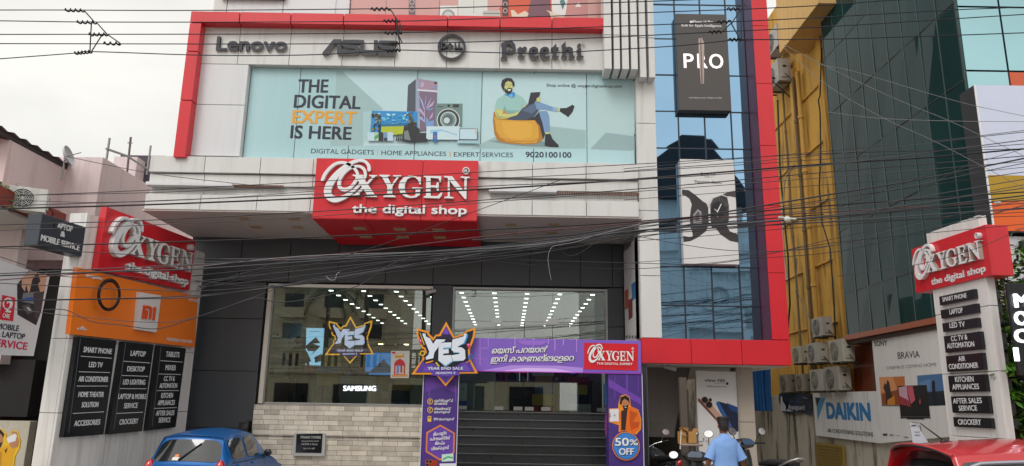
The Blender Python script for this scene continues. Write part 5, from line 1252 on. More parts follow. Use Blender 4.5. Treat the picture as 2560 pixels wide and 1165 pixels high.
b = MB(); FYN = gy1 - .04
pf = YP(FYN); xa, xb = pf.at(2376, 0).x, 14
xs_ = [GX_ + .0, pf.at(2508, 90).x, 11.6, 13]; zs_ = [pf.at(2450, 177).z - 1.3, pf.at(2450, 177).z, pf.at(2440, 17).z, 14, 17]
for i in range(3):
    for j in range(4): b.box(xs_[i] + .02, xs_[i + 1] - .02, FYN, FYN + .03, zs_[j] + .02, zs_[j + 1] - .02, C(206, 94, 60) if (i, j) == (1, 0) else LG)
b.box(GX_, 13, FYN + .04, FYN + .1, gzb, 17, MULL); b.box(9.72, 13, FYN + .3, FYN + .4, 0, gzb - .26, M("block_front", (150, 146, 140), .8)); b.box(GX_ + .25, 13, FYN + .1, 17, gzb - .1, 16.9, M("block_core", (90, 90, 88), .8))
b.build("front_glazing", t)
# billboard at the right edge
t = thing("billboard", "big white blue yellow and orange billboard with a black edge, cut by the right side", "billboard", (11, 12.8, 3))
BY = gy1 - .55; pb = YP(BY)
x0 = pb.at(2431, 213).x + .02; zs_ = [pb.at(2475, 577).z, pb.at(2474, 503).z, pb.at(2466, 438).z, pb.at(2431, 213).z]
b = MB(); b.box(x0, 14, BY, BY + .45, zs_[0] - .02, zs_[3], M("billboard_case", (40, 44, 50), .5)); b.box(x0 + .0, x0 + .03, BY - .02, BY, zs_[0], zs_[3], PWHITE); b.build("case", t)
b = MB(); b.box(x0 + .03, 14, BY - .015, BY - .001, zs_[2], zs_[3], M("pale_blue_flex", (204, 210, 232), .35, var=.05)); b.box(x0 + .03, 14, BY - .016, BY - .001, zs_[1], zs_[2], C(176, 140, 36)); b.box(x0 + .03, 14, BY - .015, BY - .001, zs_[0], zs_[1], C(226, 98, 36)); b.build("face", t)
b = MB(); z1 = pb.at(2475, 580).z; b.box(x0 + .1, 14, BY + .1, BY + .2, 0, z1 - .05, M("front_white", (206, 206, 210), .6)); b.box(x0 + .5, 14, BY + .0, BY + .1, pb.at(2530, 660).z, pb.at(2530, 600).z, BLACK); b.build("shop_front_white", t)
b = MB(); b.box(x0 + .55, 14, BY - .03, BY, pb.at(2540, 636).z, pb.at(2540, 626).z, M("blue_neon", (40, 60, 250), emit=1.6)); b.build("neon_strip", t)
# M O C board
MYp = 11.0; pm = YP(MYp); 
t = thing("letter_board", "black vertical board with white lit letters at the right edge", "sign", (9.0, 11.1, 2))
x0 = pm.at(2531, 820).x; b = MB(); b.box(x0, x0 + .6, MYp, MYp + .05, pm.at(2540, 938).z, pm.at(2540, 708).z, BLACK); b.build("board", t, bevel=.006)
b = MB()
for z in (2.5, 3.3): b.box(x0 + .25, x0 + .3, MYp + .05, 13.1, z, z + .05, BLACK)
b.build("bracket", t)
b = MB(); wl = M("lit_letter", (236, 240, 246), emit=1.0)
for s, y, w_ in (("M", 768, 34), ("O", 812, 32), ("C", 856, 32), ("I", 902, 8)): b.text(pm, s, (2537, y), (2537 + w_, y), 32, wl, .01, depth=.02, bold=.09)
b.build("lit_lettering", t)
# boards on the driveway wall
plD = Plane((8.93, 17, 0), (-1, 0, 0), (1920, 760, 2.8766))
t = thing("aircon_board", "white board with big blue block lettering on the compound wall", "sign", (8.95, 18, 1.2))
b = MB(); slab(b, plD, [(320, 640), (780, 626), (812, 1002), (345, 946)], .06, M("board_grey_white", (222, 222, 224), .45, streak=.3)); b.build("board", t, bevel=.006)
b = MB(); bl = C(24, 122, 186)
b.text(plD, "DAIKIN", (428, 819), (738, 837), 106, bl, .003, bold=.17); b.text(plD, "AIR CONDITIONING SOLUTIONS", (429, 921), (758, 954), 27, C(50, 50, 56), .003, bold=.03)
b.draw(plD.at, [(340, 672), (378, 673), (352, 745)], C(26, 34, 48)); b.draw(plD.at, [(378, 673), (413, 675), (358, 840), (352, 752)], C(70, 150, 200)); b.build("print", t)
plA = Plane((8.95, 19, 0), (-1, 0, 0), (1920, 760, 2.8766))
t = thing("torn_banner", "torn dark blue flex banner with pale script on the compound wall", "banner", (8.95, 20.5, 1.8))
b = MB(); N = 12; vs = []
for i in range(N + 1):
    for j in range(7):
        u, v = i / N, j / 6
        x = (83 + 17 * v) * (1 - u) + (312 + 1 * v) * u; y = (645 + 130 * v) * (1 - u) + (640 + 157 * v) * u + 6 * math.sin(u * 7) * v
        vs.append(plA.at(x, y, .02 + .03 * math.sin(u * 9 + v * 4)))
b.add(vs, [(i * 7 + j, i * 7 + j + 1, i * 7 + j + 8, i * 7 + j + 7) for i in range(N) for j in range(6)], M("navy_flex", (24, 40, 62), .4, var=.3, scale=5), True); b.build("sheet", t)
b = MB(); b.text(plA, "Aquaguard", (160, 754), (277, 762), 34, C(206, 210, 214), .06); b.text(plA, "DIRECT SHOP CARE", (170, 706), (270, 712), 9, C(96, 104, 140), .06); b.draw(plA.at, [(104, 665), (114, 660), (120, 700), (142, 735), (140, 772), (100, 768)], C(190, 190, 196), .06); b.draw(plA.at, [(140, 770), (160, 748), (190, 775)], C(170, 170, 176), .06); b.draw(plA.at, [(262, 668), (300, 676), (298, 684), (262, 676)], C(120, 130, 160), .06); b.build("print", t)
plS = Plane((8.90, 15, 0), (-1, 0, 0), (1920, 760, 2.8766))
t = thing("television_board", "large white printed board of three televisions behind the slim pylon", "sign", (8.9, 15, 1.4))
b = MB(); slab(b, plS, [(745, 240), (1310, 143), (1345, 950), (815, 1000)], .08, M("poster_white2", (224, 222, 222), .45, var=.03, streak=.12)); b.build("board", t, bevel=.006)
b = MB(); L = 1; es = lambda p, c: e(p, c, plS.at)
b.text(plS, "SONY", (768, 304), (860, 298), 36, PBLACK, .003, bold=.06); b.text(plS, "BRAVIA", (936, 394), (1093, 384), 47, C(60, 58, 60), .003, bold=.01); b.text(plS, "CINEMA IS COMING HOME", (854, 472), (1213, 446), 22, C(110, 106, 108), .003)
es([(800, 527), (983, 520), (990, 728), (820, 725)], (196, 112, 52)); es([(802, 530), (900, 524), (930, 620), (810, 640)], (222, 150, 96)); es([(816, 650), (985, 600), (990, 728), (820, 725)], (146, 70, 20)); es([(830, 600), (840, 568), (852, 580), (858, 545), (872, 560), (886, 640), (912, 725), (850, 722), (846, 640)], (46, 26, 24)); es([(860, 690), (910, 660), (915, 726), (860, 724)], (206, 130, 40)); es([(818, 726), (990, 728), (990, 736), (820, 734)], (110, 108, 112))
es([(1073, 515), (1300, 497), (1318, 728), (1090, 735)], (74, 112, 160)); es([(1082, 640), (1310, 620), (1318, 728), (1090, 735)], (30, 36, 50)); es([(1180, 560), (1192, 545), (1202, 560), (1206, 640), (1214, 725), (1190, 728), (1182, 640)], (20, 22, 30)); es([(1090, 560), (1170, 540), (1170, 620), (1090, 630)], (96, 136, 182))
es([(935, 590), (1143, 582), (1168, 810), (955, 810)], (26, 24, 28)); es([(940, 600), (1000, 590), (1006, 660), (1026, 735), (950, 690)], (206, 160, 180)); es([(1004, 592), (1042, 590), (1060, 690), (1030, 720), (1010, 650)], (206, 90, 110)); es([(1090, 690), (1098, 680), (1100, 720), (1092, 722)], (190, 80, 90)); es([(945, 660), (1010, 690), (1030, 740), (948, 720)], (160, 50, 60))
es([(955, 812), (1168, 812), (1172, 832), (1165, 822), (965, 822), (956, 828)], (50, 50, 54)); es([(998, 812), (1122, 812), (1125, 830), (1000, 828)], (34, 34, 38))
b.text(plS, "BRAVIA 9", (1040, 858), (1086, 858), 9, C(110, 106, 108), .003); es([(828, 932), (860, 932), (860, 946), (828, 946)], (50, 48, 52)); b.text(plS, "NETFLIX", (876, 948), (904, 950), 11, C(80, 76, 80), .003, bold=.05); b.text(plS, "prime video", (920, 950), (952, 951), 9, C(110, 106, 110), .003); b.text(plS, "Dolby", (978, 962), (1010, 963), 11, C(80, 76, 80), .003, bold=.05)
b.build("print", t)
t = thing("folding_sign", "white folding pavement sign for a new phone in front of the television board", "sign", (7.6, 13.2, .1))
pw = YP(13.3, (2180, 1040, 6.737))
b = MB(); b.draw(pw.at, [(640, 113), (742, 132), (985, 500), (700, 500)], C(206, 208, 220), -.02, .02); b.text(pw, "SAMSUNG", (664, 178), (742, 172), 26, PBLACK, .003, bold=.07); b.text(pw, "The new", (715, 282), (802, 278), 22, C(90, 90, 100), .003, bold=.03); b.text(pw, "Galaxy", (722, 332), (812, 330), 22, C(90, 90, 100), .003, bold=.03); b.build("panel", t)
b = MB(); P = [pw.at(785, 192, -.3), pw.at(972, 178, -.3), pw.at(1015, 480, -.3)]; b.tube(P, .008, C(40, 40, 44), 5); b.build("wire_frame", t)
# the row of air conditioners
def ac_at(label, px, py, x, sc=1.0, tint=(196, 192, 182), rz=0.0):
    p = onX(px, py, x); return ac_unit(label, p, rz, sc, tint=tint)
def corner(px, py, x, sc):
    p = onX(px, py, x); return Vector((p.x, p.y + .39 * sc, p.z))
ACS = [("topmost dirty air conditioner alone on the lower yellow wall", 2058, 838, 8.75, 1.0, (186, 180, 172)), ("grey air conditioner with cable tangle in the middle row by the green block", 2046, 905, 8.65, 1.05, (196, 192, 182)),
       ("round fan air conditioner at the right end of the middle row", 2108, 903, 8.7, 1.12, (204, 200, 186)), ("small air conditioner at the left end of the middle row beside the red beam", 2004, 906, 8.75, .95, (198, 190, 170)),
       ("first air conditioner from the left on the compound wall top", 1972, 980, 8.75, 1.05, (150, 142, 128)), ("second air conditioner from the left on the compound wall top", 2012, 977, 8.75, .95, (160, 152, 138)),
       ("third air conditioner on the compound wall top with a pale round fan", 2056, 976, 8.7, 1.12, (202, 198, 188)), ("fourth air conditioner on the compound wall top, nearest the street", 2098, 975, 8.7, 1.18, (186, 180, 168)),
       ("air conditioner high on a rack beside the red column", 1947, 200, 8.75, 1.5, (188, 184, 180)), ("uppermost air conditioner beside the red column under the pale block", 1945, 112, 8.75, 1.5, (200, 196, 190))]
for lab, px, py, x, sc, ti in ACS: ac_unit(lab, corner(px, py, x, sc * .94), 0, sc * .94, tint=tuple(int(v * .86) for v in ti))
b = MB(); p = onX(1940, 205, 9.0)
for k in range(6): b.box(8.5, 9.3, p.y - .6 + k * .28, p.y - .56 + k * .28, p.z - .15, p.z - .1, BLACK)
b.box(8.5, 8.54, p.y - .6, p.y + .9, p.z - .18, p.z - .1, BLACK); b.tube([(8.55, p.y - .6, p.z - .15), (9.3, p.y - .6, p.z - .9)], .02, BLACK, 5); b.build("steel_rack", label="black steel rack under the high air conditioner beside the red column", cat="rack")
ac_unit("white air conditioner tilted above the red porch slab on the pink house", onY(42, 517, 13.2) + Vector((.0, .25, 0)), R(118), .80, grp="air conditioners on the pink house", tint=(206, 206, 202))
ac_unit("grey air conditioner between the white service board and the broad pylon", onY(104, 852, 14.0) + Vector((.4, .35, 0)), R(100), 1.05, grp="air conditioners on the pink house", tint=(176, 172, 166))
# ================================================================ plants
def leafy(name, label, cat, c, rad, n, cols, trunk=None, size=.11, group=None, xmin=-99):
    t = thing(name, label, cat, Vector((c[0], c[1], .1 if trunk else c[2] - rad[2])), group=group)
    b = MB(); ms = [M("leaf_%d_%d" % (k[0], k[1]), k, .45, var=.3, scale=5) for k in cols]
    cl = [Vector((random.gauss(0, .45), random.gauss(0, .45), random.uniform(-.95, .95))) for _ in range(max(6, n // 60))]
    for i in range(n):
        q = random.choice(cl); p = Vector(c) + Vector(((q.x + random.gauss(0, .22)) * rad[0], (q.y + random.gauss(0, .22)) * rad[1], (q.z + random.gauss(0, .14)) * rad[2]))
        p.x = max(p.x, xmin + random.uniform(0, .25)); a, d_ = random.uniform(0, 6.28), random.uniform(-.9, .5); u = Vector((math.cos(a) * math.cos(d_), math.sin(a) * math.cos(d_), math.sin(d_))); v = u.cross(Z + Vector((random.uniform(-.6, .6), random.uniform(-.6, .6), 0))).normalized()
        s = size * random.uniform(.6, 1.3); k = random.choice(ms)
        b.add([p, p + u * s * .5 + v * s * .28 - Z * s * .05, p + u * s - Z * s * .12, p + u * s * .5 - v * s * .28 - Z * s * .05], [(0, 1, 2, 3)], k)
    b.build("crown", t)
    if trunk:
        b = MB()
        for k in range(4):
            dx, dy = random.uniform(-.4, .4) * rad[0], random.uniform(-.4, .4) * rad[1]
            b.tube([(c[0] + dx * .2, c[1] + dy * .2, .1), (c[0] + dx * .6, c[1] + dy * .6, c[2] * .5), (c[0] + dx, c[1] + dy, c[2]), (c[0] + dx * 1.4, c[1] + dy * 1.4, c[2] + rad[2] * .8)], [.035, .03, .02, .008], M("bark", (92, 74, 56), .9), 6)
        b.build("trunk", t)
GRS = [(56, 96, 40), (76, 124, 48), (104, 152, 56), (44, 72, 36)]
p = onY(2508, 800, 12.2); leafy("shrub_tree", "leafy green shrub growing behind the slim pylon", "shrub", (p.x, 12.2, 3.0), (.55, .5, 1.6), 3600, GRS, True, .14, xmin=7.95)
p = onY(2492, 820, 11.9); leafy("creeper", "bright green leafy sprig in front of the dark plates", "plant", (p.x + .02, 11.7, 2.95), (.34, .25, .45), 480, [(110, 168, 48), (86, 140, 44), (130, 184, 60)], False, .13, xmin=7.74)
p = onY(2540, 940, 11.6); leafy("creeper", "bright green leafy sprig below the lit letter board", "plant", (p.x - .1, 11.6, 2.5), (.26, .25, .34), 320, [(110, 168, 48), (86, 140, 44)], False, .13)
p = onY(10, 478, 13.2); leafy("wild_plant", "small wild plant sprouting from the ledge at the left edge", "plant", (p.x - .1, 13.2, p.z), (.26, .2, .24), 130, [(96, 140, 52), (150, 160, 60), (70, 110, 44)], False, .12)
# ================================================================ cars
def cr1(p0, p1, p2, p3, t): return 0.5 * ((2 * p1) + (p2 - p0) * t + (2 * p0 - 5 * p1 + 4 * p2 - p3) * t * t + (3 * p1 - p0 - 3 * p2 + p3) * t ** 3)
def surf(net, s, t):
    """smooth surface through a net of points, s along rows, t along columns"""
    n, m = len(net), len(net[0])
    def row(i):
        r = net[max(0, min(n - 1, i))]; j = min(int(t), m - 2); f = t - j
        g = lambda k: r[max(0, min(m - 1, k))]
        return cr1(g(j - 1), g(j), g(j + 1), g(j + 2), f)
    i = min(int(s), n - 2); f = s - i
    return cr1(row(i - 1), row(i), row(i + 1), row(i + 2), f)
def patch(b, net, s0, s1, t0, t1, m, off=0.0, ns=12, nt=10, flip=1, shape=None):
    vs = []
    for i in range(ns + 1):
        for j in range(nt + 1):
            a, c = i / ns, j / nt
            if shape: a, c = shape(a, c)
            s, t = s0 + (s1 - s0) * a, t0 + (t1 - t0) * c
            p = surf(net, s, t)
            if off:
                h = .02; du = surf(net, min(s + h, len(net) - 1.001), t) - surf(net, max(s - h, 0), t); dv = surf(net, s, min(t + h, len(net[0]) - 1.001)) - surf(net, s, max(t - h, 0))
                p = p + du.cross(dv).normalized() * off * flip
            vs.append(p)
    b.add(vs, [(i * (nt + 1) + j, (i + 1) * (nt + 1) + j, (i + 1) * (nt + 1) + j + 1, i * (nt + 1) + j + 1) for i in range(ns) for j in range(nt)], m, True)
def rounded(k=.16):
    def f(a, c):
        # pull the corners in
        def r(u): return u
        ea = max(0, 1 - a / k) if a < k else (max(0, (a - 1 + k) / k) if a > 1 - k else 0)
        q = .5 + (c - .5) * (1 - .30 * ea * ea)
        return a, q
    return f
def car(label, loc, rz, prof, width, paint, glass, tail, suv=False):
    """prof: rows (x, z, half width) from rear bumper bottom over the roof to the front bumper bottom"""
    t = thing("car", label, "car", loc, rz)
    top = []
    for x, z, w, cz in prof:
        top.append([Vector((x + .05 * abs(k) ** 2.2 * (1 if x < .6 else -.6 if x > 2.4 else 0) * 1.6, k * w, z - cz * abs(k) ** 2.4)) for k in (-1, -.92, -.6, -.2, .2, .6, .92, 1)])
    b = MB(); nT = len(top)
    patch(b, top, 0, nT - 1.0001, 0, 6.9999, paint, 0, 66, 28)
    bl = width / 2
    def side(sg):
        net = []
        for i in range(2, nT - 1):
            x, z, w, cz = prof[i]; e_ = top[i][7 if sg > 0 else 0]
            zb = min(.93 if not suv else 1.02, z - cz - .03)
            net.append([e_.copy(), Vector((e_.x + .0, sg * (w + (bl - .015 - w) * .55), (z - cz) * .48 + zb * .52)), Vector((e_.x * .97 + .03, sg * (bl - .015), zb)), Vector((e_.x * .97 + .03, sg * bl, .68)), Vector((e_.x * .97 + .03, sg * (bl - .02), .36)), Vector((e_.x * .97 + .03, sg * (bl - .10), .18))])
        return net
    for sg in (1, -1):
        net = side(sg); patch(b, net, 0, len(net) - 1.0001, 0, 4.9999, paint, 0, 44, 20)
    # fill the gaps at the rear and front corners below the strip rows
    for sg in (1, -1):
        net = side(sg)
        rear = [top[0][7 if sg > 0 else 0], top[1][7 if sg > 0 else 0], top[2][7 if sg > 0 else 0]]
        a = [net[0][k] for k in range(6)]
        b.poly([rear[0], rear[1], rear[2]] + a[1:], paint)
        fr = [top[k][7 if sg > 0 else 0] for k in range(nT - 2, nT)]; a = [net[-1][k] for k in range(6)]; b.poly(fr + a[::-1], paint)
    b.build("body", t, local=True)
    gm = glass
    b = MB(); patch(b, top, 3.06, 3.94, .72, 6.28, gm, .008, 12, 16, 1, rounded(.3)); b.build("rear_window", t, local=True)
    b = MB(); patch(b, top, 7.08, 7.95, .75, 6.25, gm, .008, 10, 14, 1, rounded(.2)); b.build("windscreen", t, local=True)
    for sg in (1, -1):
        net = side(sg)
        for s0, s1 in ((3.02, 3.95), (4.1, 5.0)):
            b = MB(); patch(b, net, s0 + .04, s1, .34, 1.86, gm, .010, 10, 10, sg, rounded(.13)); b.build("side_window", t, local=True)
        b = MB(); patch(b, net, 3.0, 5.55, 2.1, 2.16, M("door_gap", (14, 16, 20), .8), .004, 20, 1, sg)
        for s in (4.02, 5.5, 3.0): patch(b, net, s, s + .012, .2, 4.6, M("door_gap", (14, 16, 20), .8), .004, 1, 20, sg)
        b.build("door_seam", t, local=True)
        for s in (3.5, 4.6):
            p = surf(net, s, 2.35); b = MB(); b.box(p.x - .09, p.x + .09, p.y - .012, p.y + .035 * (1 if sg > 0 else 0) if sg > 0 else p.y + .012, p.z - .015, p.z + .02, paint) if sg > 0 else b.box(p.x - .09, p.x + .09, p.y - .035, p.y + .012, p.z - .015, p.z + .02, paint)
            b.build("door_handle", t, local=True, bevel=.006)
        p = surf(net, 5.35, 1.9); b = MB(); b.ball(p + Vector((0, sg * .11, .05)), .085, BLACK, 8, (.5, .95, .8)); b.tube([p, p + Vector((0, sg * .1, .02))], .025, BLACK, 6); mi = b.build("wing_mirror", t, local=True)
        b = MB(); b.ball(top[2][7 if sg > 0 else 0] + Vector((.08, -.06 * sg, -.02 if not suv else .0)), .15, tail, 10, (.7, .62, 1.25)); b.build("tail_lamp", t, local=True)
        b = MB(); b.ball(top[nT - 3][7 if sg > 0 else 0] + Vector((.02, -.1 * sg, -.08)), .15, M("head_lamp", (206, 210, 214), .1, spec=.8), 8, (.9, 1, .6)); b.build("head_lamp", t, local=True)
        for x in (prof[2][0] + .62, prof[-3][0] - .62):
            b = MB(); c = Vector((x, sg * (bl - .11), .29)); b.tube([c - Vector((0, sg * .09, 0)), c + Vector((0, sg * .10, 0))], .285, RUBBER, 24); wh = b.build("wheel", t, local=True)
            b = MB(); b.tube([c + Vector((0, sg * .095, 0)), c + Vector((0, sg * .112, 0))], .18, M("wheel_cover", (150, 152, 156), .35, metal=.6), 20); b.build("rim", wh, local=True)
    return t, top, side
BLUE = M("blue_car_paint", (14, 98, 172), .38, metal=.25, var=.03, coat=.45); SUVRED = M("red_car_paint", (196, 34, 44), .42, metal=.15, var=.03, coat=.9)
CGL = M("car_glass", (26, 31, 34), .03, var=.2, spec=.9, coat=.5)
TAIL = M("tail_lens", (190, 20, 30), .15, var=.1, spec=.8, coat=.6)
ALTO = [(.10, .22, .62, .0), (-.02, .50, .70, .02), (.04, .84, .69, .03), (.12, .93, .645, .03), (.38, 1.325, .545, .035), (.40, 1.405, .55, .06), (1.15, 1.475, .565, .085), (1.85, 1.43, .54, .07), (2.60, .98, .66, .05), (3.25, .80, .62, .06), (3.43, .55, .58, .04), (3.36, .2, .56, .0)]
p = onY(452, 1150, 13.0)
tc_, top, side = car("blue hatchback parked beside the pylon with its rear to the street", (p.x, 13.0, .05), R(90 - 1), ALTO, 1.49, BLUE, CGL, TAIL)
tc_.scale = (.96, .96, .96)
b = MB(); a = surf(top, 3.14, 3.9); q = surf(top, 3.78, 2.6); b.tube([a + Vector((-.03, 0, 0)), q + Vector((-.03, 0, .0))], [.016, .010], BLACK, 6); b.build("wiper", tc_, local=True)
b = MB(); a = surf(top, 3.12, 4.15) + Vector((-.014, 0, 0)); c = surf(top, 3.28, 4.15) + Vector((-.014, 0, 0))
for k, m in ((0, C(220, 220, 220)), (1, C(224, 130, 70))):
    o_ = a + (c - a) * k * .8; b.poly([o_ + Vector((0, .06 - .02 * k, 0)), o_ + Vector((0, -.06 + .02 * k, 0)), o_ + (c - a) * .8 + Vector((-.0, -.06 + .03 * k, 0)), o_ + (c - a) * .8 + Vector((0, .06 - .03 * k, 0))], m)
b.build("sticker", tc_, local=True)
SUVP = [(.10, .30, .68, .0), (-.03, .62, .78, .02), (.02, 1.02, .78, .03), (.10, 1.10, .72, .04), (.42, 1.52, .60, .06), (.22, 1.575, .66, .10), (1.35, 1.665, .70, .13), (2.15, 1.60, .68, .12), (3.0, 1.12, .76, .06), (3.75, .98, .72, .08), (3.98, .65, .68, .05), (3.9, .25, .66, .0)]
RX, RY = 4.86, 9.62
tr_, top, side = car("red sport utility car passing on the right with silver window trim and a roof aerial", (RX, RY, 0.0), R(2), SUVP, 1.79, SUVRED, CGL, TAIL, True)
b = MB()
for sg in (-1, 1):
    n_ = side(sg); P = [surf(n_, 3.05 + 1.95 * i / 14, .98 if i == 0 else (.58 if i == 1 else .42)) + Vector((0, sg * .012, 0)) for i in range(15)]
    b.tube(P, [.012] + [.03] * 13 + [.015], M("window_trim", (176, 174, 186), .22, metal=.8), 8)
b.build("window_trim", tr_, local=True)
b = MB(); a = Vector((.66, .05, 1.625)); b.ball(a, .06, BLACK, 8, (1.1, .6, .5)); b.tube([a, a + Vector((-.28, .03, .22))], [.011, .006], BLACK, 6); b.build("aerial", tr_, local=True)
b = MB(); patch(b, top, 4.5, 4.95, .5, 6.5, BLACK, .012, 4, 16, 1); b.build("spoiler_strip", tr_, local=True)
b = MB(); P = [surf(top, 4.93, v) + Vector((.02, 0, .012)) for v in [0.2 + 6.6 * i / 16 for i in range(17)]]; b.tube(P, .022, SUVRED, 6); b.build("spoiler_lip", tr_, local=True)
# ================================================================ two-wheelers (front along +x)
def wheel(b, c, r, w, m=RUBBER):
    c = Vector(c); rings = []
    for i in range(25):
        q = 2 * math.pi * i / 24; d = Vector((math.cos(q), 0, math.sin(q)))
        rings.append([c + d * (r - w * .5 + w * .5 * math.cos(k)) + Vector((0, w * .5 * math.sin(k), 0)) for k in [2 * math.pi * j / 8 for j in range(8)]])
    b.loft(rings, m, cap=False)
def mirror(t, base, head, m, r=.055, aim=(-1, 0, .30)):
    b = MB(); base, head = Vector(base), Vector(head); b.tube([base, base * .4 + head * .6 + Vector((0, 0, .01)), head], .007, m, 6); b.disc(head, aim, r, BLACK if m is not CHROME else CHROME, ext=.012, seg=20, sx=1.25); mo = b.build("mirror", t, local=True)
    b = MB(); b.disc(head + Vector(aim).normalized() * .013, aim, r * .9, CHROME, seg=20, sx=1.25); b.build("mirror_glass", mo, local=True)
def ell(c, rx, ry, n=16, ax='x', k=2.0):
    out = []
    for i in range(n):
        q = 2 * math.pi * i / n; a, s = math.cos(q), math.sin(q)
        a = math.copysign(abs(a) ** (2 / k), a); s = math.copysign(abs(s) ** (2 / k), s)
        if ax == 'x': out.append(Vector((c[0], c[1] + rx * a, c[2] + ry * s)))
        elif ax == 'z': out.append(Vector((c[0] + rx * a, c[1] + ry * s, c[2])))
        else: out.append(Vector((c[0] + rx * a, c[1], c[2] + ry * s)))
    return out
def scooter(label, loc, rz, paint, dash=True, tailc=TAIL, head=((.42, .30, 1.20), (.42, -.30, 1.20))):
    t = thing("scooter", label, "scooter", loc, rz, "two wheelers parked by the basement")
    gp = M("grey_plastic", (70, 72, 74), .5)
    b = MB(); b.loft([ell((-.62, 0, .62), .10, .07), ell((-.50, 0, .62), .17, .13), ell((-.2, 0, .60), .19, .16), ell((.05, 0, .52), .17, .16), ell((.16, 0, .40), .15, .10)], paint); b.loft([ell((.05, 0, .30), .13, .04, k=4), ell((.5, 0, .30), .14, .035, k=4)], gp); b.build("body", t, local=True)
    b = MB(); b.loft([ell((.42, 0, .32), .16, .05), ell((.52, 0, .55), .20, .07), ell((.56, 0, .80), .17, .08), ell((.54, 0, .95), .09, .06)], paint) if False else b.loft([ell((.46, 0, .30), .05, .16, ax='z'), ell((.54, 0, .55), .06, .20, ax='z'), ell((.56, 0, .78), .08, .18, ax='z'), ell((.52, 0, .92), .07, .10, ax='z')], paint); b.build("front_apron", t, local=True)
    b = MB(); b.loft([ell((.62, 0, .98), .13, .05), ell((.58, 0, 1.0), .19, .085), ell((.48, 0, 1.01), .20, .085), ell((.42, 0, 1.0), .15, .06)], paint); hd = b.build("headset", t, local=True)
    b = MB(); b.loft([[Vector((.435, y, z)) for y, z in ()]] , paint) if False else b.draw(lambda y, z, o: Vector((.405 + (z - 1.0) * .9 - .005 - o * .5, y, z + .035)), [(-.10, .965), (.10, .965), (.12, 1.0), (.08, 1.05), (-.08, 1.05), (-.12, 1.0)], M("dash_face", (70, 88, 112), .1, spec=.8), .004, .012); b.build("dashboard", hd, local=True)
    b = MB()
    for s in (-1, 1): b.tube([(.50, .12 * s, 1.0), (.46, .25 * s, 1.02), (.42, .36 * s, 1.02)], .017, BLACK, 8)
    b.build("handlebar", t, local=True)
    for s, hh in ((1, head[0]), (-1, head[1])): mirror(t, (.47, .2 * s, 1.03), hh, BLACK, .062)
    t.scale = (1.1, 1.1, 1.1)
    b = MB(); b.loft([ell((-.58, 0, .76), .09, .03, k=3), ell((-.45, 0, .78), .13, .05, k=3), ell((-.1, 0, .76), .13, .05, k=3), ell((.08, 0, .73), .10, .04, k=3)], M("seat_vinyl", (30, 30, 32), .6)); b.build("seat", t, local=True)
    b = MB(); b.tube([(-.38, -.14, .72), (-.60, -.13, .82), (-.72, -.06, .86), (-.72, .06, .86), (-.60, .13, .82), (-.38, .14, .72)], .016, M("grab_rail", (176, 176, 176), .3, metal=.9), 8); b.build("grab_rail", t, local=True)
    b = MB(); b.ball((-.64, 0, .66), .10, tailc, 8, (.5, 1.3, .6)); b.build("tail_lamp", t, local=True)
    for s in (-1, 1): b = MB(); b.ball((-.62, .13 * s, .63), .045, M("amber_lens", (226, 140, 40), .2), 6); b.build("indicator", t, local=True)
    b = MB(); b.box(-.74, -.73, -.08, .08, .42, .54, C(222, 180, 40)); b.box(-.70, -.66, -.03, .03, .36, .64, BLACK); b.build("number_plate", t, local=True)
    for x in (-.42, .78):
        b = MB(); wheel(b, (x, 0, .22), .22, .09); wh = b.build("wheel", t, local=True)
        b = MB(); b.tube([(x, -.03, .22), (x, .03, .22)], .13, gp, 18); b.build("rim", wh, local=True)
    b = MB(); b.loft([ell((.62, 0, .36), .03, .07, ax='z'), ell((.70, 0, .46), .12, .08, ax='z'), ell((.80, 0, .48), .14, .08, ax='z'), ell((.80, 0, .44), .16, .07, ax='z')], paint); b.tube([(.56, 0, .85), (.76, .06, .24)], .025, gp, 6); b.tube([(.56, 0, .85), (.76, -.06, .24)], .025, gp, 6); b.build("front_mudguard", t, local=True)
    return t
DKG = M("dark_grey_scooter", (50, 53, 56), .3, var=.1, coat=.6); BLKP = M("black_paint", (24, 26, 28), .22, var=.1, coat=.8); REDP = M("maroon_scooter", (150, 22, 34), .25, coat=.8)
p = onY(1746, 1110, 13.2); scooter("grey scooter with pale mirrors and a dial facing the street, left of the guard", (p.x - .22, 12.95, .05), R(64), DKG, head=((.40, .34, 1.02), (.42, -.22, 1.36)))
p = onY(1862, 1090, 13.6); scooter("black scooter with red tail lamp and steel grab rail, right of the guard", (p.x + .22, 13.15, .27), R(114), BLKP)
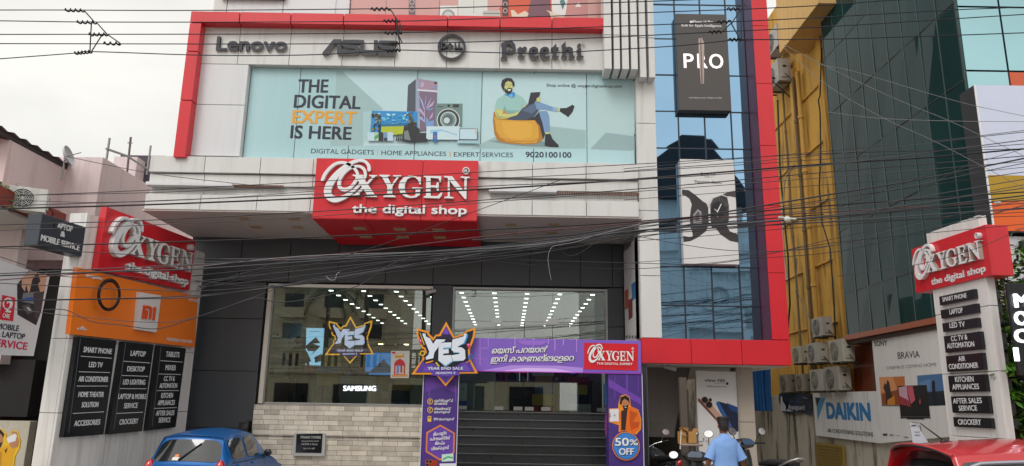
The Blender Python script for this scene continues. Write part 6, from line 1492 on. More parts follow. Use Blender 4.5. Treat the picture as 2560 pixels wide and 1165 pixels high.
# motorcycle, seen from behind, at the foot of the arch
t = thing("motorcycle", "dark motorcycle with a round red tail lamp beside the arch's right pillar", "motorcycle", (onY(1642, 1130, 14.7).x + .1, 14.75, .20), R(106), "two wheelers parked by the basement")
b = MB(); b.loft([ell((.05, 0, .80), .10, .05), ell((.15, 0, .86), .16, .11), ell((.40, 0, .90), .19, .13), ell((.62, 0, .90), .14, .10), ell((.70, 0, .90), .06, .05)], M("grey_tank", (78, 84, 88), .2, coat=.8, metal=.4)); b.build("fuel_tank", t, local=True)
b = MB(); b.loft([ell((-.62, 0, .90), .08, .03, k=3), ell((-.45, 0, .88), .13, .05, k=3), ell((-.1, 0, .83), .14, .06, k=3), ell((.15, 0, .82), .11, .05, k=3)], M("seat_vinyl", (30, 30, 32), .6)); b.build("seat", t, local=True)
b = MB(); b.loft([ell((-.78, 0, .66), .07, .03), ell((-.70, 0, .78), .11, .06), ell((-.4, 0, .76), .12, .10), ell((0, 0, .68), .10, .12)], BLKP); b.loft([ell((-.1, 0, .42), .14, .14), ell((.12, 0, .45), .17, .20), ell((.34, 0, .45), .13, .16)], M("engine_cast", (90, 90, 92), .45, metal=.7)); b.tube([(.66, 0, .92), (.3, 0, .35), (-.2, 0, .3), (-.5, 0, .3)], .03, BLACK, 8); b.build("body", t, local=True)
b = MB(); b.ball((-.76, 0, .80), .085, TAIL, 10, (.6, 1.1, .75)); b.build("tail_lamp", t, local=True)
for s in (-1, 1): b = MB(); b.tube([(-.72, .05 * s, .72), (-.73, .20 * s, .70)], .009, BLACK, 5); b.ball((-.73, .22 * s, .70), .035, M("amber_clear", (190, 176, 150), .2), 6, (.8, 1.3, .7)); b.build("indicator", t, local=True)
b = MB(); b.box(-.84, -.83, -.1, .1, .46, .58, C(190, 190, 190)); b.tube([(-.70, 0, .72), (-.84, 0, .5)], .03, BLACK, 6); b.build("number_plate", t, local=True)
b = MB(); b.tube([(.60, -.02, 1.0), (.56, -.16, 1.08), (.50, -.30, 1.12)], .013, CHROME, 8); b.tube([(.60, .02, 1.0), (.56, .16, 1.08), (.50, .30, 1.12)], .013, CHROME, 8)
for s in (-1, 1): b.tube([(.51, .28 * s, 1.115), (.45, .40 * s, 1.14)], .019, BLACK, 8)
b.build("handlebar", t, local=True)
for s in (-1, 1): mirror(t, (.52, .26 * s, 1.12), (.46, .34 * s, 1.30), CHROME, .058)
b = MB(); b.ball((.72, 0, .95), .1, CHROME, 8, (.9, 1, 1)); b.build("head_lamp", t, local=True)
for x in (-.58, .82):
    b = MB(); wheel(b, (x, 0, .30), .30, .10); wh = b.build("wheel", t, local=True)
    b = MB(); b.tube([(x, -.04, .3), (x, .04, .3)], .1, ALU, 16)
    for k in range(10): q = 2 * math.pi * k / 10; b.tube([(x, 0, .3), (x + .22 * math.cos(q), 0, .3 + .22 * math.sin(q))], .008, ALU, 5)
    b.build("rim", wh, local=True)
b = MB()
for s in (-1, 1): b.tube([(.60, .08 * s, 1.0), (.82, .08 * s, .3)], .022, ALU, 8); b.tube([(-.4, .12 * s, .72), (-.56, .12 * s, .3)], .022, CHROME, 8)
b.tube([(.2, -.16, .3), (-.2, -.17, .3), (-.8, -.18, .42)], [.02, .03, .045], CHROME, 10); b.build("fork_and_exhaust", t, local=True)
# trolley post with a cardboard box
t = thing("pole", "brown square post standing at the mouth of the basement bay", "post", (onY(1708, 1000, 13.6).x, 13.6, .1))
b = MB(); x = onY(1708, 1000, 13.6).x; b.box(x - .06, x + .06, 13.55, 13.67, .1, onY(1706, 944, 13.6).z, M("brown_post", (84, 74, 66), .8, streak=.4)); b.build("shaft", t, bevel=.006)
b = MB(); z = onY(1710, 1078, 13.5).z; b.box(x - .065, x + .065, 13.545, 13.68, z, z + .06, M("tape", (150, 110, 56), .6)); b.tube([(x + .08, 13.6, .1), (x + .08, 13.6, 2.3)], .02, C(70, 66, 60), 6); b.build("tape_band", t)
px_ = YP(12.9)
t = thing("cardboard_box", "open brown cardboard box tied in a wire rack by the brown post", "box", px_.at(1730, 1108))
a, c = px_.at(1719, 1107), px_.at(1737, 1080); b = MB(); CB = M("cardboard", (176, 130, 72), .8, var=.12); b.box(a.x, c.x, 12.8, 13.1, a.z, c.z, CB); b.obox((a.x, 12.8, c.z), (.0, .3, 0), (-.09, 0, .06), (0, .0, .006), CB); b.obox((c.x, 12.8, c.z), (0, .3, 0), (.03, 0, .05), (0, 0, .006), CB); b.build("carton", t)
b = MB(); b.box(a.x - .13, a.x - .03, 12.85, 13.05, a.z - .02, c.z - .0, CB); b.tube([(a.x - .15, 12.8, a.z - .1), (a.x - .12, 12.8, c.z + .02), (a.x - .02, 12.8, c.z - .06), (a.x - .14, 12.8, c.z - .02)], .012, C(200, 190, 176), 5); b.tube([(a.x - .15, 12.8, a.z - .03), (c.x + .1, 12.8, a.z - .03)], .02, C(150, 130, 120), 6); b.build("wire_rack", t)
px_ = YP(14.2); p = px_.at(1742, 1112); t = thing("bollard", "steel ball topped barrier post behind the grey scooter", "bollard", (p.x, 14.2, .1))
b = MB(); b.tube([(p.x, 14.2, .1), (p.x, 14.2, px_.at(1742, 1090).z)], .035, STEEL, 12); b.ball((p.x, 14.2, px_.at(1742, 1086).z), .05, STEEL, 10); b.tube([(p.x, 14.2, p.z + .06), (p.x + .12, 14.2, p.z + .06), (p.x + .13, 14.2, p.z + .12)], .012, STEEL, 6); b.build("post", t)
# ================================================================ people
SKIN = M("brown_skin", (120, 76, 52), .55, var=.08); HAIR = M("black_hair", (38, 32, 30), .7)
def skin_mesh(name, V, E_, rad, mat_, root=0, sub=2):
    me = bpy.data.meshes.new(name); me.from_pydata(V, E_, []); o = bpy.data.objects.new(name, me); COL.objects.link(o)
    sm = o.modifiers.new("skin", 'SKIN'); sm.use_smooth_shade = True
    for i, v in enumerate(me.skin_vertices[0].data):
        r = rad[i]; v.radius = r if isinstance(r, tuple) else (r, r); v.use_root = (i == root)
    ss = o.modifiers.new("sub", 'SUBSURF'); ss.levels = sub; ss.render_levels = sub
    bpy.context.view_layer.update()
    m2 = bpy.data.meshes.new_from_object(o.evaluated_get(bpy.context.evaluated_depsgraph_get()))
    vs = [tuple(v.co) for v in m2.vertices]; fs = [tuple(p_.vertices) for p_ in m2.polygons]
    bpy.data.objects.remove(o); bpy.data.meshes.remove(me); bpy.data.meshes.remove(m2)
    return vs, fs
def person(label, loc, rz, shirt, trousers, cap=None, watch=False, H=1.0, arm=(.10, .02), badge=False):
    """standing figure facing +y in its own frame"""
    t = thing("person", label, "person", loc, rz)
    V = []; E_ = []; rad = []
    def vtx(x, y, z, r, par=None):
        V.append((x * H, y * H, z * H)); rad.append(tuple(k * H for k in r) if isinstance(r, tuple) else r * H); i = len(V) - 1
        if par is not None: E_.append((par, i))
        return i
    pel = vtx(0, 0, .95, (.155, .11)); wa = vtx(0, .01, 1.10, (.145, .10), pel); ch = vtx(0, 0, 1.30, (.165, .115), wa); nb = vtx(0, -.02, 1.45, (.085, .075), ch); nk = vtx(0, .0, 1.52, .058, nb); h1 = vtx(0, .03, 1.60, (.07, .085), nk); h2 = vtx(0, .02, 1.67, (.076, .092), h1); h3 = vtx(0, .01, 1.735, (.055, .065), h2)
    hands = []
    for s in (-1, 1):
        hp_ = vtx(.09 * s, 0, .90, .092, pel); kn = vtx(.10 * s, .02 * s, .50, .062, hp_); an = vtx(.105 * s, -.02, .09, .042, kn); vtx(.12 * s, .13, .03, (.042, .03), an)
        sh = vtx(.172 * s, -.01, 1.375, .050, ch); el = vtx((.225 + arm[0] * .4) * s, -.03, 1.13, .044, sh); wr = vtx((.235 + arm[0]) * s, .04 + arm[1], .89, .030, el); pa = vtx((.235 + arm[0] * 1.05) * s, .06 + arm[1], .82, (.036, .020), wr)
        hands.append((s, Vector(V[pa]), Vector(V[wr])))
    vs, fs = skin_mesh("person_body", V, E_, rad, SKIN)
    b = MB(); b.add(vs, fs, SKIN, True)
    # fingers, each its own chain rooted in the palm, ears and nose
    for s, pa, wr in hands:
        dn = (pa - wr).normalized()
        for k in range(4):
            o_ = pa + Vector((0, (-.024 + .016 * k), 0)) * H + dn * .015; ln = (.072, .084, .08, .062)[k] * H
            p1 = o_ + dn * ln * .5 + Vector((-s * .004, 0, 0)); p2 = p1 + dn * ln * .3 + Vector((-s * .012, 0, 0)); p3 = p2 + dn * ln * .2 + Vector((-s * .014, 0, .004))
            b.tube([o_, p1, p2, p3], [.0095 * H, .009 * H, .008 * H, .006 * H], SKIN, 7)
        th = wr + dn * .03; b.tube([th + Vector((0, .02, 0)), th + Vector((-s * .008, .045, -.02)), th + Vector((-s * .014, .055, -.05))], [.011 * H, .010 * H, .007 * H], SKIN, 7)
    for s in (-1, 1): b.ball(Vector((.083 * s, .005, 1.65)) * H, .032 * H, SKIN, 8, (.4, .6, 1.1))
    b.ball(Vector((0, .125, 1.645)) * H, .018 * H, SKIN, 6, (.8, 1, 1.2))
    b.build("body", t, local=True)
    b = MB()
    for s in (-1, 1): b.ball(Vector((.032 * s, .105, 1.672)) * H, .012 * H, C(230, 228, 224), 6); b.ball(Vector((.032 * s, .113, 1.672)) * H, .006 * H, PBLACK, 6)
    b.poly([Vector((x, .118, z)) * H for x, z in ((-.025, 1.606), (.025, 1.606), (.018, 1.598), (-.018, 1.598))], C(110, 60, 52)); b.build("face", t, local=True)
    E3 = lambda z, rx, ry, cx=0, cy=0, k=2.2, n=24, wob=0: [Vector((cx + rx * math.copysign(abs(math.cos(q)) ** (2 / k), math.cos(q)) * (1 + wob * math.sin(q * 5 + z * 9)), cy + ry * math.copysign(abs(math.sin(q)) ** (2 / k), math.sin(q)) * (1 + wob * math.sin(q * 7 + z * 14)), z)) * H for q in [2 * math.pi * i / n for i in range(n)]]
    b = MB()
    b.loft([E3(.935, .205, .165, k=2.4, wob=.03), E3(1.0, .205, .16, wob=.025), E3(1.06, .198, .15, wob=.02), E3(1.12, .195, .148, wob=.02), E3(1.22, .205, .150, wob=.012), E3(1.32, .215, .150, wob=.008), E3(1.375, .216, .138), E3(1.41, .205, .125), E3(1.445, .165, .11, 0, -.01), E3(1.47, .115, .09, 0, -.015), E3(1.50, .082, .078, 0, -.01)], shirt, cap=False)
    for s in (-1, 1):
        A, B_ = Vector((.162 * s, -.01, 1.378)), Vector((.235 * s + arm[0] * .38 * s, -.03, 1.13)); d_ = (B_ - A).normalized(); u = d_.cross(Vector((0, 1, 0))).normalized(); v = d_.cross(u)
        rg = []
        for k, r_ in ((-.3, .03), (-.1, .055), (.12, .072), (.35, .078), (.6, .080), (.85, .083), (1.0, .088)):
            c_ = A + (B_ - A) * k; rg.append([(c_ + u * r_ * math.cos(q) + v * r_ * .95 * math.sin(q) * (1 + .04 * math.sin(3 * q + k * 8))) * H for q in [2 * math.pi * i / 16 for i in range(16)]])
        b.loft(rg, shirt, cap=False)
    b.build("shirt", t, local=True)
    b = MB(); b.loft([E3(1.48, .088, .086, 0, -.012), E3(1.535, .075, .076, 0, -.004), E3(1.53, .068, .070, 0, -.004)], shirt, cap=False); b.build("collar", t, local=True)
    b = MB()
    b.loft([E3(1.01, .19, .14), E3(.93, .195, .15), E3(.86, .20, .15)], trousers, cap=False)
    for s in (-1, 1): b.loft([[Vector((x + r_ * math.cos(q), y + r_ * 1.05 * math.sin(q), z)) * H for q in [2 * math.pi * i / 16 for i in range(16)]] for x, y, z, r_ in ((.095 * s, 0, .90, .108), (.10 * s, .01, .70, .095), (.105 * s, .02, .48, .080), (.108 * s, .0, .25, .074), (.108 * s, -.01, .06, .076))], trousers, cap=False)
    b.build("trousers", t, local=True)
    b = MB(); b.loft([E3(.985, .200, .152), E3(1.02, .200, .152)], M("leather_belt", (24, 22, 22), .4), cap=False); b.build("belt", t, local=True)
    for s in (-1, 1): b = MB(); b.loft([ell((.108 * s * H, -.09 * H, .04), .03, .035, ax='y'), ell((.11 * s * H, -.05 * H, .05), .048, .05, ax='y'), ell((.115 * s * H, .08 * H, .045), .05, .04, ax='y'), ell((.12 * s * H, .19 * H, .03), .035, .025, ax='y')], BLACK); b.build("shoe", t, local=True)
    if cap:
        b = MB(); b.loft([E3(1.685, .090, .102, 0, .006), E3(1.715, .092, .104, 0, .006), E3(1.722, .088, .100, 0, .006), E3(1.775, .097, .110, 0, .0), E3(1.80, .092, .104, 0, -.002), E3(1.806, .02, .02)], cap); b.loft([[Vector((x, y, z)) * H for x, y, z in ((-.075, .09, 1.675), (-.05, .165, 1.66), (0, .185, 1.655), (.05, .165, 1.66), (.075, .09, 1.675))], [Vector((x, y, z + .006)) * H for x, y, z in ((-.075, .09, 1.675), (-.05, .165, 1.66), (0, .185, 1.655), (.05, .165, 1.66), (.075, .09, 1.675))]], cap, close=False); b.build("cap", t, local=True)
    b = MB(); b.loft([E3(1.585, .060, .05, 0, -.03), E3(1.62, .074, .082, 0, -.014), E3(1.67, .080, .096, 0, -.006), E3(1.72, .078, .09, 0, 0), E3(1.757, .055, .06), E3(1.768, .02, .02)], HAIR); b.build("hair", t, local=True)
    if watch:
        s, pa, wr = hands[0]; b = MB(); b.tube([wr + Vector((0, 0, .012)), wr + Vector((0, 0, -.012))], .037, BLACK, 14); b.build("wristwatch", t, local=True)
    if badge: b = MB(); b.box(.30, .305, -.05, .0, 1.12, 1.165, C(226, 180, 50)); b.build("arm_badge", t, local=True)
    return t
GY_ = 12.5
g = onY(1813, 1158, GY_)
person("security guard in a pale blue shirt and black cap seen from behind by the scooters", (g.x, GY_, .05), R(3), M("pale_blue_shirt", (128, 168, 226), .75, var=.06, scale=1.2, bump=.7), M("dark_trousers", (34, 34, 42), .8), M("black_cap", (22, 22, 26), .6), True, 1.0, badge=True)
person("shop visitor in a black shirt inside the show window", (onY(738, 950, 19).x, 19, 1.82), R(20), M("black_shirt", (30, 32, 36), .8), M("dark_trousers", (34, 34, 42), .8))
person("shop visitor in a red shirt inside the show window", (onY(765, 950, 19.8).x + .05, 19.8, 1.82), R(-30), M("red_shirt", (190, 40, 34), .8), M("dark_trousers", (34, 34, 42), .8), H=.95)
# ================================================================ inside the shop
LAMP = M("panel_lamp", (255, 252, 244), emit=4.0)
proto = None
k = 0
for ix in range(9):
    for iy in range(10):
        x = -4.35 + .79 * ix; y = 17.75 + .82 * iy
        if proto is None:
            proto = thing("ceiling_light", "small square white ceiling light in the grid inside the shop", "ceiling light", (x, y, 4.6), group="ceiling light grid inside the shop")
            b = MB(); b.box(-.048, .048, -.045, .045, -.012, .0, LAMP); b.build("diffuser", proto, local=True)
            b = MB(); b.box(-.058, .058, -.058, .058, 0, .015, C(220, 220, 220)); b.build("frame", proto, local=True)
        else:
            c = copy_tree(proto); c.location = (x, y, 4.6)
WARM = M("spot_lamp", (255, 226, 150), emit=7.0)
wp = None
for i in range(9):
    x = -4.8 + .95 * i
    if wp is None:
        b = MB(); b.disc((0, 0, 0), (0, 0, -1), .09, WARM, ext=.02, seg=14); wp = b.build("spot_light", None, "small warm round spot light on the rear bulkhead inside the shop", "spot light", "warm spots on the rear bulkhead", local=True); wp.location = (x, 27.7, 4.09)
    else:
        c = wp.copy(); COL.objects.link(c); c.location = (x, 27.7, 4.09)
WS = M("display_white", (196, 198, 198), .5); WOODI = M("counter_wood", (120, 86, 56), .4, var=.2)
t = thing("display_shelf", "tall white display shelf with phones inside the left end of the show window", "shelf", (-5.8, 19, 1.82))
b = MB(); b.box(-6.2, -6.1, 17.3, 21, 1.82, 4.3, WS)
for z in (2.55, 3.0, 3.45, 3.9): b.box(-6.1, -5.55, 17.4, 21, z, z + .03, WS)
for y in (17.4, 18.6, 19.8, 21): b.box(-6.1, -5.55, y - .02, y + .02, 2.5, 4.1, WS)
b.build("frame", t)
b = MB(); b.box(-6.1, -5.5, 17.35, 21, 1.82, 2.5, WOODI); b.build("base_cabinet", t)
b = MB()
for z in (2.58, 3.03, 3.48):
    for i in range(11): y = 17.6 + i * .3; b.box(-5.8, -5.78, y, y + .09, z, z + .17, random.choice([BLACK, C(60, 110, 180), C(190, 190, 200), C(70, 60, 90)]))
b.build("phone", t)
t = thing("lit_poster", "bright blue lit phone poster standing inside the show window", "poster", (-4.75, 19.4, 1.82))
pl = YP(19.4, (640, 680, 3.2354)); b = MB(); f = [pl.at(*p) for p in ((408, 452), (550, 454), (528, 755), (400, 752))]; b.prism(f, (0, .05, 0), M("poster_lit", (150, 196, 232), emit=.9)); b.build("light_box", t)
b = MB(); L = 1; ei = lambda p, c: e(p, c, pl.at)
ei([(400, 600), (485, 525), (520, 575), (460, 580), (522, 600), (440, 680), (470, 640), (420, 640)], (30, 50, 80)); ei([(470, 690), (530, 660), (526, 720), (480, 735)], (40, 90, 160)); ei([(430, 478), (520, 480), (520, 484), (430, 482)], (60, 80, 110)); b.build("print", t)
CW = M("counter_white", (176, 172, 164), .4)
for lab, x0, x1, y, m in (("pale low display counter with gadgets at the left inside the shop", -5.2, -3.7, 20.3, CW), ("pale low display counter in the middle of the shop floor", -3.3, -1.8, 21.5, CW), ("long dark glass counter facing the entrance doors", -.9, 1.0, 22.5, M("dark_counter", (40, 42, 44), .2)), ("dark grey cabinet to the right behind the entrance doors", 1.2, 2.3, 21.0, M("grey_cabinet", (72, 78, 82), .35))):
    t = thing("display_counter", lab, "counter", ((x0 + x1) / 2, y, 1.82), group="counters inside the shop")
    b = MB(); b.box(x0, x1, y, y + .6, 1.82, 2.62, m); b.box(x0 - .03, x1 + .03, y - .03, y + .63, 2.625, 2.66, WS if m is CW else BLACK); b.build("cabinet", t, bevel=.008)
    b = MB()
    for i in range(int((x1 - x0) / .17)):
        x = x0 + .08 + i * .17; h = random.uniform(.06, .28); b.box(x, x + .09, y + .2, y + .24, 2.662, 2.662 + h, random.choice([BLACK, C(60, 130, 170), C(196, 196, 200), C(40, 150, 140), C(160, 60, 50)]))
    b.build("gadget", t)
b = MB(); GRN = M("brown_marble", (112, 78, 50), .3, var=.6, scale=9); x0 = onY(1362, 960, 24).x; b.box(x0, x0 + .75, 23.5, 24, 1.82, 4.6, GRN); b.build("marble_pillar", label="brown speckled marble pillar standing inside behind the entrance", cat="pillar")
t = thing("product_shelf", "dark wall shelf crowded with boxes at the back of the shop", "shelf", (-1.5, 28.6, 1.82))
b = MB()
for z in (2.1, 2.6, 3.1, 3.6): b.box(-5.5, 2.4, 28.5, 29.0, z, z + .03, C(90, 90, 92))
b.build("board", t); b = MB()
for z in (2.13, 2.63, 3.13, 3.63):
    x = -5.4
    while x < 2.2: w_ = random.uniform(.12, .4); b.box(x, x + w_, 28.55, 28.9, z, z + random.uniform(.2, .4), random.choice([C(60, 90, 130), C(150, 60, 50), C(190, 190, 186), C(60, 60, 64), C(170, 140, 60), C(70, 120, 100)])); x += w_ + .05
b.build("product_box", t)
b = MB(); b.text(YP(26), "DISPLAY", (1194, 840), (1237, 840), 9, C(150, 150, 150), 0, bold=.04); b.text(YP(26), "MOBILITY", (672, 760), (700, 762), 11, C(150, 150, 150), 0, bold=.04); b.build("wall_lettering", label="pale grey department lettering on the rear wall inside the shop", cat="lettering")
t = thing("leaflet_stand", "white and blue upright leaflet board just inside the entrance on the left", "board", onY(1155, 1020, 17.3))
p = onY(1150, 1022, 17.3); b = MB(); b.box(p.x - .02, p.x + .14, 17.3, 17.34, 1.83, onY(1155, 958, 17.3).z, C(206, 208, 210)); b.box(p.x - .02, p.x + .14, 17.295, 17.3, 1.83, 2.05, C(50, 100, 180)); b.text(YP(17.29), "Offer", (1152, 975), (1162, 975), 5, PBLACK, .0); b.build("panel", t)
t = thing("white_partition", "pale sliding glass partition inside the left door light", "partition", (-.6, 18.6, 1.82))
b = MB(); b.box(-1.25, -.35, 18.6, 18.64, 1.82, 3.3, M("frosted_pane", (150, 150, 148), .4)); b.box(-.82, -.79, 18.59, 18.65, 1.82, 3.3, ALU); b.build("pane", t)

for i, (x0, w_, y, z0, h_, c) in enumerate(((-5.2, 1.5, 26.9, 2.9, .85, (60, 120, 190)), (-3.2, 1.2, 26.9, 2.95, .7, (200, 110, 60)), (-1.5, .9, 26.9, 2.9, .55, (70, 150, 130)), (-.2, .8, 25.4, 3.0, .5, (190, 60, 60)), (1.55, .7, 25.4, 3.0, .45, (80, 100, 200)))):
    t = thing("television", ("bright blue", "orange", "teal", "red", "violet blue")[i] + " demonstration television glowing at the back of the shop", "television", (x0 + w_ / 2, y, z0), group="televisions on show inside the shop")
    b = MB(); b.box(x0, x0 + w_, y, y + .06, z0, z0 + h_, BLACK); b.build("casing", t, bevel=.01)
    b = MB(); b.box(x0 + .03, x0 + w_ - .03, y - .004, y - .001, z0 + .03, z0 + h_ - .03, M("screen_%d" % i, c, emit=.8)); b.draw(lambda u, v, o: Vector((x0 + w_ * u, y - .005 - o, z0 + h_ * v)), [(.1, .1), (.45, .7), (.6, .4), (.9, .15)], M("screen_dark_%d" % i, tuple(int(k * .45) for k in c), emit=.5)); b.build("screen", t)
for i, (x, y, n) in enumerate(((-4.4, 18.2, 5), (-2.7, 18.6, 4), (-.75, 19.6, 4), (.9, 19.9, 5), (1.75, 18.8, 4))):
    t = thing("carton_stack", ("tall", "short mixed", "narrow", "wide", "low")[i] + " stack of coloured product cartons on the shop floor", "carton stack", (x, y, 1.82), group="carton stacks inside the shop")
    z = 1.82
    for k in range(n):
        h_ = random.uniform(.14, .3); w_ = random.uniform(.35, .6); b = MB(); b.box(x - w_ / 2 + random.uniform(-.04, .04), x + w_ / 2, y, y + .4, z, z + h_ - .004, random.choice([C(176, 130, 72), C(60, 96, 150), C(190, 190, 188), C(150, 50, 46), C(40, 44, 50), C(196, 160, 60)])); b.build("carton", t); z += h_
# ================================================================ the other side of the street, seen only as reflections
PALE = M("pale_blue_plaster", (232, 236, 236), .8, var=.08, streak=.3); PALE2 = M("cream_plaster", (206, 196, 172), .8, streak=.3); DKROOF = M("dark_tile_roof", (52, 56, 62), .7, var=.2); REDT = M("red_tile_roof", (140, 62, 50), .7, var=.2)
t = thing("opposite_building", "pale plastered building with a dark pitched roof reflected in the mirror bay", "building", (11, -11, 0))
b = MB(); b.box(5, 13.2, -20, -10, 0, 13.6, PALE); b.box(13.2, 24, -20, -11.5, 0, 10.5, PALE); b.build("wall", t)
b = MB(); b.prism([(4.6, -9.4, 13.4), (13.8, -9.4, 13.4), (11.0, -9.4, 16.8), (9.6, -9.4, 16.9)], (0, -11, 0), DKROOF); b.box(13.2, 24, -11.4, -10.4, 11.0, 12.4, REDT); b.build("roof", t)
b = MB(); b.box(4.8, 13.4, -10, -9.7, 10.4, 10.9, PALE); b.box(9.5, 24, -10.2, -9.4, 6.0, 6.4, PALE); b.box(9.5, 24, -10.3, -9.6, 9.4, 9.7, PALE)
for i in range(30): b.box(9.6 + i * .48, 9.75 + i * .48, -10.1, -9.9, 9.0, 9.4, PALE)
b.build("cornice", t)
b = MB(); WD = M("dark_window", (30, 36, 42), .1)
for x in (15, 18): b.box(x, x + 1.0, -9.99, -9.95, 7.0, 8.8, WD)
b.box(5.2, 9.2, -9.99, -9.95, 11.5, 12.2, WD); b.box(10.2, 12.4, -9.99, -9.95, .2, 3.4, M("shop_blue", (60, 110, 140), .3)); b.box(5.5, 8.2, -9.99, -9.95, .2, 3.2, M("shop_blue", (60, 110, 140), .3)); b.box(12.6, 15.5, -9.95, -9.9, 2.4, 3.4, C(200, 60, 60)); b.build("window", t)
b = MB()
for x in (9.6, 13.0, 17): b.tube([(x, -9.6, 0), (x, -9.6, 6)], [.34, .28], PALE, 16)
for x in (11.4, 14.2): b.disc((x, -9.98, 8), (0, 1, 0), .9, PALE, ext=.25, seg=24, r2=.6)
b.build("column", t)
t = thing("apartment_block", "cream apartment tower with balconies reflected in the show window", "building", (-18, -42, 0))
b = MB(); b.box(-25, -11, -50, -40, 0, 34, PALE2)
for z in range(4, 32, 3):
    for x in (-23, -19, -15): b.box(x, x + 2.6, -40, -39, z, z + 1.0, PALE2); b.box(x + .3, x + 2.2, -39.99, -39.95, z + 1.0, z + 2.5, WD)
b.build("wall", t)
t = thing("balustraded_house", "low cream house with a balustraded terrace reflected in the show window", "building", (-8, -11, 0))
b = MB(); b.box(-16, 3, -18, -11, 0, 4.0, PALE2); b.box(-16, 3, -11.2, -10.7, 3.6, 4.0, PALE2); b.box(-16, 3, -11.1, -10.8, 4.9, 5.1, PALE2); b.build("wall", t)
b = MB()
for i in range(48): b.box(-15.8 + i * .39, -15.65 + i * .39, -11.05, -10.9, 4.0, 4.9, PALE2)
b.build("balustrade", t)
b = MB()
for x in (-14, -10.5, -7, -3.5, 0): b.box(x, x + 2, -10.99, -10.95, .3, 3.0, WD)
b.build("window", t)
def palm(x, y, h, lab):
    t = thing("palm_tree", lab, "palm tree", (x, y, 0), group="palms across the street"); b = MB(); b.tube([(x, y, 0), (x + .2, y, h * .5), (x + .1, y, h)], [.2, .16, .13], M("palm_bark", (96, 84, 70), .9), 8); b.build("trunk", t)
    b = MB(); g = M("palm_leaf", (52, 82, 36), .5, var=.3)
    for k in range(18):
        a = 2 * math.pi * k / 18 + random.uniform(-.2, .2); el = random.uniform(-.3, .9); P = []; q = Vector((x + .1, y, h)); d_ = Vector((math.cos(a) * math.cos(el), math.sin(a) * math.cos(el), math.sin(el)))
        for s in range(9): P.append(q.copy()); q += d_ * .42; d_.z -= .17; d_.normalize()
        sd = Vector((-math.sin(a), math.cos(a), 0))
        for s in range(1, 9):
            for sg in (-1, 1):
                for f in (0, .5):
                    p_ = P[s - 1] + (P[s] - P[s - 1]) * f; b.add([p_, p_ + (P[s] - P[s - 1]) * .4, p_ + sd * sg * .75 * (1 - s / 11) - Z * .35], [(0, 1, 2)], g)
    b.build("crown", t)
palm(-10.5, -19, 11.0, "tall coconut palm across the street reflected in the show window"); palm(-6.5, -20, 12.0, "taller coconut palm across the street beside the first one"); palm(-14, -22, 10.5, "short coconut palm across the street in front of the apartments")
# ================================================================ overhead cables
def spline(P, sub=6):
    out = []
    for i in range(len(P) - 1):
        p0, p1, p2, p3 = P[max(i - 1, 0)], P[i], P[i + 1], P[min(i + 2, len(P) - 1)]
        for j in range(sub):
            out.append(cr1(p0, p1, p2, p3, j / sub))
    out.append(P[-1]); return out
def wire(lab, pts, y, r, m=CABLE, ext=True, grp="overhead cables crossing the street front", name="overhead_cable", dy=0.0):
    pts = list(pts)
    if ext:
        (x0, y0), (x1, y1) = pts[0], pts[1]; 
        if x0 < 40: pts.insert(0, (x0 - 900, y0 - (y1 - y0) / (x1 - x0) * 900))
        (x0, y0), (x1, y1) = pts[-2], pts[-1]
        if x1 > 2500: pts.append((x1 + 900, y1 + (y1 - y0) / (x1 - x0) * 900))
    n = len(pts); P = [onY(px, py, y + dy * (i / max(1, n - 1) - .5)) for i, (px, py) in enumerate(pts)]
    b = MB(); b.tube(spline(P, 5), r, m, 6); return b.build(name, label=lab, cat="cable", group=grp)
BARE = M("bare_conductor", (46, 48, 58), .5, metal=.5)
W1 = [(0, 25), (150, 25), (480, 26), (933, 22), (1140, 19), (1660, 2), (1800, -4)]
W2 = [(0, 52), (235, 55), (640, 55), (958, 53), (1140, 49), (1740, 27), (1860, 23), (2060, 13), (2240, 0), (2560, -16)]
W3 = [(0, 86), (640, 85), (960, 82), (1140, 78), (1500, 67), (1835, 54), (2060, 43), (2378, 25), (2560, 18)]
W4 = [(0, 109), (640, 110), (1005, 108), (1140, 106), (1500, 94), (1806, 79), (2060, 67), (2560, 36)]
W5 = [(0, 147), (185, 133), (230, 129), (470, 137), (640, 139), (806, 136), (961, 127), (1005, 125), (1140, 129), (1316, 133), (1425, 130), (1500, 126), (1687, 115), (1824, 101), (1853, 99), (2060, 98), (2389, 88), (2560, 82)]
YW = 7.5
for lab, W_, dz in (("topmost bare power line across the top of the picture", W1, 0), ("second bare power line from the top", W2, .12), ("third bare power line from the top, through the first raised lettering tops", W3, .2), ("fourth bare power line, crossing the middle of the raised brand lettering", W4, .3), ("fifth and lowest bare power line, kinked at each joint", W5, .35)):
    wire(lab, W_, YW, .0062, BARE, grp="bare power lines along the top", name="power_line")
def coil(b, p, q, turns, r=.0085, amp=.016):
    A, B_ = onY(*p, YW - .01), onY(*q, YW - .01); n = turns * 10
    d = (B_ - A).normalized(); u = Vector((0, 1, 0)); v = d.cross(u).normalized()
    b.tube([A + (B_ - A) * i / n + (u * math.cos(2 * math.pi * i / 10) + v * math.sin(2 * math.pi * i / 10)) * amp for i in range(n + 1)], r, CABLE, 5)
def link(b, *pts): b.tube([onY(*p, YW - .03) for p in pts], .007, CABLE, 5)
def spacer(lab, coils, links):
    P = onY(*coils[0][1], YW); t = thing("wire_spacer", lab, "wire spacer", P, group="twisted joints on the power lines")
    b = MB(); [coil(b, p, q, n) for p, q, n in coils]; b.build("twisted_joint", t); b = MB(); [link(b, *l) for l in links]; b.build("jumper_wire", t)
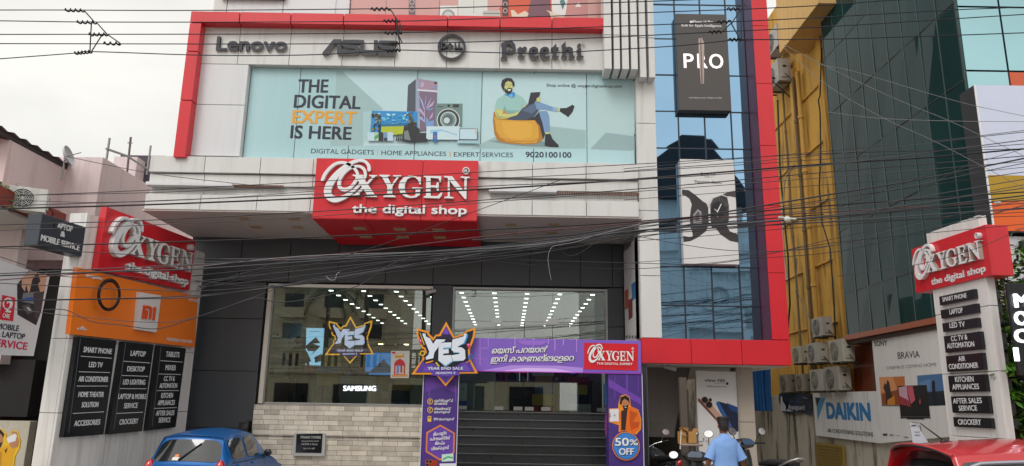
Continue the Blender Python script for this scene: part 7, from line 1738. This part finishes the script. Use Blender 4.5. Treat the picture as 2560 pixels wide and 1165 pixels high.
spacer("zigzag jumper joint on the power lines against the pale sky", [((160, 25), (210, 26), 4), ((190, 55), (240, 56), 4), ((220, 86), (268, 86), 4), ((257, 108), (300, 109), 3), ((185, 133), (228, 129), 5)], [[(210, 26), (236, 55)], [(229, 55), (227, 85), (225, 129)], [(240, 55), (268, 86)], [(256, 86), (228, 130)], [(268, 86), (300, 108)]])
spacer("jumper joint on the power lines over the second raised brand lettering", [((926, 23), (975, 22), 4), ((958, 53), (998, 51), 4), ((961, 83), (1004, 81), 4), ((975, 110), (998, 107), 3), ((963, 127), (1000, 125), 4)], [[(975, 22), (992, 48), (996, 80), (1000, 125)], [(998, 50), (1004, 82)], [(992, 80), (1006, 108)], [(991, 48), (992, 80), (1000, 108)]])
spacer("jumper joint on the power lines by the dark phone poster", [((1818, 23), (1852, 23), 3), ((1793, 56), (1832, 54), 3), ((1772, 81), (1804, 79), 3), ((1822, 100), (1853, 99), 3)], [[(1867, 0), (1852, 24), (1832, 54), (1806, 79)], [(1853, 23), (1853, 98)], [(1828, 58), (1850, 98)]])
MID = [
 ("thin cable rising over the top groove of the white canopy", [(0, 491), (360, 476), (786, 454), (1240, 428), (1560, 412), (2060, 384), (2560, 372)], .0045),
 ("thin cable crossing the large white letters of the main sign", [(45, 488), (360, 482), (566, 474), (786, 467), (1240, 446), (1560, 430), (2060, 398), (2560, 360)], .0045),
 ("second cable from the top across the main sign's big letters", [(0, 515), (360, 503), (786, 485), (1240, 464), (1600, 449), (2060, 413), (2560, 350)], .006),
 ("thick black cable through the middle of the main sign lettering", [(0, 522), (360, 512), (786, 495), (1240, 471), (1560, 450), (2060, 410), (2300, 395), (2560, 372)], .0105),
 ("thin cable across the small lettering of the main sign", [(0, 562), (360, 551), (786, 529), (1240, 498), (1600, 472), (2060, 431), (2560, 390)], .006),
 ("thin cable just under the small lettering of the main sign", [(0, 576), (360, 563), (786, 541), (1240, 504), (1600, 478), (2060, 444), (2560, 404)], .0045),
 ("thick pale topped cable crossing under the red sign soffit", [(0, 617), (360, 607), (780, 593), (1240, 573), (1560, 556), (2060, 515), (2560, 480)], .0085),
 ("thick cable climbing from the bay to the billboard", [(1180, 600), (1400, 590), (1560, 566), (1750, 540), (1920, 512), (2100, 482), (2291, 450), (2560, 396)], .0105),
 ("reddish cable across the watch poster and green glass", [(0, 700), (360, 672), (800, 640), (1240, 588), (1560, 560), (1760, 545), (2060, 531), (2560, 501)], .007),
 ("thin cable at the foot of the watch poster", [(0, 752), (500, 738), (900, 690), (1300, 640), (1600, 590), (1820, 572), (2060, 548), (2560, 496)], .005),
 ("thick cable through the upper part of the orange sign", [(0, 689), (250, 680), (500, 672), (900, 645), (1300, 622), (1560, 580), (1900, 556), (2200, 530), (2560, 489)], .009),
 ("cable sagging behind the red sign of the broad pylon", [(0, 684), (250, 672), (500, 660), (900, 640), (1300, 612), (1600, 575), (2060, 540), (2560, 470)], .006),
 ("thin cable falling to the right across the left red sign", [(0, 620), (250, 632), (500, 646), (800, 650), (1100, 640), (1400, 610), (1600, 570), (2060, 500), (2560, 430)], .0045),
 ("thin cable dipping across the orange sign's upper edge", [(0, 708), (200, 718), (500, 727), (800, 700), (1100, 655), (1400, 625), (1600, 584)], .005),
 ("thick cable across the orange sign through the cable coil", [(0, 752), (300, 747), (500, 741), (800, 700), (1100, 650), (1500, 590), (1600, 580), (2060, 555), (2560, 520)], .008),
 ("long loose cable looping low over the orange sign and the dark wall", [(0, 642), (150, 690), (300, 690), (520, 705), (700, 672), (1000, 640), (1350, 602), (1600, 575)], .0045),
 ("drooping cable hung across the white logo tile", [(110, 775), (165, 775), (230, 804), (300, 812), (390, 822), (470, 800), (560, 770), (640, 745), (700, 756), (800, 742), (900, 712), (960, 670), (1030, 640)], .0055),
 ("thin cable drooping over the foot of the orange sign", [(0, 768), (180, 790), (390, 806), (500, 790), (620, 748), (760, 702), (1000, 662)], .004),
 ("grey diagonal drop wire rising to the right over the dark wall", [(500, 720), (876, 636), (1240, 509), (1400, 450)], .004),
 ("straight thin wire above the show window", [(480, 655), (800, 648), (1100, 634), (1400, 610), (1560, 583)], .0045),
 ("pale thin wire in the bundle above the show window", [(480, 668), (760, 640), (1100, 628), (1400, 604), (1600, 560)], .004),
 ("thick wire in the bundle above the show window", [(480, 690), (800, 660), (1100, 640), (1350, 615), (1600, 578), (1750, 560), (2060, 536)], .007),
 ("lowest wire of the bundle above the show window", [(500, 718), (800, 684), (1000, 652), (1200, 640), (1400, 612), (1600, 582)], .005),
 ("wire slanting from the pylon camera to the bundle", [(500, 716), (620, 680), (720, 652), (900, 636)], .0035),
 ("thin wire sagging over the entrance to the bay", [(1050, 632), (1300, 660), (1560, 672), (1820, 655), (2060, 610), (2560, 560)], .0038),
 ("thin level wire across the foot of the watch poster", [(1300, 650), (1600, 658), (1740, 660), (1900, 640), (2093, 595), (2370, 540), (2560, 522)], .004),
 ("thin wire across the lower bay and green glass", [(1590, 590), (1820, 626), (2060, 618), (2290, 560), (2560, 500)], .0042),
 ("thin pale wire falling right across the green glass", [(1960, 120), (2063, 210), (2210, 296), (2340, 355), (2560, 470)], .0035),
 ("second pale wire falling right across the green glass", [(1960, 112), (2090, 178), (2250, 252), (2380, 305), (2560, 390)], .0035),
 ("third pale wire falling gently across the upper green glass", [(2040, 160), (2140, 180), (2330, 236), (2440, 265), (2560, 290)], .0035),
 ("nearly level pale wire across the green glass", [(2070, 280), (2200, 296), (2400, 303), (2560, 304)], .0035),
 ("upper thin cable from the bay to the blue billboard", [(1560, 422), (1900, 392), (2200, 366), (2400, 345), (2560, 326)], .004),
 ("second thin cable from the bay to the blue billboard", [(1560, 428), (1900, 402), (2200, 372), (2440, 343), (2560, 330)], .005),
 ("steep thin cable rising across the green glass to the billboard", [(2093, 520), (2300, 445), (2450, 404), (2560, 372)], .0035),
 ("thin cable rising to the billboard's yellow band", [(1920, 553), (2140, 535), (2350, 500), (2560, 462)], .0045),
 ("lower thin cable running to the orange billboard band", [(1560, 658), (1800, 640), (2060, 616), (2300, 575), (2560, 515)], .0035),
 ("thin cable from the bay past the red head of the right pylon", [(1900, 645), (2100, 628), (2330, 572), (2470, 540), (2560, 512)], .0035),
 ("thin cable in front of the slim pylon head", [(2093, 690), (2300, 660), (2450, 618), (2560, 570)], .0035),
 ("thin dark cable along the upper pink house to the canopy", [(170, 392), (377, 433), (566, 456), (704, 469), (900, 474), (1100, 470)], .004),
 ("slack thin cable drooping under the bundle at the soffit's right end", [(900, 640), (1150, 628), (1380, 622), (1560, 600), (1750, 572), (2060, 556), (2560, 540)], .004),
 ("black cable joining the bundle from the orange sign's right edge", [(480, 705), (700, 682), (950, 656), (1250, 620), (1500, 592), (1700, 566), (2060, 543), (2560, 508)], .0055),
 ("two strand black cable along the upper edge of the bundle", [(480, 648), (760, 644), (1080, 628), (1400, 596), (1600, 566), (1900, 538), (2200, 508), (2560, 448)], .0055),
 ("thin cable crossing the bay sign's lower third", [(1000, 655), (1300, 622), (1560, 604), (1760, 590), (1960, 572), (2300, 548), (2560, 530)], .004),
 ("faint cable from the white canopy end to the billboard's yellow band", [(1560, 500), (1800, 482), (2060, 462), (2300, 444), (2560, 418)], .004),
 ("dark cable under the thick one climbing to the billboard", [(1560, 590), (1750, 556), (1960, 520), (2200, 480), (2560, 408)], .0055),
 ("sagging slack cable from the pylon to the entrance header", [(480, 700), (640, 716), (800, 706), (960, 676), (1120, 642)], .004),
 ("thin cable near the top of the porch on the pink house", [(0, 500), (250, 506), (500, 498), (786, 478)], .0035),
]
for i, (lab, pts, r) in enumerate(MID):
    m = M("red_cable", (92, 48, 52), .5) if "reddish" in lab else (M("pale_wire", (140, 138, 140), .5) if "pale" in lab and "topped" not in lab else (CABLE, M("grey_sheath", (48, 48, 54), .5), M("worn_sheath", (72, 72, 78), .6))[(i * 7) % 3])
    wire(lab, pts, 8.2 + .11 * (i % 9), r * .98, m)
wire("short pale cable loop hanging in the bundle over the show window", [(815, 690), (826, 700), (838, 698), (842, 685), (850, 680)], 8.0, .004, M("pale_wire", (140, 138, 140), .5), False)
wire("thin loose tail of wire hanging over the dark header", [(1480, 590), (1440, 605), (1400, 612), (1378, 620), (1370, 650), (1378, 700)], 8.0, .0028, M("pale_wire", (140, 138, 140), .5), False)
wire("dark looping wire arching above the entrance header", [(1390, 600), (1420, 640), (1470, 620), (1500, 586)], 8.1, .004, CABLE, False)
b = MB(); p = onY(1968, 548, 8.3); b.ball(p, .035, C(206, 206, 200), 8, (1.2, .8, 1)); b.tube([p + Vector((-.1, 0, .02)), p + Vector((.1, 0, .0))], .015, C(196, 196, 190), 6); b.build("splice_box", label="small white splice wrap on the cables beside the red column", cat="splice")
b = MB(); p = onY(2494, 506, 8.3); b.ball(p, .02, C(206, 200, 196), 8, (2.2, .8, 1)); b.build("splice_box", label="small pale splice on the reddish cable before the orange billboard band", cat="splice")
